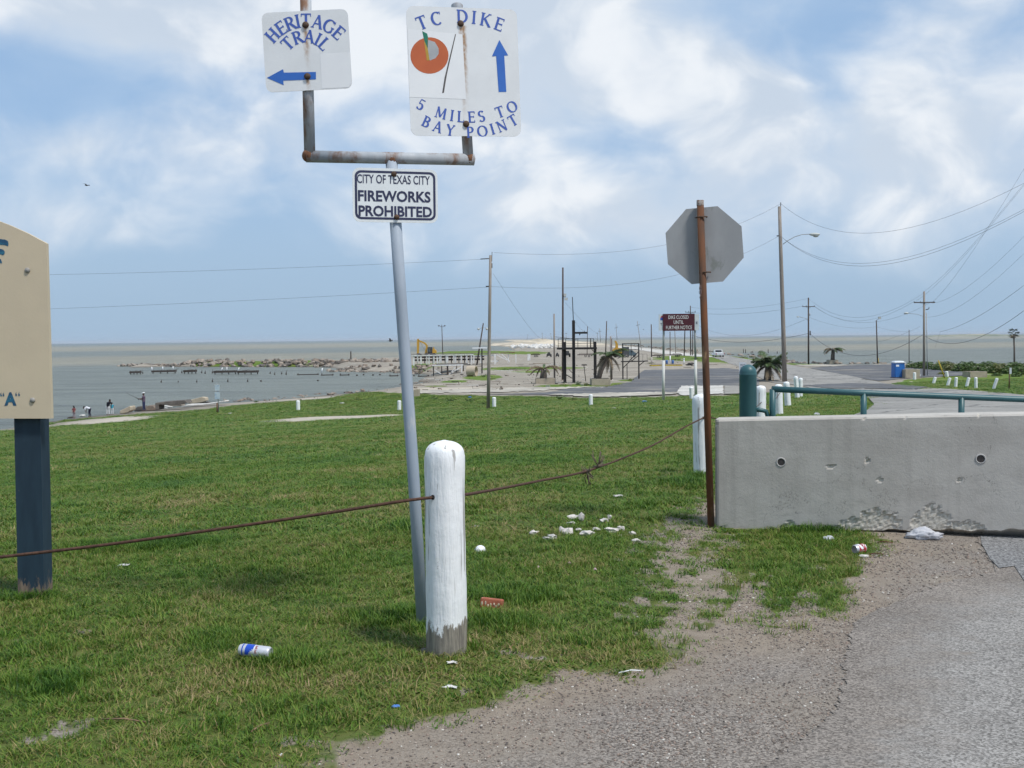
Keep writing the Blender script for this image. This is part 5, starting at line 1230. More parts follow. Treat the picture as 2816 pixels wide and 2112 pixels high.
# plastic bag jammed under the barrier
P = gp(2540, 1482); bm = bmesh.new(); bmesh.ops.create_icosphere(bm, subdivisions=4, radius=1.0)
for v in bm.verts:
    k = 1 + .35 * mnoise.noise(v.co * 1.6 + Vector((4, 0, 0))) + .22 * mnoise.noise(v.co * 4.5) + .08 * mnoise.noise(v.co * 11); v.co = Vector((v.co.x * k * .125, v.co.y * k * .06, v.co.z * k * .048 * (1.2 - .5 * abs(v.co.x)) + .03))
me = bpy.data.meshes.new('plastic_bag'); bm.to_mesh(me); bm.free(); m = mk('thin_white_plastic', (.55, .55, .57), (.42, .42, .45), 14, rough=.35, bump=.006, bscale=30); me.materials.append(m)
for f in me.polygons: f.use_smooth = True
o = bpy.data.objects.new('plastic_bag', me); COL.objects.link(o); o.location = P; o.rotation_euler = (0, 0, rad(-16)); tag(o, 'crumpled grey white plastic bag caught under the barrier', 'bag')
blob('plastic_bag', 2246, 1143, 18, 9, m, 'small white bag on the grass behind the barrier', 'bag', 7.7, amp=.6)
for (a, b, w, h, lab) in ((1772, 1106, 14, 5, 'blue plastic scrap on the lawn in front of the lot'), (1292, 1094, 10, 4, 'small blue scrap left of the tall pole')): blob('plastic_scrap', a, b, w, h, MATS['blue_plastic'], lab, 'plastic', a * .01)
for (a, b, w, h, lab) in ((1688, 1124, 13, 5, 'white scrap on the distant lawn in front of the lot'), (634, 1138, 12, 4, 'white scrap on the lawn right of the small shore sign'), (940, 1110, 14, 4, 'white scrap on the lawn near the shell patch'), (2090, 1088, 12, 6, 'pale bag on the grey concrete slab'), (1745, 1140, 6, 3, 'tiny white fleck on the lawn')): blob('paper_scrap', a, b, w, h, M_PAPER, lab, 'paper', a * .013, fold=True)

# ------------------------------------------------------------------ helpers for things farther off
class Far:
    """a thing standing on the ground under pixel (px, py); v() turns photograph pixels into its own metres"""
    def __init__(s, px, py, name, label, cat, group=None, sea=False, Y=None):
        s.P = on_sea(px, py) if sea else gp(px, py)
        if Y: s.P = at(px, py, Y)
        s.px, s.py, s.k = px, py, s.P.y / F
        s.root = thing(name, label, cat, s.P, group)
    def v(s, px, py, dy=0.0):
        return Vector(((px - s.px) * s.k, dy, -(py - s.py) * s.k))
    def beam(s, name, a, b, w, mat, dy=0.0, dy2=None, d=None, parent=None, label=None):
        mb = MB(); mb.bar(s.v(*a, dy), s.v(*b, dy if dy2 is None else dy2), w * s.k, (d or w) * s.k, (0, 1, 0)); return mb.build(name, mat, parent or s.root, label)
    def rod(s, name, pts, w, mat, parent=None, n=8, taper=1.0):
        q_ = [s.v(*p_) for p_ in pts]; mb = MB(); mb.tube(q_, [w * s.k / 2 * (1 + (taper - 1) * i / (len(q_) - 1)) for i in range(len(q_))], n); return mb.build(name, mat, parent or s.root)
    def box(s, name, x0, y0, x1, y1, d, mat, dy=0.0, parent=None, bevel=0.0):
        a, b = s.v(x0, y1, dy), s.v(x1, y0, dy); mb = MB(); mb.box((a + b) / 2 + Vector((0, d / 2, 0)), (b.x - a.x, d, b.z - a.z)); o = mb.build(name, mat, parent or s.root)
        if bevel:
            m_ = o.modifiers.new('bevel', 'BEVEL'); m_.width = bevel; m_.segments = 2
        return o
def on_sea(px, py):
    x, y = on_plane(px, py, SEA); return Vector((x, y, SEA))
M_WPOLE = mk('weathered_pole_wood', (.30, .262, .228), (.20, .175, .155), 9, rough=.9, stretch=(3, 3, .12), third=((.40, .36, .32), 7, .58, .7))
M_DPOLE = mk('dark_pole_wood', (.095, .07, .06), (.06, .048, .044), 9, rough=.9, stretch=(3, 3, .15))
M_STEELG = mk('galvanised_arm', (.34, .35, .36), (.28, .29, .30), 12, rough=.5, metal=.2)
M_INSUL = mk('insulator_dark', (.05, .045, .045), rough=.5)
M_BLK = mk('black_steel', (.012, .011, .011), (.02, .018, .017), 20, rough=.7)
M_LAMP = mk('lamp_housing', (.50, .52, .50), (.42, .44, .43), 12, rough=.5)
# ---- utility poles
fa = Far(1343, 1126, 'utility_pole', 'tall weathered wooden utility pole standing alone at the foot of the lawn', 'utility pole')
fa.rod('shaft', [(1342.5, 1128), (1346, 1000), (1350, 850), (1353.5, 703)], 10.5, M_WPOLE, taper=.72, n=10)
fa.rod('insulator_pin', [(1357, 720), (1358, 694)], 1.6, M_INSUL); fa.rod('dead_end_insulator', [(1350, 712), (1326, 713)], 2.6, M_INSUL); fa.rod('bracket', [(1357.5, 725), (1357, 738)], 2.6, M_INSUL); fa.rod('spool_insulator', [(1340, 788), (1351, 788)], 3.4, M_INSUL)
fb = Far(2158, 1050, 'utility_pole', 'tallest grey wooden utility pole with a street lamp arm behind the gate', 'utility pole')
fb.rod('shaft', [(2158, 1052), (2154, 900), (2148, 720), (2143.5, 570)], 13.5, M_WPOLE, taper=.66, n=12)
fb.rod('insulator_pin', [(2147, 580), (2147, 559)], 2.2, M_INSUL); fb.rod('spool_insulator', [(2136, 650), (2146, 650)], 3, M_INSUL)
fb.rod('lamp_arm', [(2153, 673), (2165, 664), (2185, 653), (2205, 647), (2226, 646)], 2.0, M_STEELG)
mb = MB(); mb.sphere(fb.v(2240, 647), (15 * fb.k, .22, 4.6 * fb.k), 12, 8); fb_l = mb.build('lamp_head', M_LAMP, fb.root); mb = MB(); mb.sphere(fb.v(2243, 651), (8 * fb.k, .18, 4 * fb.k), 10, 6); mb.build('lamp_lens', mk('lens_grey', (.40, .42, .42), rough=.3), fb_l)
mb = MB(); mb.lathe([(.9, 0), (.9, .12), (.75, .13), (.001, .16)], 20); 
fc = Far(1548, 1045, 'light_pole', 'tall dark wooden pole with two floodlight boxes beside the black frame', 'light pole')
fc.rod('shaft', [(1547.5, 1046), (1549, 900), (1550.4, 736.5)], 6.2, M_DPOLE, taper=.7)
fc.box('floodlight', 1552, 808, 1559, 816, .3, M_LAMP, -.2); fc.box('floodlight', 1554, 819, 1563, 826, .35, M_LAMP, -.2); fc.rod('bracket', [(1549, 817), (1558, 817)], 1.4, M_STEELG)
fd = Far(1525, 1053, 'wooden_pole', 'bare grey pole standing in front of the left planter', 'pole'); fd.rod('shaft', [(1525, 1054), (1525.3, 863)], 5.2, M_WPOLE, taper=.8)
fd.rod('pipe_rail', [(1525, 926), (1560, 930), (1587, 934)], 1.0, M_BLK)
fe = Far(1311, 1004, 'light_pole', 'dark light pole leaning right behind the white ruined pier', 'light pole'); fe.rod('shaft', [(1311, 1005), (1330.5, 889)], 4.6, M_DPOLE, taper=.7)
fe.rod('lamp_arm', [(1317, 905), (1328, 901), (1340, 902)], 1.1, M_STEELG)
for a in (1317, 1340):
    mb = MB(); c_ = fe.v(a, 905); mb.sphere(c_, (3.6 * fe.k, .4, 3.4 * fe.k), 8, 6); mb.build('lamp_head', M_LAMP, fe.root)
ff_ = Far(1218, 982, 'light_pole', 'slim pole with twin lamp heads right of the yellow excavator', 'light pole'); ff_.rod('shaft', [(1218, 983), (1216, 893)], 2.6, M_DPOLE, taper=.7); ff_.rod('lamp_arm', [(1209, 896), (1216, 899), (1223, 898)], 1.0, M_DPOLE)
for a in (1208, 1224):
    mb = MB(); mb.sphere(ff_.v(a, 896), (2.6 * ff_.k, .4, 1.6 * ff_.k), 8, 6); mb.build('lamp_head', M_DPOLE, ff_.root)
fh = Far(1665.6, 971, 'light_pole', 'leaning dark pole with a detached lamp arm right of the black frame', 'light pole'); fh.rod('shaft', [(1665.4, 972), (1669, 883)], 3.4, M_DPOLE, taper=.75); fh.rod('lamp_arm', [(1667.5, 907), (1672, 905), (1676, 905)], 1.2, M_LAMP)
fi = Far(1680, 1045, 'wooden_pole', 'short grey pole rising beside the green palm planter', 'pole'); fi.rod('shaft', [(1680, 1046), (1680, 925)], 4.6, M_WPOLE, taper=.9); fi.rod('pipe', [(1683.4, 1044), (1683, 931)], 2.2, M_DPOLE)
SP = [(1792, 1001, 1791.5, 892, 3.4, 'dark bare pole left of the closed notice'), (1843, 1001, 1843, 912, 2.6, 'thin pole with white painted foot below the closed notice'), (1858, 972, 1855, 880, 2.2, 'thin grey pole behind the closed notice'), (1881.5, 979, 1885, 868, 3.2, 'dark reddish pole leaning right under the closed notice'), (1904.5, 978, 1906, 868, 2.6, 'dark pole just right of the crossarm pole under the notice')]
for bx, by, tx, ty, w, lab in SP:
    f = Far(bx, by, 'wooden_pole', lab, 'pole', 'bare poles along the dike'); f.rod('shaft', [(bx, by + 1), (tx, ty)], w, M_DPOLE if w > 2.4 else M_WPOLE, taper=.8)
    if bx == 1843: f.rod('white_foot', [(1843, 1001.5), (1843, 978)], 3.4, M_FOAM)
    if bx == 1792: f.rod('white_foot', [(1792, 1000.5), (1791.9, 982)], 4.0, mk('dirty_white', (.42, .38, .33), (.5, .46, .42), 20))
def crosspole(bx, by, tx, ty, w, arm_y, half, label, lamp=None, mat=M_WPOLE, tilt=0.0, group='crossarm poles along the dike'):
    f = Far(bx, by, 'utility_pole', label, 'utility pole', group); f.rod('shaft', [(bx, by + 1), (tx, ty)], w, mat, taper=.75)
    cx = tx + (bx - tx) * (arm_y - ty) / (by - ty); f.beam('crossarm', (cx - half, arm_y + tilt), (cx + half, arm_y - tilt), max(w * .38, .9), M_DPOLE, -.12)
    if half > 8:
        for u in (-.93, -.35, .93): f.rod('insulator', [(cx + half * u, arm_y - .5), (cx + half * u, arm_y - 3.6)], 1.5, M_INSUL)
        f.rod('brace', [(cx - half * .45, arm_y + .5), (cx, arm_y + 5)], .8, M_STEELG); f.rod('brace', [(cx + half * .45, arm_y + .5), (cx, arm_y + 5)], .8, M_STEELG)
    if lamp:
        (lx, ly), rt = lamp; f.rod('lamp_arm', [(cx, ly + 10), (cx - (cx - lx) * .35, ly + 3), (lx + 6, ly)], 1.1, M_STEELG); mb = MB(); mb.sphere(f.v(lx + 3, ly), (rt * f.k, .3, rt * .42 * f.k), 8, 6); mb.build('lamp_head', M_LAMP, f.root)
    return f
fo = crosspole(2223.5, 1002, 2223, 819, 5.0, 843.5, 17, 'brown crossarm pole with a lamp arm standing at the far shoreline', ((2191, 871), 4), M_DPOLE)
fo.rod('cable_box', [(2228, 910), (2228, 922)], 3.2, M_INSUL); fo.rod('transformer_stub', [(2227, 862), (2227, 869)], 2.4, M_STEELG)
fp = crosspole(2541, 1034, 2540, 802, 7.4, 832, 29, 'thick pinkish grey crossarm pole with lamp arm among the bushes', ((2488, 861), 7)); 
fp.rod('conduit', [(2550.5, 1046), (2549, 960), (2547, 860)], 2.4, M_STEELG); fp.rod('cutout_bracket', [(2545, 852), (2553, 850), (2554, 845)], 2.2, M_INSUL); fp.rod('meter_box', [(2530, 1046), (2530, 1030)], 4, M_STEELG)
crosspole(1899.5, 978, 1899, 841, 3.4, 859, 14, 'dark crossarm pole rising above the closed notice', None, M_DPOLE)
FX = [(1764, 963, 1753, 883, 1.8, 894, 5, 1.5, 'thin white crossarm pole leaning left on the dike'), (1697, 935, 1694, 890, 1.4, 901, 4.5, 1.5, 'far thin crossarm pole, left of the white leaning one'), (1652, 941, 1649, 903, 1.3, 911, 4.5, 0, 'far thin crossarm pole right of the black frame'), (1557, 936, 1557, 915, 1.0, 917, 3.2, 0, 'tiny far crossarm pole behind the black frame'), (1643, 938, 1643, 914, 1.0, 917, 2.4, 0, 'tiny far pole between the two thin crossarm poles'), (1492, 934, 1491, 915, .9, 917, 1.5, 0, 'tiny far pole above the sand mound'), (1517, 934, 1514, 916, .9, 918, 1.5, 0, 'tiny far leaning pole right of the sand mound'), (1451, 934, 1451, 919, .8, 921, 1.0, 0, 'tiny far pole over the pale sand spit')]
for bx, by, tx, ty, w, ay, hf, tl, lab in FX: crosspole(bx, by, tx, ty, w, ay, hf, lab, None, M_WPOLE, tl)
fq = Far(2413.5, 1001, 'light_pole', 'dark lamp pole left of the blue toilet at the far shoreline', 'light pole'); fq.rod('shaft', [(2413.5, 1002), (2409.5, 881)], 4.0, M_DPOLE, taper=.8); fq.rod('lamp_arm', [(2409.5, 883), (2416, 876)], 1.2, M_STEELG); fq.box('lamp_head', 2415, 871, 2422, 878, .4, M_LAMP, -.2)
fq.rod('yellow_foot', [(2415, 1002), (2415, 985)], 3.0, mk('yellow_paint', (.50, .36, .03), (.42, .30, .04), 20))
fr = Far(2500, 996, 'wooden_pole', 'thin dark pole behind the blue toilet', 'pole'); fr.rod('shaft', [(2500, 997), (2499.6, 907)], 2.4, M_DPOLE, taper=.85)
# pole just outside the right edge whose crossarm end looks in
TPY = 50.0; tpx = at(2885, 900, TPY).x; ft = thing('utility_pole', 'near utility pole at the right edge, only its crossarm end in view', 'utility pole', (tpx, TPY, Hz(tpx, TPY)), 'crossarm poles along the dike')
armz = at(2812, 470, TPY).z - ft.location.z
MB().tube([(0, 0, -.2), (0, 0, armz + .9)], [.17, .12], 12).build('shaft', M_WPOLE, ft)
MB().bar((-1.24, -.12, armz), (1.24, -.12, armz + .03), .09, .12).build('crossarm', M_DPOLE, ft)
for x in (-1.15, -.5, 1.15): MB().lathe([(.02, .05), (.03, .10), (.055, .13), (.03, .17), (.055, .2), (.03, .24), (.001, .26)], 10, (x, -.12, armz + .03)).build('insulator', M_INSUL, ft)
MB().tube([(-.7, -.12, armz - .02), (-.35, -.1, armz - .35), (0, 0, armz - .6)], .02, 6).build('brace', M_STEELG, ft)
# ---- overhead lines
M_WIRE = mk('overhead_line', (.13, .13, .135), rough=.7)
def wire(A_, B_, sag, wpx, label, n=28):
    A_ = Vector(A_); B_ = Vector(B_); pts_ = []; rs_ = []
    for i in range(n + 1):
        u = i / n; p_ = A_.lerp(B_, u); p_.z -= sag * 4 * u * (1 - u); pts_.append(p_ - A_); rs_.append(max(p_.y, 20) / F * wpx * .55 / 2)
    mb = MB(); mb.tube(pts_, rs_, 5, cap=False); return one('power_line', mb, M_WIRE, label, 'power line', A_, 'overhead lines')
YA, YB, YO, YP, YN = fa.P.y, fb.P.y, fo.P.y, fp.P.y, 280.0
w_ = 1.15
wire(at(1358.6, 694.6, YA), at(2147, 560, YB), 1.75, w_, 'overhead line from the lone wooden pole to the lamp arm pole, upper one')
wire(at(1349, 788, YA), at(2140, 650, YB), 1.75, w_, 'overhead line from the lone wooden pole to the lamp arm pole, lower one')
wire(at(1326, 713, YA), at(-900, 757, YA + 12), .45, w_, 'upper overhead line running left from the lone wooden pole')
wire(at(1340, 789.5, YA), at(-900, 874, YA + 12), .35, w_, 'lower overhead line running left from the lone wooden pole')
wire(at(1356, 752, YA), at(1503, 927, 420), 2.0, 1.0, 'slanting line from the lone wooden pole down towards the far dike')
wire(at(1554, 832, fc.P.y), at(1644, 915, 700), 1.0, .9, 'slanting line from the floodlight pole towards the far dike')
wire(at(1581, 885, 135), at(1608, 912, 500), .3, .9, 'short slanting line above the black frame arm')
wire(at(2147, 560, YB), at(3010, 395, 46), 3.4, 1.4, 'top line drooping right from the lamp arm pole to the edge')
wire(at(2146, 649, YB), at(3010, 462, 46), 3.4, 1.4, 'upper of the twin lines drooping right from the lamp arm pole')
wire(at(2151, 653, YB), at(3010, 465, 46), 3.5, 1.6, 'lower of the twin lines drooping right from the lamp arm pole')
tq = ft.location
for (sx, sy, ex_, ez_, sg, lab) in ((2541, 802, -.1, .85, .55, 'highest line from the pinkish pole up to the right edge'), (2566, 829, -1.15, .28, .6, 'second line from the pinkish pole up to the right edge'), (2518, 829, -.5, .28, .6, 'third line from the pinkish pole up to the right edge'), (2562, 834, .6, -1.0, 1.1, 'fourth line from the pinkish pole up to the right edge'), (2545, 872, .3, -2.2, 1.2, 'fifth and lowest thin line from the pinkish pole to the right edge')):
    wire(at(sx, sy, YP), (tq.x + ex_, tq.y - .12, tq.z + armz + ez_), sg, .95, lab)
wire(at(2586, 912, YP), at(2990, 640, 55), .9, 1.6, 'loose wavy line ending in mid air right of the pinkish pole')
wire(at(2586, 912, YP), at(2572, 955, YP), 0, .8, 'short broken wire end hanging right of the pinkish pole', 6)
wire(at(2545, 925, YP), at(2990, 700, 55), 2.3, 2.2, 'thick sagging cable right of the pinkish pole')
wire(at(2223, 821, YO), at(2540, 806, YP), 3.0, .9, 'topmost line between the two crossarm poles')
wire(at(2239, 841, YO), at(2513, 829, YP), 2.4, .9, 'upper crossarm line between the two crossarm poles'); wire(at(2238, 842, YO), at(2564, 829, YP), 2.6, .9, 'second crossarm line between the two crossarm poles')
wire(at(2226, 873, YO), at(2412, 898, fq.P.y), .9, .9, 'line from the brown crossarm pole to the dark lamp pole')
wire(at(2228, 918, YO), at(2537, 921, YP), 3.0, 2.0, 'thick sagging cable between the two crossarm poles'); wire(at(2410, 940, fq.P.y), at(2530, 898, YP), .3, .9, 'line rising from the lamp pole to the pinkish pole')
wire(at(2222, 821, YO), at(1900, 845, YN), 1.0, .8, 'topmost line left of the brown crossarm pole'); wire(at(2208, 842, YO), at(1911, 860, YN), .8, 1.0, 'crossarm line left of the brown crossarm pole')
wire(at(2220, 876, YO), at(1903, 885, YN), 3.2, 1.0, 'drooping thin line left of the brown crossarm pole'); wire(at(2222, 917, YO), at(1903, 922, YN), 1.6, 2.0, 'thick cable left of the brown crossarm pole')
wire(at(2410, 898, fq.P.y), at(2500, 912, fr.P.y), .3, .8, 'short line between the lamp pole and the thin dark pole')

# ------------------------------------------------------------------ closed notice
f = Far(1822, 1101, 'notice_board', 'maroon closed notice mounted over an older white board on two tall posts', 'notice board')
M_MAR = mk('maroon_board', (.065, .012, .022), (.08, .016, .027), 6, rough=.5); M_OLDW = mk('old_white_board', (.60, .63, .66), (.52, .56, .60), 5, rough=.6)
M_PWHITE = mk('peeling_white_post', (.55, .54, .51), (.62, .62, .60), 9, rough=.8, stretch=(2, 2, .3), third=((.10, .06, .05), 6, .62, .68))
M_PGREY = mk('grey_post', (.28, .29, .30), (.36, .37, .38), 9, rough=.7, stretch=(2, 2, .3))
for (x0, x1, col_) in ((1824.5, 1826.5, 0), (1914, 1911, 0)):
    f.rod('post', [(x0, 1102 if x0 < 1900 else 1088), (x0 + (x1 - x0) * .3, 991)], 8.0, M_PWHITE, n=10); f.rod('post', [(x0 + (x1 - x0) * .3, 991.5), (x1, 866)], 6.0, M_PGREY, n=10)
bo = f.box('old_board', 1812, 865, 1922, 909, .03, M_OLDW, -.12)
bn2 = f.box('notice_panel', 1823, 863.5, 1910, 910, .03, M_MAR, -.16)
dyt = -.163
for txt, cx, cy, wz, hz_ in (('DIKE CLOSED', 1865.5, 872.8, 55, 9.6), ('UNTIL', 1866, 886.5, 27, 9.6), ('FURTHER NOTICE', 1867, 901, 71, 9.6)):
    v, fs = font_mesh(txt, .0); mb = MB(); mb.add([f.v(cx + a * wz, cy - b * hz_, dyt) for a, b in v], fs); mb.build('lettering', mk('notice_white', (.80, .80, .80), rough=.5), bn2)
for txt, cx, cy, s_ in (('T', 1818.5, 892, 5), ('E', 1916, 889, 5)):
    v, fs = font_mesh(txt, .03); mb = MB(); mb.add([f.v(cx + a * s_, cy - b * s_ * 1.3, -.123) for a, b in v], fs); mb.build('lettering', M_NAVY, bo)
mb = MB(); mb.add([f.v(1816 + 7 * u, 881 - w * 13, -.123) for u, w in ((0, 0), (1, 0), (1, .55), (.5, .6), (0, .45))], [range(5)]); mb.build('emblem', mk('emblem_blue', (.03, .09, .42), rough=.5), bo)
mb = MB(); mb.add([f.v(1816 + 7 * u, 881 - w * 13, -.1232) for u, w in ((0, .45), (.5, .6), (1, .55), (1, 1), (.6, .95), (.2, .75))], [range(6)]); mb.build('emblem', mk('emblem_red', (.45, .06, .05), rough=.5), bo)
# small signs
f = Far(600, 1134, 'shore_sign', 'small pole with two pale plates standing by the water left of the lawn', 'sign'); f.rod('pole', [(601.5, 1135), (600, 1056)], 3.0, M_PGREY); f.rod('stump', [(597.5, 1134), (597.5, 1108)], 4.5, mk('brown_stump', (.20, .12, .08), (.14, .09, .06), 20)); f.box('plate', 593, 1058, 606, 1074, .02, mk('pale_plate', (.50, .56, .60), (.30, .40, .52), 6, rough=.5), -.1); f.box('plate', 592.5, 1078, 607, 1097, .02, MATS['pale_plate'], -.1)
f = Far(2041, 1042, 'notice_board', 'white notice plate at the lot edge beside the green gate post', 'notice board'); f.rod('pole', [(2039, 1043), (2039, 996)], 3, M_PGREY); pb = f.box('plate', 2032, 996, 2052, 1041, .03, M_OLDW, -.12)
for k in range(6): f.box('text_line', 2035, 1001 + k * 4, 2049, 1002.4 + k * 4, .004, M_NAVY, -.124, parent=pb)
f = Far(2776, 1069, 'delineator', 'narrow white marker plate on a thin post at the right edge of the verge', 'marker'); f.rod('post', [(2775, 1070), (2776, 1012)], 3.6, mk('brown_stump', (.2, .12, .08))); f.box('plate', 2773.5, 1011, 2779, 1028, .02, M_OLDW, -.1)
f = Far(2599, 1040, 'guy_guard', 'yellow guy wire guard slanting up beside the pinkish pole', 'guy guard'); f.rod('tube', [(2598, 1040), (2580, 991)], 3.4, MATS['yellow_paint'])

# ------------------------------------------------------------------ black steel frames, planters
f = Far(1578, 1053, 'billboard_frame', 'black steel catwalk frame with tall column and railing', 'steel frame')
D_ = 1.4
f.beam('column', (1553.5, 1052), (1553.5, 940), 8.0, M_BLK); f.beam('column', (1578, 1054), (1578.5, 881), 8.0, M_BLK); f.beam('column', (1637, 1041), (1637, 940), 7.6, M_BLK)
f.beam('footing', (1553.5, 1058), (1553.5, 1050), 11, mk('dark_footing', (.04, .05, .035), (.07, .07, .05), 10)); f.rod('mast', [(1578, 882), (1576, 817)], 2.2, M_BLK)
f.beam('platform', (1532, 958), (1640, 958), 5.4, M_BLK, -.5, d=34); f.beam('bracket_arm', (1580, 915.5), (1617, 915.5), 5.4, M_BLK, d=4); f.rod('hook', [(1596, 917), (1595, 922)], 3.0, M_BLK); f.rod('cap_bolt', [(1608, 914), (1608, 910)], 1.6, M_BLK)
f.rod('railing', [(1536, 931), (1633, 931)], 1.1, M_BLK); f.rod('railing', [(1536, 945), (1633, 945)], .9, M_BLK)
for x in (1536, 1556, 1590, 1616, 1625, 1633): f.rod('railing_post', [(x, 931), (x, 957)], 1.5 if x != 1625 else 2.6, M_BLK)
f.rod('brace', [(1546, 960), (1553, 968)], 1.6, M_BLK); f.rod('brace', [(1627, 960), (1636, 970)], 1.8, M_BLK); f.rod('lamp_stem', [(1615, 975), (1617, 898)], 1.8, M_DPOLE); f.rod('loose_strut', [(1557, 1030), (1573, 1040)], 2.2, M_BLK); f.rod('loose_strut', [(1565, 1016), (1577, 1028)], 1.6, M_BLK)
f = Far(1735, 1043, 'steel_frame', 'lower black steel frame with platform and diagonal struts right of the palm', 'steel frame')
for x in (1713, 1757): f.beam('column', (x, 1043), (x, 944), 3.2, M_BLK); 
f.beam('column', (1726, 1043), (1726, 1000), 1.9, M_BLK, .6); f.beam('bar', (1713, 945), (1757, 945), 2.0, M_BLK); f.beam('platform', (1708, 994), (1780, 993), 2.6, M_BLK, -.4, d=24); f.beam('bar', (1726, 961), (1758, 961), 1.4, M_BLK)
for a, b in (((1713, 1012), (1733, 993)), ((1757, 1006), (1772, 994)), ((1731, 992), (1757, 967)), ((1737, 993), (1757, 977)), ((1699, 985), (1713, 978))): f.beam('strut', a, b, 2.0, M_BLK)
f.beam('column', (1736, 993), (1736, 946), 1.4, M_BLK); f.rod('railing', [(1757, 974), (1780, 974), (1780, 993)], .8, M_BLK); f.rod('railing', [(1768, 974), (1768, 993)], .7, M_BLK)
f = Far(1610, 1049, 'tee_post', 'short black tee shaped post between the frame columns', 'post'); f.rod('stem', [(1611, 1049), (1606, 1004)], 2.0, M_BLK); f.box('head', 1600, 1002, 1614, 1005, .5, M_BLK, -.2)
M_PLANT = mk('tan_concrete', (.40, .345, .265), (.33, .285, .22), 2.0, rough=.9, third=((.27, .235, .19), 4, .58, .7))
def planter(x0, y0, x1, y1, d, label):
    f = Far((x0 + x1) / 2, y1, 'planter', label, 'planter'); t_ = 2.5
    f.box('wall', x0, y0, x1, y1 + .5, .18, M_PLANT, 0, bevel=.02); f.box('wall', x0, y0, x1, y1, .18, M_PLANT, d); f.box('wall', x0, y0, x0 + t_, y1, d - .19, M_PLANT, .185); f.box('wall', x1 - t_, y0, x1, y1, d - .19, M_PLANT, .185)
    f.box('soil', x0 + t_ + .1, y0 + 4, x1 - t_ - .1, y1, d - .2, mk('planter_soil', (.16, .13, .10), (.10, .08, .06), 5), .19); return f
pA = planter(1473, 1041, 1526, 1056, 2.2, 'tan concrete planter holding the wind battered brown palm'); pB = planter(1627, 1042, 1679, 1060, 2.2, 'tan concrete planter holding the green and brown palm')
pC = planter(2490, 1016, 2530, 1041, 1.6, 'tan concrete planter wall beside the blue toilet'); pD = planter(2668, 1022, 2715, 1038, 1.8, 'tan concrete planter wall in front of the green bushes'); pE = planter(2281, 990, 2306, 1001, 2.0, 'low tan planter by the shoreline holding a small palm')
planter(1138, 1071, 1152, 1090, 1.0, 'small tan concrete block at the shore behind the grey sign pole')

# ------------------------------------------------------------------ palms
def frond_mesh(L, droop, rise, wid, n=9, seed=0, fold=.5):
    """an arching frond along +X with leaflets on both sides"""
    r = random.Random(seed); mb = MB(); spine = []
    for i in range(n + 1):
        u = i / n; spine.append(Vector((L * u * (1 - .18 * u * droop), 0, L * (rise * u - droop * u * u))))
    mb.tube(spine, [.016 * L * (1 - .8 * i / n) for i in range(n + 1)], 5)
    for i in range(2, 4 * n + 1):
        u = i / (4 * n + .5); a = min(int(u * n), n - 1); w = u * n - a; p_ = spine[a].lerp(spine[a + 1], w); dr = (spine[a + 1] - spine[a]).normalized()
        ll = wid * L * (math.sin(math.pi * min(u * .93 + .06, 1)) ** .6) * r.uniform(.8, 1.15)
        for sd in (-1, 1):
            d_ = (dr * .75 + Vector((0, sd * .85, -fold * r.uniform(.3, 1.1)))).normalized(); q_ = p_ + d_ * ll; hw = .017 * L
            e1 = p_ - dr * hw; e2 = p_ + dr * hw; md = p_ + d_ * ll * .5 + Vector((0, 0, .04 * L))
            mb.add([e1, e2, md + dr * hw * .9, md - dr * hw * .9, q_], [(0, 1, 2, 3), (3, 2, 4)])
    return mb
M_PGRN = mk('palm_green', (.045, .085, .022), (.075, .10, .035), 3, rough=.6); M_PBRN = mk('palm_dead', (.21, .165, .105), (.14, .105, .07), 4, rough=.9); M_PTRK = mk('palm_trunk_fibre', (.17, .14, .115), (.10, .08, .065), 14, rough=1, bump=.02, bscale=30)
def palm(loc, trunk_pts, tr, crown, fr, label, name='palm_tree', seed=1, wid=.26):
    root = thing(name, label, 'palm', loc); r = random.Random(seed)
    mb = MB(); mb.tube(trunk_pts, tr, 10)
    for i, v in enumerate(mb.v):
        V = Vector(v); k = 1 + .18 * mnoise.noise(V * 7 + Vector((seed, 0, 0))); mb.v[i] = (trunk_pts[0][0] * 0 + V.x, V.y, V.z) if False else (V.x + (k - 1) * tr[0], V.y + (k - 1) * tr[0], V.z)
    mb.build('trunk', M_PTRK, root)
    for k, (az, L, rise, droop, dead) in enumerate(fr):
        o = frond_mesh(L, droop, rise, wid, seed=seed * 50 + k, fold=.9 if dead else .5).build('frond', M_PBRN if dead else M_PGRN, root); o.location = Vector(crown) + Vector((0, 0, r.uniform(-.08, .08))); o.rotation_euler = (0, 0, az)
    return root
r = random.Random(9)
# clump by the tall lamp arm pole
P = gp(2112, 1048); k = kpx(P); ht = 85 * k
palm(P, [(-.1, 0, -.1), (0, 0, ht * .25), (.03, 0, ht * .48)], [.42, .36, .30], (.03, 0, ht * .46), [(r.uniform(0, 6.28), ht * r.uniform(.60, .78), r.uniform(.75, 1.25), r.uniform(.55, 1.05), False) for _ in range(34)] + [(a, ht * .78, .9, 1.15, False) for a in (0.1, 3.1, -.3, 3.4)] + [(r.uniform(0, 6.28), ht * .6, .2, .95, True) for _ in range(7)], 'bushy dark green palm in front of the tall lamp arm pole', seed=2, wid=.30)
mb = MB(); mb.lathe([(1.9, -.1), (1.9, .13), (1.7, .14), (1.65, .05)], 28); one('kerb_ring', mb, M_SLAB2, 'low concrete kerb ring round the bushy palm and pole', 'kerb', P + Vector((1.0, .6, 0)))
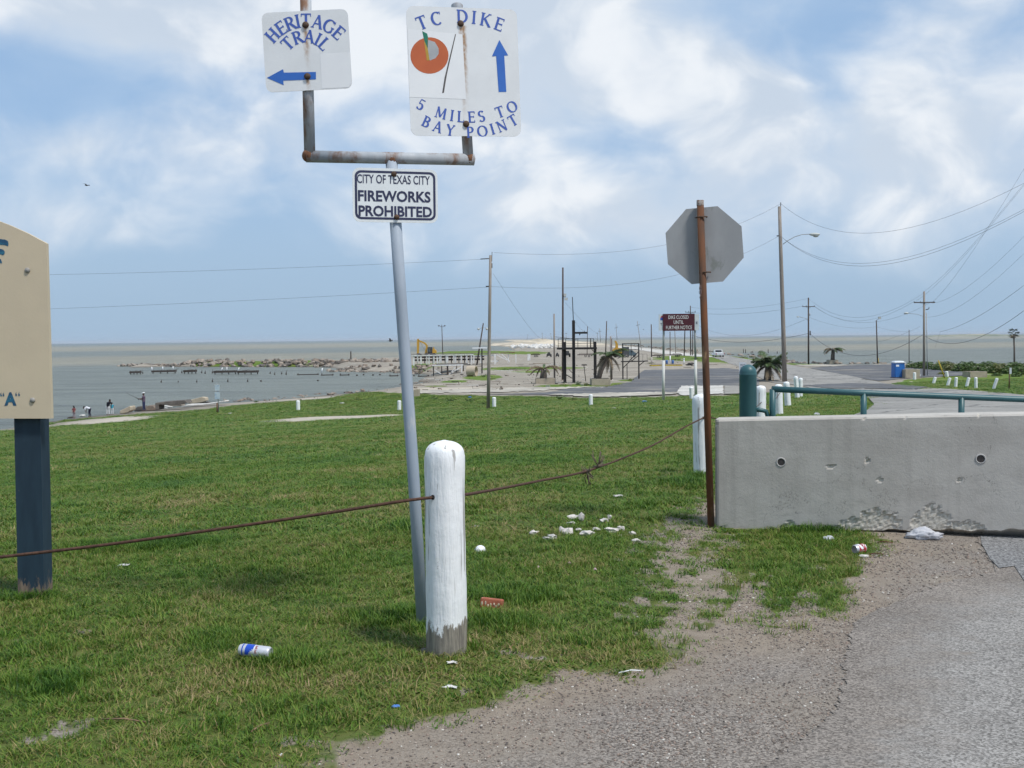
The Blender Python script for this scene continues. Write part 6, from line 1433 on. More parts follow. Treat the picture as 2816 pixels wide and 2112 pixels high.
# green and brown palm in its planter
P = pB.P + Vector((0, 1.1, .2)); k = pB.k
palm(P, [(-.35, 0, -.1), (.1, 0, 1.3), (.75, 0, 2.45)], [.30, .22, .20], (.85, 0, 2.65), [(r.uniform(0, 6.28), r.uniform(1.7, 2.3), r.uniform(.5, 1.0), r.uniform(.6, 1.0), r.random() < .3) for _ in range(17)] + [(r.uniform(0, 6.28), r.uniform(1.4, 2.0), .05, .95, True) for _ in range(10)], 'leaning palm with green top and dead brown skirt', seed=5)
P = pA.P + Vector((-.15, 1.1, .2))
palm(P, [(-.1, 0, -.1), (0, 0, .7), (.05, 0, 1.25)], [.42, .34, .26], (.05, 0, 1.3), [(a + r.uniform(-.2, .2), r.uniform(1.6, 2.5), r.uniform(.35, .7), r.uniform(.55, .95), True) for a in (0, .5, 1.1, 2.0, 2.7, 3.1, 3.4, 3.9, 5.0, 5.6)] + [(1.5, 1.4, .9, .5, False)], 'low wind battered brown palm in the left planter', seed=6, wid=.16)
P = pE.P + Vector((0, 1.0, .3)); palm(P, [(0, 0, -.1), (.05, 0, 1.4), (.1, 0, 2.4)], [.45, .40, .36], (.1, 0, 2.5), [(r.uniform(0, 6.28), r.uniform(2.2, 3.0), r.uniform(.5, .9), r.uniform(.65, 1.0), r.random() < .55) for _ in range(16)], 'small ragged palm standing at the far shoreline', seed=7)
# fan palm at the right edge
f = Far(2789, 999, 'fan_palm', 'slender fan palm with dark tufted crown at the right edge', 'palm'); f.rod('trunk', [(2789.5, 1001), (2789, 960), (2787, 918)], 5.0, M_PTRK, taper=.8, n=10)
def fan_leaf(s_, seed):
    r = random.Random(seed); mb = MB(); n = 11
    for i in range(n):
        a = rad(-85 + 170 * i / (n - 1)); L = s_ * r.uniform(.8, 1.1); b = Vector((math.cos(a) * L, math.sin(a) * L, -.25 * L * abs(math.sin(a)) - .1 * L)); w = .085 * s_; pr = Vector((-math.sin(a), math.cos(a), 0)) * w; mdp = b * .55
        mb.add([Vector((0, 0, 0)), mdp + pr, b, mdp - pr], [(0, 1, 2, 3)])
    mb.tube([Vector((-.7 * s_, 0, 0)), Vector((0, 0, 0))], .03 * s_, 5); return mb
M_FANP = mk('fan_palm_dark', (.03, .055, .022), (.055, .06, .035), 3, rough=.7)
for kk in range(26):
    az = r.uniform(0, 6.28); el = r.uniform(-.9, 1.2); s_ = 9.5 * f.k * r.uniform(.8, 1.15); o = fan_leaf(s_, kk).build('fan_leaf', M_FANP if el > -.4 else M_PBRN, f.root); d_ = Vector((math.cos(az) * math.cos(el), math.sin(az) * math.cos(el), math.sin(el)))
    o.location = f.v(2787, 917) + d_ * 10 * f.k; o.rotation_euler = (0, -el * .8, az)
# ------------------------------------------------------------------ leafy bushes and weeds
def leafball(n, seed, lo=.6, leaf=.16):
    r = random.Random(seed); mb = MB()
    for i in range(n):
        d_ = Vector((r.gauss(0, 1), r.gauss(0, 1), abs(r.gauss(0, .8)))).normalized(); k = r.uniform(lo, 1.0) * (1 + .3 * mnoise.noise(d_ * 2.2 + Vector((seed, 0, 0)))); c = d_ * k
        a = Vector((r.gauss(0, 1), r.gauss(0, 1), r.gauss(0, 1))).normalized(); u, w, _ = frame_to(a); s_ = leaf * r.uniform(.6, 1.3)
        mb.add([c - u * s_, c + w * s_ * .45, c + u * s_, c - w * s_ * .45], [(0, 1, 2, 3)])
    return mb
M_BUSH = mk('bush_leaf', (.050, .105, .022), (.11, .155, .038), 2.2, rough=.6, lo=.3, hi=.7); M_BUSH2 = mk('bush_leaf_yellow', (.17, .17, .045), (.11, .14, .035), 2.5, rough=.6); M_TWIG = mk('bush_twig', (.09, .065, .045), rough=.9)
BUSHM = [leafball(420, s_, .45, .15).mesh('bush_foliage') for s_ in range(4)]
for me in BUSHM: me.materials.append(M_BUSH)
BUSHY = leafball(420, 9, .45, .15).mesh('bush_foliage'); BUSHY.materials.append(M_BUSH2)
TWM = MB(); rr_ = random.Random(4)
for _ in range(14):
    d_ = Vector((rr_.uniform(-.7, .7), rr_.uniform(-.7, .7), rr_.uniform(.5, .95))); TWM.tube([(0, 0, -.1), d_ * .5, d_], [.03, .02, .008], 5)
TWM = TWM.mesh('bush_stems'); TWM.materials.append(M_TWIG)
BS = [(2470, 1008, 13, 10), (2508, 1012, 20, 18), (2535, 1014, 22, 20), (2560, 1016, 22, 19), (2585, 1018, 24, 22), (2612, 1020, 24, 20), (2640, 1022, 26, 24), (2668, 1022, 26, 23), (2695, 1024, 28, 24), (2722, 1026, 26, 25), (2750, 1026, 30, 28), (2780, 1028, 30, 27), (2812, 1030, 30, 30), (2850, 1032, 34, 32), (2900, 1032, 36, 34), (2600, 1005, 30, 12), (2660, 1006, 34, 13), (2720, 1008, 34, 15), (2790, 1010, 36, 16), (2540, 1003, 26, 10),
      (2590, 1030, 13, 8), (2660, 1032, 14, 9), (2740, 1034, 16, 10), (2795, 1036, 18, 11)]
desc = ['low dark green bush', 'rounded leafy bush', 'broad dense bush', 'loose ragged bush']
for i, (px, by, hw, hh_) in enumerate(BS):
    P = gp(px, by); k = kpx(P); ordn = 'behind the blue toilet' if px < 2500 else ('behind the tan planter walls' if px < 2700 else 'near the fan palm')
    rt = thing('bush', f'{desc[i % 4]} of the thicket {ordn}', 'bush', P, 'thicket of bushes along the right shore'); rt['label'] = f"{desc[i % 4]} about {'left' if px < 2560 else 'centre left' if px < 2640 else 'centre right' if px < 2730 else 'right'} of the shore thicket, {'front row' if by > 1029 else 'rear row' if by < 1011 else 'middle row'}" + (', partly out of frame' if px > 2890 else ', just beyond the frame edge' if px > 2840 else '')
    o = mesh_obj('foliage', BUSHM[i % 4] if i % 5 else BUSHY, None, rt); o.scale = (hw * k, hw * k * .9, hh_ * k); o.rotation_euler = (0, 0, i * 1.3); o = mesh_obj('stem', TWM, None, rt); o.scale = (hw * k, hw * k, hh_ * k * .9)
# weeds along the foot of the bank and in the planters
WEEDM = [leafball(90, 20 + s_, .1, .22).mesh('weed_foliage') for s_ in range(3)]
for me, mt in zip(WEEDM, (M_BUSH, M_BUSH2, M_BUSH)): me.materials.append(mt)
WD = [(1240, 1104, 16, 13, 0, 'tall weed clump left of the lone pole'), (1290, 1104, 22, 10, 0, 'broad weed clump close left of the lone pole'), (1195, 1098, 20, 8, 0, 'weed clump beside the grey sign pole'), (1330, 1112, 14, 8, 0, 'small weed at the foot of the lone pole'), (1390, 1098, 16, 8, 0, 'weed clump right of the lone pole'), (1540, 1098, 24, 12, 0, 'tall weed clump in front of the dark lot'), (1575, 1100, 18, 9, 1, 'yellowish weed in front of the dark lot'), (1740, 1094, 20, 5, 0, 'low weed along the lot edge'),
      (1590, 1058, 14, 11, 0, 'green shrub at the foot of the black column'), (1610, 1060, 16, 8, 1, 'yellow green shrub right of the black column'), (1550, 1060, 14, 5, 1, 'low yellowish weed at the left black column'), (1700, 1060, 16, 5, 1, 'low weed right of the palm planter'), (1735, 1046, 18, 6, 1, 'dry weed under the lower black frame'), (705, 1106, 10, 5, 0, 'small shrub on the far left shore'), (985, 1100, 9, 6, 0, 'small shrub on the shore left of the sign pole'), (1330, 1036, 14, 7, 0, 'green shrub below the concrete pipe'),
      (1860, 990, 30, 4, 1, 'low scrub behind the drums'), (1915, 988, 24, 4, 0, 'low scrub right of the drums'), (2045, 984, 16, 6, 1, 'yellowish scrub on the rocks behind the palm'), (2075, 990, 14, 5, 0, 'green scrub on the rocks behind the palm'), (1170, 1008, 30, 6, 0, 'green scrub under the white pier posts'), (1410, 1016, 34, 4, 0, 'scrub right of the ruined pier'), (545, 1132, 16, 6, 0, 'green tuft left of the small shore sign'), (1790, 999, 20, 3, 1, 'dry scrub on the yellow kerb')]
for i, (px, by, hw, hh_, kd, lab) in enumerate(WD):
    P = gp(px, by); k = kpx(P); o = mesh_obj('weed', WEEDM[kd if kd else (0, 2)[i % 2]], None); o.location = P; o.scale = (hw * k, hw * k * .7, hh_ * k * 1.05); o.rotation_euler = (0, 0, i * .9); tag(o, lab, 'weed', 'weeds and scrub')

# ------------------------------------------------------------------ portable toilet, drums, tyres
f = Far(2474, 1040, 'portable_toilet', 'blue portable toilet with white roof at the edge of the lot', 'toilet')
M_PB = mk('toilet_blue', (.02, .13, .42), (.025, .15, .46), 4, rough=.5); M_PBD = mk('toilet_side', (.015, .10, .34), rough=.5)
f.box('cabin', 2460.5, 996, 2488, 1038, 1.15, M_PB, 0, bevel=.04); f.box('door', 2462.5, 1001, 2479, 1037, .03, mk('toilet_door', (.03, .16, .48), (.025, .14, .44), 4, rough=.5), -.032)
mb = MB(); a, b = f.v(2459, 997, -.06), f.v(2490, 997, 1.2); mb.box(((a.x + b.x) / 2, .57, a.z), (b.x - a.x, 1.28, .10)); mb.box(((a.x + b.x) / 2, .57, a.z + .11), ((b.x - a.x) * .93, 1.15, .13), taper=.72); mb.build('roof', mk('toilet_roof', (.72, .75, .78), rough=.5), f.root)
f.box('notice', 2463.5, 1003, 2472, 1008, .01, M_FOAM, -.045); f.box('skid', 2458, 1038, 2490, 1040.5, 1.3, M_BLK, -.05)
M_DRUM = mk('drum_blue', (.04, .12, .34), (.05, .14, .38), 5, rough=.5)
for cx, lab in ((1833.5, 'blue drum left of the white footed pole'), (1850, 'blue drum right of the white footed pole')):
    f = Far(cx, 1000.5, 'drum', lab, 'drum', 'blue drums on the yellow kerb island'); mb = MB(); R1, H1 = 3.4 * f.k, 10 * f.k
    mb.lathe([(.001, 0), (R1, 0), (R1, H1 * .33), (R1 * 1.04, H1 * .35), (R1, H1 * .37), (R1, H1 * .66), (R1 * 1.04, H1 * .68), (R1, H1 * .7), (R1, H1), (R1 * .94, H1), (R1 * .94, H1 - .04), (.001, H1 - .04)], 18); mb.build('body', M_DRUM, f.root)
f = Far(1834, 1006.5, 'kerb', 'long yellow painted kerb of the pump island', 'kerb'); f.box('kerb_block', 1791, 1003.5, 1878, 1006.5, 2.6, MATS['yellow_paint'], 0, bevel=.05); f.box('soil', 1794, 1002.6, 1875, 1003.6, 2.0, mk('planter_soil', (.16, .13, .10)), .25)
f = Far(1881, 1001, 'marker_post', 'short white post at the right end of the yellow kerb', 'post'); f.rod('post', [(1881, 1002), (1881, 988)], 3.0, M_FOAM); f.rod('cap', [(1881, 988), (1881, 985)], 3.8, M_FOAM)
f = Far(1897, 1006, 'tyre_pile', 'heap of black tyres at the end of the yellow kerb', 'tyres')
for (dx, dy, z, rx) in ((-6, 0, 1.2, 0), (4, .4, 1.2, 0), (0, .2, 3.4, .2), (8, -.2, 1.6, .9)):
    mb = MB(); q_ = []; Rm, rm = 4.6 * f.k, 1.5 * f.k
    for i in range(17): q_.append(Vector((Rm * math.cos(i * math.pi / 8), Rm * math.sin(i * math.pi / 8), 0)))
    mb.tube(q_, rm, 8, cap=False); o = mb.build('tyre', M_BLK, f.root); o.location = (dx * f.k, dy, z * f.k + .1); o.rotation_euler = (rx, 0, 0)

# ------------------------------------------------------------------ vehicles far off
M_WHT = mk('car_white', (.72, .73, .74), (.68, .69, .70), 3, rough=.35); M_GLS = mk('car_glass', (.03, .035, .04), rough=.15); M_TYR = mk('tyre_black', (.02, .02, .02), rough=.9)
M_YEL = mk('machine_yellow', (.52, .30, .03), (.46, .26, .035), 4, rough=.5); M_DRK = mk('machine_dark', (.03, .032, .035), (.05, .05, .05), 6, rough=.6); M_BLG = mk('truck_blue_grey', (.07, .11, .135), (.09, .13, .155), 4, rough=.5); M_RDT = mk('tail_red', (.35, .02, .02), rough=.4)
def wheel(root, c, R, w, axis='X', rim=True):
    Rm = Matrix.Rotation(rad(90), 3, 'Y') if axis == 'X' else Matrix.Rotation(rad(90), 3, 'X')
    o = MB().lathe([(R * .55, -w / 2), (R * .95, -w / 2), (R, -w * .3), (R, w * .3), (R * .95, w / 2), (R * .55, w / 2), (R * .55, -w / 2)], 18, c, Rm).build('wheel', M_TYR, root)
    if rim: MB().lathe([(.001, -w * .42), (R * .55, -w * .42), (R * .55, w * .42), (.001, w * .42)], 14, c, Rm).build('rim', M_STEELG, o)
f = Far(1980.5, 982, 'pickup_truck', 'white pickup truck driving away on the dike road', 'truck'); W2 = 24 * f.k
rt = f.root
mb = MB(); mb.prism([(0, .42), (5.3, .42), (5.3, .98), (3.9, 1.02), (3.3, 1.02), (0, 1.02)], (W2 / 2, 0, 0), (0, 1, 0), (0, 0, 1), W2); o = mb.build('body', M_WHT, rt)
mb = MB(); mb.prism([(2.0, 1.02), (4.0, 1.02), (3.5, 1.72), (2.25, 1.74)], (W2 * .44, 0, 0), (0, 1, 0), (0, 0, 1), W2 * .88); cab = mb.build('cab', M_WHT, rt)
mb = MB(); mb.add([(-W2 * .38, 2.02, 1.14), (W2 * .38, 2.02, 1.14), (W2 * .36, 2.18, 1.64), (-W2 * .36, 2.18, 1.64)], [(0, 1, 2, 3)]); mb.build('rear_window', M_GLS, cab)
mb = MB(); mb.box((0, -.03, .74), (W2 * .82, .05, .44)); mb.build('tailgate', mk('tailgate_white', (.62, .63, .65), rough=.4), rt); mb = MB(); mb.box((0, -.12, .45), (W2 * .96, .16, .14)); mb.build('bumper', M_STEELG, rt)
for s_ in (-1, 1):
    mb = MB(); mb.box((s_ * W2 * .46, -.04, .80), (W2 * .07, .06, .34)); mb.build('tail_light', M_RDT, rt)
    for y in (1.0, 4.3): wheel(rt, (s_ * W2 * .42, y, .38), .38, .24)
    mb = MB(); mb.box((s_ * W2 * .52, 3.7, 1.2), (.22, .1, .2)); mb.build('mirror', M_DRK, rt)
# excavator
f = Far(1182, 978, 'excavator', 'yellow excavator with raised folded arm behind the ruined pier', 'excavator')
for dy in (-.9, 1.0):
    mb = MB(); mb.prism([(f.v(x, y).x, f.v(x, y).z) for x, y in ((1172, 978), (1168, 976), (1168, 973), (1172, 971), (1194, 971), (1198, 973), (1198, 976), (1194, 978))], (0, dy, 0), (1, 0, 0), (0, 0, 1), .7); mb.build('track', M_DRK, f.root)
mb = MB(); mb.prism([(f.v(x, y).x, f.v(x, y).z) for x, y in ((1176, 971), (1200, 971), (1201, 966), (1197, 961), (1190, 960), (1176, 966))], (0, -1.1, 0), (1, 0, 0), (0, 0, 1), 2.6); 
for i, v in enumerate(mb.v): mb.v[i] = (v[0], v[1] , v[2])
mb.build('house', M_YEL, f.root)
cabx = f.box('cab', 1177, 954.5, 1190, 972, 1.2, M_DRK, -1.25, bevel=.1); f.box('cab_window', 1178.5, 956.5, 1184, 967, .02, mk('cab_glass', (.10, .13, .15), (.06, .08, .09), 3, rough=.2), -1.27, parent=cabx)
f.box('exhaust_guard', 1191.5, 955, 1195, 962, .6, M_YEL, -.6)
def limb(name, pts_, w, d, mat, dy=-.1):
    mb = MB(); P2 = [f.v(*p_) for p_ in pts_]
    for a, b in zip(P2[:-1], P2[1:]): mb.bar(a + Vector((0, dy, 0)), b + Vector((0, dy, 0)), d, w * f.k, (0, 1, 0) if False else (0, 0, 1))
    return mb.build(name, mat, f.root)
mb = MB(); out_ = [(1174, 972), (1177, 950), (1170, 942), (1152, 934), (1152, 938), (1168, 946), (1172, 952), (1168, 972)]; mb.prism([(f.v(*p_).x, f.v(*p_).z) for p_ in out_][::-1], (0, -.3, 0), (1, 0, 0), (0, 0, 1), .55); mb.build('boom', M_YEL, f.root)
mb = MB(); mb.prism([(f.v(*p_).x, f.v(*p_).z) for p_ in [(1148, 932), (1152, 931), (1154, 940), (1152, 974), (1147, 975), (1147, 940)]][::-1], (0, -.3, 0), (1, 0, 0), (0, 0, 1), .5); mb.build('stick', M_YEL, f.root)
mb = MB(); mb.prism([(f.v(*p_).x, f.v(*p_).z) for p_ in [(1146, 972), (1154, 971), (1160, 974), (1158, 978), (1149, 978)]][::-1], (0, -.7, 0), (1, 0, 0), (0, 0, 1), 1.3); mb.build('bucket', M_DRK, f.root)
f.rod('hydraulic_cylinder', [(1155, 939), (1172, 968)], 1.2, M_STEELG)
# loader and truck behind the palm
f = Far(1702, 983, 'loader', 'yellow loader with raised arm behind the palm planter', 'loader'); 
mb = MB(); mb.prism([(f.v(*p_).x, f.v(*p_).z) for p_ in [(1684, 971), (1714, 971), (1714, 958), (1690, 957), (1684, 963)]][::-1], (0, -.8, 0), (1, 0, 0), (0, 0, 1), 2.2); mb.build('body', M_YEL, f.root); f.box('window', 1690, 961, 1700, 967, .02, M_DRK, -.83)
mb = MB(); mb.prism([(f.v(*p_).x, f.v(*p_).z) for p_ in [(1692, 957), (1700, 957), (1699, 946), (1695, 938), (1690, 937), (1693, 946)]][::-1], (0, -.4, 0), (1, 0, 0), (0, 0, 1), .8); mb.build('arm', M_YEL, f.root)
f.box('undercarriage', 1688, 971, 1716, 981, 1.9, M_DRK, -.6)
for x in (1692, 1710): wheel(f.root, f.v(x, 978.5, -.8), 4.2 * f.k, .5, 'Y')
f = Far(1735, 983, 'flatbed_truck', 'dark box truck with blue grey cab behind the lower black frame', 'truck'); f.box('box', 1713, 954, 1730, 976, 2.3, mk('truck_box', (.055, .06, .065), (.075, .08, .085), 4, rough=.6), -.2)
mb = MB(); mb.prism([(f.v(*p_).x, f.v(*p_).z) for p_ in [(1730, 978), (1750, 978), (1750, 971), (1744, 968), (1739, 963), (1731, 963)]][::-1], (0, -.1, 0), (1, 0, 0), (0, 0, 1), 2.0); cb_ = mb.build('cab', M_BLG, f.root); f.box('window', 1735, 964.5, 1739, 969, .02, M_GLS, -.125, parent=cb_)
for x in (1719, 1726, 1744): wheel(f.root, f.v(x, 979.6, 0), 3.4 * f.k, .3, 'Y')
# small dark vehicles and trailers on the far lot
for (cx, by, w, h, lab) in ((1510, 982, 14, 13, 'dark tractor seen from behind, left of the black frame'), (1533, 982, 9, 12, 'second dark tractor between the poles'), (1561, 982, 16, 17, 'dark jeep with open top behind the black frame')):
    f = Far(cx, by, 'tractor' if w < 15 else 'jeep', lab, 'tractor' if w < 15 else 'jeep'); k = f.k
    f.box('body', cx - w * .3, by - h * .8, cx + w * .3, by - h * .25, 2.4, M_DRK, 0, bevel=.08)
    mb = MB(); mb.prism([(f.v(*p_).x, f.v(*p_).z) for p_ in [(cx - w * .28, by - h * .8), (cx + w * .28, by - h * .8), (cx + w * .2, by - h), (cx - w * .2, by - h)]][::-1], (0, .4, 0), (1, 0, 0), (0, 0, 1), 1.0); mb.build('seat', M_DRK, f.root)
    for s_ in (-1, 1):
        wheel(f.root, (s_ * w * .4 * k, .1, h * .32 * k), h * .32 * k, w * .17 * k); wheel(f.root, (s_ * w * .36 * k, 2.2, h * .22 * k), h * .22 * k, w * .12 * k, rim=False)
for (x0, x1, by, lab) in ((1589, 1636, 982, 'low flat trailer behind the black frame railing'), (1460, 1486, 982, 'low dark trailer right of the ruined pier'), (1796, 1826, 984, 'heap like dark trailer left of the closed notice'), (1846, 1876, 982, 'low trailer under the closed notice')):
    f = Far((x0 + x1) / 2, by, 'trailer', lab, 'trailer', 'trailers on the far lot'); M_TR = mk('trailer_rust', (.085, .05, .04), (.05, .04, .035), 6, rough=.8); f.box('deck', x0, by - 7.5, x1, by - 5.5, 2.2, M_TR, 0); 
    f.box('rail', x0 + 4, by - 10, x1 - 4, by - 9, .1, M_TR, 0); f.rod('stake', [(x0 + 5, by - 9.5), (x0 + 5, by - 7)], .8, M_TR); f.rod('stake', [(x1 - 5, by - 9.5), (x1 - 5, by - 7)], .8, M_TR)
    for u in (.45, .65): wheel(f.root, f.v(x0 + (x1 - x0) * u, by - 3.2, -.12), 3.2 * f.k, .25, 'Y', rim=False)

# ------------------------------------------------------------------ ruined white pier, concrete pipe, debris
M_PIER = mk('pier_white', (.74, .74, .73), (.58, .57, .55), 2.2, rough=.85, stretch=(1, 1, .5), third=((.20, .18, .16), 2.0, .60, .72)); M_TIMB = mk('grey_timber', (.20, .18, .16), (.12, .105, .095), 3, rough=.95, stretch=(1, 1, 3)); M_DTIMB = mk('dark_pile', (.045, .036, .032), (.08, .065, .055), 5, rough=.95)
f = Far(1230, 1004, 'ruined_pier', 'ruined white pier with bare posts and beams behind the wooden pole', 'pier')
r = random.Random(12); xs_ = [1138, 1147, 1158, 1172, 1180, 1192, 1203, 1207, 1213, 1227, 1231, 1247, 1253, 1268, 1284, 1296, 1303, 1322, 1362]
for i, x in enumerate(xs_):
    t_ = r.uniform(974, 978); b_ = r.uniform(997, 1002) if i % 3 else 1005; w = r.uniform(3.2, 5.0); f.beam('post', (x, b_), (x + r.uniform(-.8, .8), t_), w, M_PIER, (i % 2) * 1.6)
for i, x in enumerate((1142, 1152, 1163, 1186, 1198, 1220, 1238, 1259, 1275, 1290, 1312)): f.beam('post', (x, 1000), (x, 977), 2.4, M_PIER if i % 2 else M_TIMB, 4.5)  # alternate rear posts coloured darker for the shadow behind the pier
for yy in (983, 991): f.beam('beam', (1134, yy), (1330, yy - 1), 5.0, M_DTIMB, 5.2, d=2)  # dark bars added to paint in the shadow between the posts
f.beam('cap_beam', (1134, 977), (1302, 976), 2.6, M_PIER, -.1, d=4); f.beam('cap_beam', (1302, 980), (1365, 978), 2.6, M_PIER, 1.6, d=4); f.beam('deck', (1128, 973.8), (1370, 973.4), 1.2, M_TIMB, 3, d=50)
f.beam('beam', (1190, 1004), (1290, 1000), 3.0, M_PIER, -2.0, d=8); f.beam('deck_plank', (1202, 1000), (1288, 999), 1.4, M_TIMB, -1.5, d=30)
for a, b in (((1365, 977), (1395, 992)), ((1380, 975), (1402, 996)), ((1360, 1000), (1372, 992)), ((1340, 994), (1368, 994))): f.beam('fallen_beam', a, b, 2.2, M_PIER, r.uniform(-1, 2))
for x in (1398, 1419): f.beam('post', (x, 1001), (x, 976), 2.4, M_PIER, 2)
f.box('white_panel', 1451, 976, 1459, 994, .3, M_PIER, 1); f.beam('cap_beam', (1376, 973), (1416, 971.5), 1.6, mk('red_roof_edge', (.16, .03, .03), (.08, .05, .045), 4), 2, d=12)
f = Far(1230, 1031, 'broken_landing', 'broken landing on dark piles in front of the white pier', 'landing')
f.beam('deck_beam', (1189, 1005), (1274, 1004), 3.0, M_PIER, 0, d=10); f.beam('deck_plank', (1195, 1003), (1270, 1002), 1.0, M_TIMB, 1.5, d=26)
for x, b_, w in ((1192, 1037, 3.0), (1231, 1031, 4.6), (1274, 1027, 3.4), (1214, 1029, 2.8), (1255, 1028, 2.0)): f.beam('pile', (x, b_), (x, 1005), w, M_DTIMB, .8 if w < 3 else 0)
for a, b in (((1235, 1029), (1271, 1008)), ((1196, 1017), (1214, 1028)), ((1240, 1026), (1252, 1010))): f.beam('brace', a, b, 2.4, M_PIER, -.3)
f.beam('white_pile', (1270, 1026), (1271, 1006), 3.0, M_PIER, -.3)
f = Far(1299, 1034.5, 'concrete_pipe', 'short tan concrete pipe section lying beside the broken landing', 'pipe'); R1 = 14.6 * f.k; L1 = 25 * f.k; ya = rad(-18)
RX = Matrix.Rotation(ya, 3, 'Z') @ Matrix.Rotation(rad(90), 3, 'Y'); o = MB().lathe([(R1 * .86, 0), (R1, 0), (R1, L1), (R1 * .86, L1), (R1 * .86, 0)], 32, (-L1 / 2, 0, R1 * .97), RX).build('shell', mk('pipe_concrete', (.48, .40, .30), (.42, .355, .27), 2, rough=.9), f.root)
for fp_ in o.data.polygons: fp_.use_smooth = False
f = Far(1325, 1027, 'tee_sign', 'black post with a long white board on top beside the ruined pier', 'post'); f.beam('post', (1325.5, 1028), (1326, 958), 3.4, M_BLK); f.beam('board', (1300, 957), (1340, 956.5), 3.0, M_FOAM, -.2, d=1)
# debris planks on the sand
M_PLK = mk('driftwood', (.36, .31, .25), (.24, .20, .16), 4, rough=.95, stretch=(1, 1, 4)); M_PLKW = mk('white_board', (.62, .60, .56), (.5, .48, .44), 4, rough=.9)
DB = [(1180, 1043, 30, 2), (1165, 1050, 26, 3), (1250, 1040, 40, 1.6), (1215, 1045, 36, 2), (1290, 1046, 30, 1.6), (1350, 1030, 30, 1.6), (1385, 1020, 50, 2.0), (1435, 1018, 70, 2.0), (1490, 1001, 50, 2.4), (1520, 1003, 26, 2), (1445, 1008, 40, 1.6), (1540, 1016, 30, 1.4), (1420, 1024, 50, 1.6), (1600, 1018, 26, 1.4), (1245, 1058, 40, 1.5), (1300, 1060, 30, 1.4), (1360, 1050, 36, 1.4), (1690, 1003, 34, 2.0), (1640, 1030, 30, 1.2), (1900, 1000, 20, 1.2), (1960, 1003, 26, 1.6), (1930, 1022, 18, 1.2), (2030, 1022, 16, 1.0), (1150, 1060, 20, 2), (1310, 1034, 20, 2.4), (1180, 1010, 14, 2)]
DBL = ['white plank on the beach just right of the grey sign pole', 'short grey plank at the waterline by the sign pole', 'long thin grey plank below the broken landing', 'white board in the sand below the broken landing', 'grey plank left of the lone wooden pole', 'grey plank just right of the concrete pipe', 'white board crossing the sand right of the lone pole', 'longest grey plank right of the lone pole', 'grey beam below the dark trailer', 'white plank left of the bare grey pole',
       'thin grey plank behind the brown palm', 'grey plank behind the floodlight pole foot', 'white board left of the brown palm', 'grey plank between the black frame columns', 'thin dark plank nearest the lawn left of the lone pole', 'white strip of board nearest the lone pole foot', 'grey plank on the bare sand right of the lone pole', 'thick plank behind the green palm', 'white board by the tee post', 'grey plank right of the tyre heap', 'grey plank at the road edge left of the gate post', 'white scrap board on the dark lot', 'small grey plank on the lot by the notice plate', 'short plank by the small tan block', 'white plank beside the concrete pipe', 'grey plank under the pier scrub']
for i, (px, py, w, h) in enumerate(DB):
    P = gp(px, py); k = kpx(P); an = random.uniform(-.25, .25); mb = MB(); mb.box((0, 0, h * k * .5), (w * k, .35, h * k), Matrix.Rotation(random.uniform(-.03, .03), 3, 'Y')); o = one('driftwood_plank', mb, M_PLKW if i % 3 == 0 else M_PLK, DBL[i], 'plank', P, 'storm debris planks', an)

# ------------------------------------------------------------------ rock jetty, riprap
M_RK = [mk('riprap_pale', (.33, .28, .23), (.22, .185, .155), 2.0, rough=.95), mk('riprap_dark', (.10, .088, .078), (.17, .15, .13), 2.0, rough=.95), mk('riprap_tan', (.26, .205, .16), (.16, .13, .105), 2.0, rough=.95), mk('riprap_white', (.66, .64, .60), (.52, .50, .46), 2.0, rough=.95)]
RKM = [[rockmesh('rock', M_RK[c], s_ + c * 5, 1, .5, .75) for s_ in range(3)] for c in range(4)]
def rocks(root, pts_, lo, hi, cols, nm='rock'):
    r = random.Random(len(pts_))
    for P in pts_:
        o = bpy.data.objects.new(nm, RKM[r.choice(cols)][r.randrange(3)]); COL.objects.link(o); o.parent = root; s_ = r.uniform(lo, hi) * P[3]; o.location = Vector(P[:3]) - root.location + Vector((0, 0, s_ * .2)); o.scale = (s_ * r.uniform(.8, 1.6), s_ * r.uniform(.8, 1.4), s_ * r.uniform(.6, 1.0)); o.rotation_euler = (r.uniform(-.4, .4), r.uniform(-.4, .4), r.uniform(0, 6.28))
def path_pts(px_line, n, spread, seed, zup=.3):
    r = random.Random(seed); out_ = []; W_ = [Vector((*on_plane(a, b, SEA), SEA)) for a, b in px_line]; seg = [(W_[i + 1] - W_[i]).length for i in range(len(W_) - 1)]; tot = sum(seg)
    for i in range(n):
        d_ = r.random() * tot; k = 0
        while d_ > seg[k] and k < len(seg) - 1: d_ -= seg[k]; k += 1
        p_ = W_[k].lerp(W_[k + 1], d_ / seg[k]); x, y = p_.x + r.gauss(0, spread * .4), p_.y + r.uniform(-.2, 1) * spread; z = max(Hz(x, y), SEA - .1); out_.append((x, y, z, 1.0))
    return out_
jt = thing('rock_jetty', 'low rubble jetty of pale and dark boulders reaching left into the bay', 'jetty', Vector((*on_plane(700, 1006, SEA), SEA)))
rocks(jt, path_pts([(330, 1007.5), (560, 1008.5), (900, 1009.5), (1000, 1010), (1110, 1008)], 290, 6.5, 3), .35, 1.0, (0, 0, 1, 2))
jt2 = thing('rubble_bank', 'rubble bank of stones jutting below the white pier', 'rubble', Vector((*on_plane(1020, 1021, SEA), SEA)))
rocks(jt2, path_pts([(940, 1018), (962, 1023), (1100, 1024.5), (1170, 1029)], 110, 5.0, 4), .25, .6, (0, 1, 2, 2))
rw = thing('riprap_heap', 'heap of white broken stone at the foot of the sand mound', 'rubble', gp(1465, 957))
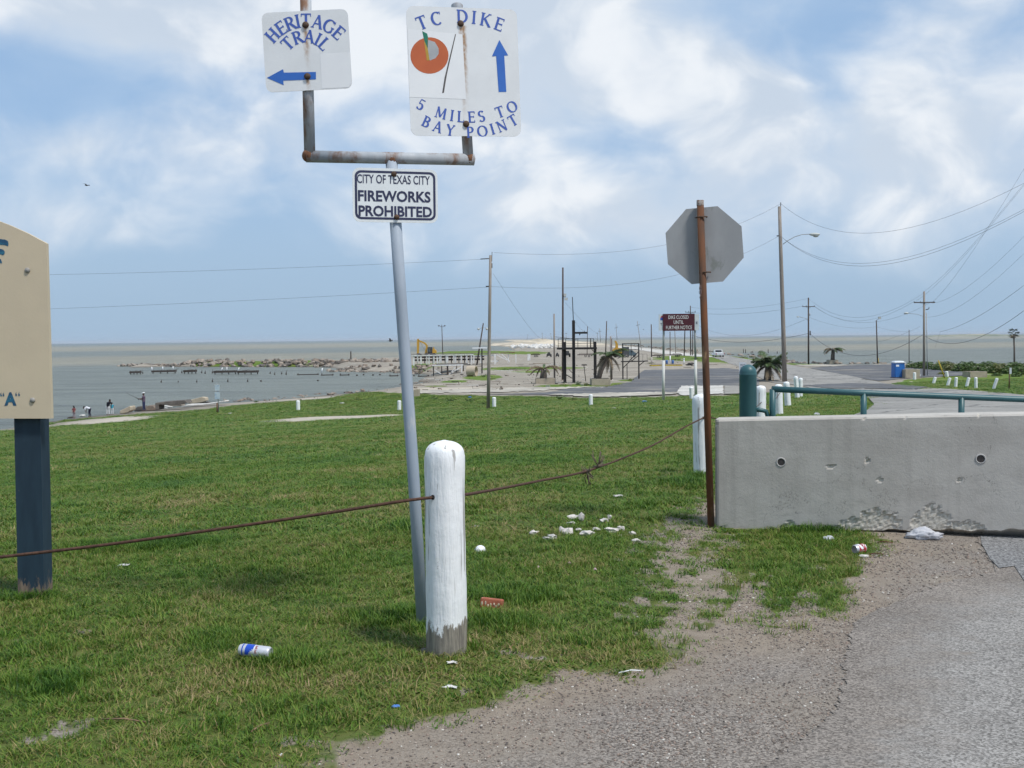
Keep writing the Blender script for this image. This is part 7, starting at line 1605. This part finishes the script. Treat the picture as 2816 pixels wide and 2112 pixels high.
rocks(rw, [(gp(1408 + 115 * u, 958 - 7 * w)[0], gp(1408 + 115 * u, 958 - 7 * w)[1], Hz(gp(1408 + 115 * u, 958 - 7 * w)[0], gp(1408 + 115 * u, 958 - 7 * w)[1]), 1.0) for u, w in [(random.random(), random.random()) for _ in range(90)]], .8, 1.9, (3,))
rd = thing('shore_riprap', 'stone riprap edging the right shore of the dike road', 'rubble', Vector((*on_plane(1993, 974, SEA), SEA)))
rocks(rd, path_pts([(1720, 949), (1800, 956), (1903, 966), (1993, 974.5), (2085, 983), (2150, 994)], 170, 7.0, 6), .3, .9, (0, 2, 2, 1))
rs = thing('shore_stones', 'scattered dark stones along the shoreline behind the right lot', 'rubble', Vector((*on_plane(2343, 1000, SEA), SEA)))
rocks(rs, path_pts([(2170, 996), (2192, 999), (2343, 1001), (2470, 999.5)], 60, 3.0, 7), .25, .7, (0, 1, 1, 2))
rl = thing('beach_stones', 'line of small stones along the beach left of the lone pole', 'rubble', Vector((*on_plane(880, 1086, SEA), SEA)))
rocks(rl, path_pts([(560, 1111), (800, 1095), (880, 1087), (1000, 1077), (1100, 1068), (1165, 1052)], 70, 3.0, 8), .10, .35, (0, 1, 2))
# slabs and logs by the fishermen: px/py of an enlarged crop
ZP = lambda a, b: (180 + a * .1989, 1060 + b * .1989)
M_LOG = mk('sunbleached_slab', (.46, .39, .29), (.36, .30, .22), 2, rough=.9)
def slab(pts_, d, mat, name, label, cat):
    P2 = [ZP(a, b) for a, b in pts_]; cx = sum(p_[0] for p_ in P2) / len(P2); by = max(p_[1] for p_ in P2); P = gp(cx, by); k = kpx(P); mb = MB(); mb.prism([((a - cx) * k, (by - b) * k) for a, b in P2], (0, 0, 0), (1, 0, 0), (0, 0, 1), d)
    o = one(name, mb, mat, label, cat, P); b_ = o.modifiers.new('bevel', 'BEVEL'); b_.width = .05; b_.segments = 2; return o
slab([(745, 390), (750, 350), (860, 300), (885, 285), (905, 300), (905, 345), (860, 375), (790, 390)][::-1], 1.2, M_LOG, 'concrete_slab', 'tilted tan concrete slab on the shore left of the angler', 'slab')
slab([(945, 358), (960, 320), (1000, 290), (1060, 285), (1080, 350)][::-1], 1.4, M_RK[1], 'boulder', 'dark boulder at the feet of the angler', 'boulder')
slab([(1110, 352), (1110, 305), (1150, 275), (1210, 280), (1242, 310), (1242, 345)][::-1], 1.2, M_RK[2], 'boulder', 'tan boulder right of the angler', 'boulder')
slab([(1242, 345), (1240, 240), (1330, 228), (1500, 215), (1660, 205), (1690, 250), (1560, 270), (1290, 268), (1290, 335)][::-1], 1.6, M_RK[1], 'timber_crib', 'dark broken timber crib on the shore', 'timber')
slab([(1400, 285), (1440, 245), (1520, 228), (1600, 250), (1610, 285)][::-1], 1.2, M_RK[0], 'boulder', 'pale flat boulder inside the broken timber crib', 'boulder')
slab([(1285, 290), (1290, 262), (1480, 295), (1470, 312)][::-1], .3, M_PLKW, 'driftwood_plank', 'white plank leaning on the broken timber crib', 'plank')
slab([(1285, 320), (1290, 300), (1400, 310), (1400, 322)][::-1], .3, M_PLKW, 'driftwood_plank', 'white plank at the foot of the broken timber crib', 'plank')
slab([(1700, 250), (1705, 205), (1880, 160), (1935, 170), (1945, 215), (1900, 232), (1760, 252)][::-1], 1.0, M_LOG, 'concrete_slab', 'long tan concrete beam lying on the shore by the small sign', 'slab')
slab([(1590, 290), (1680, 262), (1900, 258), (2100, 232), (2200, 214), (2212, 224), (2000, 262), (1800, 282)][::-1], 1.5, M_PLKW, 'sand_ledge', 'flat pale ledge along the water by the small sign', 'ledge')
slab([(10, 455), (40, 435), (90, 430), (95, 450)][::-1], .8, M_RK[1], 'boulder', 'small dark rock left of the wading child', 'boulder'); slab([(185, 432), (195, 408), (235, 405), (245, 428)][::-1], .6, M_RK[3], 'rock', 'pale lump beside the bending person', 'rock')

# ------------------------------------------------------------------ sunken dock remains and piles
ZW = lambda a, b: (340 + a * .20795, 960 + b * .20795)
def dock(x0, x1, yb, h, label, posts=(), white=()):
    a, b = ZW(x0, yb), ZW(x1, yb); f = Far((a[0] + b[0]) / 2, a[1], 'dock_wreck', label, 'dock wreck', 'sunken dock remains', sea=True); r = random.Random(x0); k = f.k
    f.beam('deck', (a[0], a[1] - h * .2 * .5), (b[0], a[1] - h * .2 * .55), h * .2 * .42, M_DTIMB, 0, d=18)
    for u in range(max(3, int((x1 - x0) / 45))):
        x = a[0] + (b[0] - a[0]) * r.random(); f.beam('broken_plank', (x - 4, a[1] - h * .2 * r.uniform(.5, .9)), (x + 5, a[1] - h * .2 * r.uniform(.4, 1.1)), .9, M_TIMB, r.uniform(-.5, 2.5), d=2)
    for u in (0.03, .35, .65, .97): f.rod('pile', [(a[0] + (b[0] - a[0]) * u, a[1] + 1), (a[0] + (b[0] - a[0]) * u, a[1] - h * .2 * r.uniform(.5, .9))], 2.6, M_DTIMB)
    for (px_, py0, px1_, py1) in white: f.rod('white_pile', [ZW(px_, py0), ZW(px1_, py1)], 2.6, M_FOAM)
dock(90, 225, 335, 60, 'leftmost sunken dock piece, low and dark'); dock(380, 690, 322, 60, 'large sunken dock piece with two white poles', white=((375, 290, 375, 235), (520, 285, 518, 232), (655, 280, 655, 228)))
dock(800, 960, 325, 70, 'ragged sunken dock piece left of the centre'); dock(1200, 1490, 333, 70, 'long sunken dock piece with leaning white poles', white=((1285, 295, 1310, 245), (1363, 295, 1368, 240))); dock(1510, 1780, 333, 70, 'right sunken dock piece with a slanting white pole', white=((1508, 295, 1530, 243),))
ZJ = lambda a, b: (300 + a * .45208, 880 + b * .45198)
for (x0, x1, y, lab) in ((1145, 1275, 335, 'low dark dock piece nearest the rubble bank'), (1290, 1365, 338, 'dark dock piece with a white post before the rubble bank'), (1403, 1462, 338, 'short floating timber before the rubble bank'), (1705, 1760, 343, 'floating timber left of the grey sign pole'), (1880, 1948, 345, 'floating timber right of the grey sign pole')):
    a, b = ZJ(x0, y), ZJ(x1, y); f = Far((a[0] + b[0]) / 2, a[1], 'dock_wreck', lab, 'dock wreck', 'sunken dock remains', sea=True); f.beam('deck', (a[0], a[1] - 1.5), (b[0], a[1] - 2), 2.2, M_DTIMB, 0, d=8); f.rod('pile', [(a[0] + 2, a[1] + 1), (a[0] + 2, a[1] - 6)], 2.4, M_DTIMB); f.rod('pile', [(b[0] - 2, a[1] + 1), (b[0] - 2, a[1] - 5)], 2.4, M_DTIMB)
    if x0 == 1290: f.rod('white_pile', [ZJ(1293, 320), ZJ(1298, 292)], 3, M_FOAM)
PILES = [(252, 325, 40), (770, 318, 50), (1032, 318, 40), (1078, 326, 45), (1175, 318, 50), (1938, 325, 30), (1997, 340, 40), (2090, 332, 40), (2150, 342, 60), (498, 442, 40), (722, 440, 20), (967, 440, 40), (1175, 436, 55), (1378, 434, 50), (1640, 432, 45), (1820, 432, 16)]
nm_ = ['first', 'second', 'third', 'fourth', 'fifth', 'sixth', 'seventh', 'eighth', 'ninth']
for i, (a, b, h) in enumerate(PILES):
    px, py = ZW(a, b); rown = 'far row near the jetty' if b < 400 else 'nearer row in open water'; idx_ = i if b < 400 else i - 9
    f = Far(px, py, 'piling', f'{nm_[idx_]} dark pile stub from the left in the {rown}', 'pile', 'pile stubs in the bay', sea=True); f.rod('pile', [(px, py + 1), (px, py - h * .1)], 3.6, M_DTIMB); f.rod('stub', [(px + .4, py - h * .1), (px + .9, py - h * .2)], 1.4, M_DTIMB)
for i, (a, b) in enumerate(((1508, 340), (1548, 336), (1606, 338), (1648, 336), (1855, 342), (1270, 372), (924, 374))):
    px, py = ZJ(a, b); f = Far(px, py, 'piling', ['square pile top right of the floating timber', 'second square pile top right of the floating timber', 'third square pile top towards the grey pole', 'fourth square pile top towards the grey pole', 'small pile top just right of the grey pole', 'lone low pile top in the open bay', 'lone tiny pile top left in the open bay'][i], 'pile', 'pile stubs in the bay', sea=True); f.rod('pile', [(px, py + 1), (px, py - 3.6)], 4.6, M_DTIMB)
for i, (a, b) in enumerate(((120, 570), (136, 572), (178, 575), (190, 573), (246, 574), (305, 573), (372, 575))):
    px, py = 2000 + a * .369, 760 + b * .369; f = Far(px, py, 'piling', f'{nm_[i]} dark pile from the left beyond the rocks behind the bushy palm', 'pile', 'pile stubs in the right bay', sea=True); f.rod('pile', [(px, py + 1), (px, py - (11 if i < 2 or i == 5 else 6))], 2.0, M_DTIMB)
f = Far(965, 991, 'channel_marker', 'lone post standing on the jetty against the open water', 'post'); f.rod('post', [(965, 993), (965, 966)], 3.4, M_DTIMB)

# ------------------------------------------------------------------ people at the water
def skin(root, name, mat, parts, vox=.022):
    """one continuous body surface: tapered limbs and balls fused by a voxel remesh"""
    mb = MB()
    for p_ in parts:
        if p_[0] == 't': mb.tube(p_[1], p_[2], 10)
        else: mb.sphere(p_[1], p_[2], 12, 8)
    o = mb.build(name, mat, root); m_ = o.modifiers.new('fuse', 'REMESH'); m_.mode = 'VOXEL'; m_.voxel_size = vox; m_.use_smooth_shade = True; s_ = o.modifiers.new('smooth', 'SMOOTH'); s_.iterations = 3; s_.factor = .5; return o
M_SKIN = mk('skin_dark', (.16, .085, .055), (.14, .075, .05), 6, rough=.6); M_SKIN2 = mk('skin_mid', (.32, .19, .13), (.28, .165, .115), 6, rough=.6); M_HAIR = mk('hair_dark', (.018, .014, .013), rough=.7)
def cloth(n, c): return mk(n, c, tuple(k * .75 for k in c), 9, rough=.9, bump=.004, bscale=25)
def hand(base, d, sc=1.0):
    """palm and five short separate fingers"""
    d = Vector(d).normalized(); u, w, _ = frame_to(d); pts_ = [('t', [base, base + d * .07 * sc], [.022, .036 * sc])]
    for i, l in enumerate((.062, .075, .08, .07)): b_ = base + d * .07 * sc + u * (i - 1.5) * .019 * sc; pts_.append(('t', [b_ - d * .01, b_ + d * l * .55 * sc, b_ + d * l * .85 * sc + w * .02 * sc], [.0095, .009, .008]))
    b_ = base + d * .03 * sc + u * .03 * sc; pts_.append(('t', [b_, b_ + (d * .6 + u * .8) * .045 * sc, b_ + (d * .9 + u * .5) * .07 * sc], [.0115, .0105, .009])); return pts_
def head(c, fwd, r=.105):
    c = Vector(c); fwd = Vector(fwd).normalized(); side = fwd.cross(Vector((0, 0, 1))).normalized()
    return [('s', c, (r * .82, r * .92, r * 1.15)), ('s', c + fwd * r * .95 + Vector((0, 0, -.01)), (.018, .018, .022)), ('s', c + fwd * r * .6 - Vector((0, 0, r * .75)), (.05, .05, .035)), ('s', c + side * r * .85, (.012, .02, .03)), ('s', c - side * r * .85, (.012, .02, .03))]
def person(P, sc, pose, label, top, bot, skinm, hair, hat=None, rz=0.0):
    root = thing('person', label, 'person', P); root.rotation_euler = (0, 0, rz); root.scale = (sc, sc, sc)
    hip = Vector(pose['hip']); nk = Vector(pose['neck']); hd = Vector(pose['head']); side = Vector((0, 1, 0)) if pose.get('profile') else Vector((1, 0, 0)); fw = Vector(pose['fwd'])
    limbs = []; legs = []; sleeves = []; arms = []
    for s_, (kn, ft_) in zip((-1, 1), pose['legs']):
        h_ = hip + side * .095 * s_; kn = Vector(kn); ft_ = Vector(ft_); legs.append(('t', [h_, h_.lerp(kn, .5), kn, kn.lerp(ft_, .35), ft_ + Vector((0, 0, .08))], [.105, .09, .064, .066, .05])); limbs.append(('t', [kn, ft_ + Vector((0, 0, .06))], [.05, .036])); limbs.append(('t', [ft_ + Vector((0, 0, .045)) - fw * .05, ft_ + Vector((0, 0, .035)) + fw * .17], [.042, .034]))
    for s_, (el, hn) in zip((-1, 1), pose['arms']):
        sh = nk + side * .185 * s_ - Vector((0, 0, .07)); el = Vector(el); hn = Vector(hn); sleeves.append(('t', [sh, sh.lerp(el, .55), el.lerp(sh, .1)], [.068, .056, .052])); arms.append(('t', [sh, el, hn], [.05, .04, .028])); arms += hand(hn, hn - el)
    torso = [('t', [hip - (nk - hip) * .06, hip.lerp(nk, .4), hip.lerp(nk, .78), hip.lerp(nk, .95)], [.145, .14, .165, .10]), ('t', [nk - side * .15 - Vector((0, 0, .07)), nk + side * .15 - Vector((0, 0, .07))], [.075, .075])]
    skin(root, 'body', skinm, limbs + arms + torso[:0] + [('t', [hip, hip.lerp(nk, .6), nk, nk.lerp(hd, .6)], [.10, .11, .06, .052])] + [('t', [hip + side * .06 * s_, kn_] , [.07, .05]) for s_, (kn_, _) in zip((-1, 1), [(Vector(a), b) for a, b in pose['legs']])] + head(hd, fw))
    skin(root, 'shirt', top, torso + sleeves); skin(root, 'trousers', bot, legs + [('t', [hip - side * .07, hip + side * .07], [.13, .13])])
    c_ = hd + Vector((0, 0, .02)) - fw * .015
    mb = MB(); mb.sphere(c_ + Vector((0, 0, .02)), (.098, .108, .115), 14, 9)
    if hair == 'long': mb.sphere(c_ - fw * .06 - Vector((0, 0, .14)), (.085, .075, .2), 12, 8)
    mb.build('hair', M_HAIR, root)
    if hat:
        mb = MB(); mb.lathe([(.118, 0), (.118, .045), (.09, .085), (.001, .10)], 16, c_ + Vector((0, 0, .055))); mb.box(c_ + fw * .15 + Vector((0, 0, .062)), (.15 if not pose.get('profile') else .15, .15, .012)); mb.build('cap', hat, root)
    return root
W_ = mk('cap_white', (.80, .80, .80), rough=.7)
def pscale(P, px_h, ref=1.75): return px_h * kpx(P) / ref
ang_ = gp(396, 1131); sc_ = pscale(ang_, 51)
pm = person(ang_, sc_, dict(hip=(0, 0, .92), neck=(0, 0, 1.48), head=(-.01, 0, 1.64), fwd=(-1, 0, 0), profile=True, legs=(((-.03, -.10, .50), (-.02, -.11, 0)), ((.02, .10, .50), (.06, .12, 0))), arms=(((-.08, -.2, 1.18), (-.34, -.12, 1.16)), ((-.10, .2, 1.20), (-.38, .06, 1.22)))), 'person in white cap, purple grey shirt and blue jeans holding a fishing rod', cloth('shirt_purple', (.13, .09, .13)), cloth('jeans_blue', (.035, .045, .11)), M_SKIN, 'short', W_)
rodo = thing('fishing_rod', 'thin fishing rod held by the angler in the white cap', 'fishing rod', ang_ + Vector((-.34, -.12, 1.16)) * sc_); k = kpx(ang_)
MB().tube([(.25 * sc_, 0, -.10 * sc_), (-.35 * sc_, 0, .14 * sc_)], .028, 6).build('handle', M_DTIMB, rodo); MB().tube([(-.35 * sc_, 0, .14 * sc_), (-.9 * sc_, 0, .42 * sc_), (-1.25 * sc_, 0, .62 * sc_)], [.016, .012, .008], 6).build('blank', M_DTIMB, rodo); MB().sphere((-.10 * sc_, 0, -.02), .06, 10, 6).build('reel', M_DRK, rodo)
lean = dict(hip=(0, 0, .90), neck=(.16, -.02, 1.38), head=(.25, -.03, 1.50), fwd=(.8, .3, -.3), legs=(((-.11, .02, .5), (-.12, 0, 0)), ((.10, .02, .5), (.12, 0, 0))), arms=(((-.14, .12, 1.05), (-.05, .3, .85)), ((.34, .12, 1.08), (.25, .3, .85))))
P = gp(297, 1141); person(P, pscale(P, 42, 1.60), lean, 'person in black shirt and white shorts leaning over at the water', cloth('shirt_black', (.012, .012, .02)), cloth('shorts_white', (.70, .70, .70)), M_SKIN, 'short')
P = gp(309, 1140); up_ = dict(hip=(0, 0, .90), neck=(0, -.02, 1.42), head=(-.02, 0, 1.6), fwd=(-.2, 1, 0), legs=(((-.10, .02, .5), (-.11, 0, 0)), ((.10, .02, .5), (.11, 0, 0))), arms=(((-.22, .06, 1.12), (-.20, .2, .9)), ((.26, .0, 1.12), (.30, .05, .88)))); person(P, pscale(P, 33, 1.70), up_, 'person in turquoise shirt and white shorts standing at the water', cloth('shirt_turquoise', (.06, .36, .48)), MATS['shorts_white'], M_SKIN2, 'short')
P = gp(244, 1146); bend = dict(hip=(.14, 0, .86), neck=(-.34, 0, 1.02), head=(-.50, 0, 1.0), fwd=(-.9, 0, -.35), profile=True, legs=(((.06, -.10, .46), (.10, -.11, 0)), ((.10, .10, .46), (.2, .12, 0))), arms=(((-.30, -.18, .72), (-.26, -.12, .45)), ((-.28, .18, .72), (-.24, .12, .46)))); person(P, pscale(P, 33, 1.30), bend, 'person in white shirt and dark shorts bending down at the water', cloth('shirt_white', (.72, .73, .76)), cloth('shorts_dark', (.02, .02, .045)), M_SKIN, 'short')
P = gp(204, 1150); chd = dict(hip=(0, 0, .82), neck=(.0, 0, 1.30), head=(-.03, 0, 1.46), fwd=(-1, .2, -.2), legs=(((-.09, .02, .45), (-.10, 0, 0)), ((.09, .02, .45), (.10, 0, 0))), arms=(((-.20, -.06, 1.02), (-.16, -.2, .82)), ((.20, -.06, 1.02), (.18, -.2, .82)))); person(P, pscale(P, 34, 1.58), chd, 'child with long hair in reddish top and pale trousers at the water', cloth('top_red', (.24, .07, .07)), cloth('trousers_pale', (.36, .30, .32)), M_SKIN2, 'long')

# ------------------------------------------------------------------ birds
def bird(px, py, Y, span_px, label, bank, up=.25):
    P = at(px, py, Y); s_ = span_px * Y / F / 2; root = thing('bird', label, 'bird', P); mt = mk('bird_dark', (.035, .032, .03), (.06, .055, .05), 20, rough=.8)
    mb = MB(); mb.sphere((0, 0, 0), (.13 * s_, .42 * s_, .11 * s_), 10, 8); mb.sphere((0, -.48 * s_, .04 * s_), (.07 * s_, .12 * s_, .07 * s_), 8, 6); mb.tube([(0, -.55 * s_, .03 * s_), (0, -.75 * s_, 0)], [.03 * s_, .005 * s_], 5); mb.add([(-.05 * s_, .35 * s_, 0), (.05 * s_, .35 * s_, 0), (.11 * s_, .62 * s_, 0), (-.11 * s_, .62 * s_, 0)], [(0, 1, 2, 3)]); mb.build('body', mt, root)
    for sd in (-1, 1):
        mb = MB(); q_ = [(0, -.2, .05), (.45, -.28, up), (1.0, .05, up * .7), (.5, .12, up), (0, .2, .05)]; q_ = [(sd * a * s_, b * s_, c * s_) for a, b, c in q_]; mb.add(q_ + [(a, b, c - .03 * s_) for a, b, c in q_], [(0, 1, 3, 4), (1, 2, 3), (5, 9, 8, 6), (6, 8, 7), (0, 5, 6, 1), (1, 6, 7, 2), (2, 7, 8, 3), (3, 8, 9, 4)]); mb.build('wing', mt, root)
    root.rotation_euler = (rad(5), rad(bank), rad(65)); return root
bird(238, 510, 60, 26, 'dark seabird gliding high in the left sky', 6); bird(1073, 938, 120, 24, 'brown seabird flying low over the bay left of the sign pole', 18, .5); bird(1769, 906, 150, 8, 'small pale speck of a gull above the dike', 0)

# ------------------------------------------------------------------ sea haze
mb = MB(); mb.box((0, 0, 10.0), (92000, 92000, 36.0))
hzo = mb.build('haze', None); tag(hzo, 'thin sea haze over the whole place', kind='stuff')
m = bpy.data.materials.new('sea_haze'); m.use_nodes = True; t = m.node_tree; t.nodes.remove(t.nodes['Principled BSDF'])
v = t.nodes.new('ShaderNodeVolumePrincipled'); v.inputs['Color'].default_value = (.80, .87, .95, 1); v.inputs['Density'].default_value = 0.00006; v.inputs['Anisotropy'].default_value = 0.0
t.links.new(v.outputs[0], t.nodes['Material Output'].inputs['Volume']); hzo.data.materials.append(m)
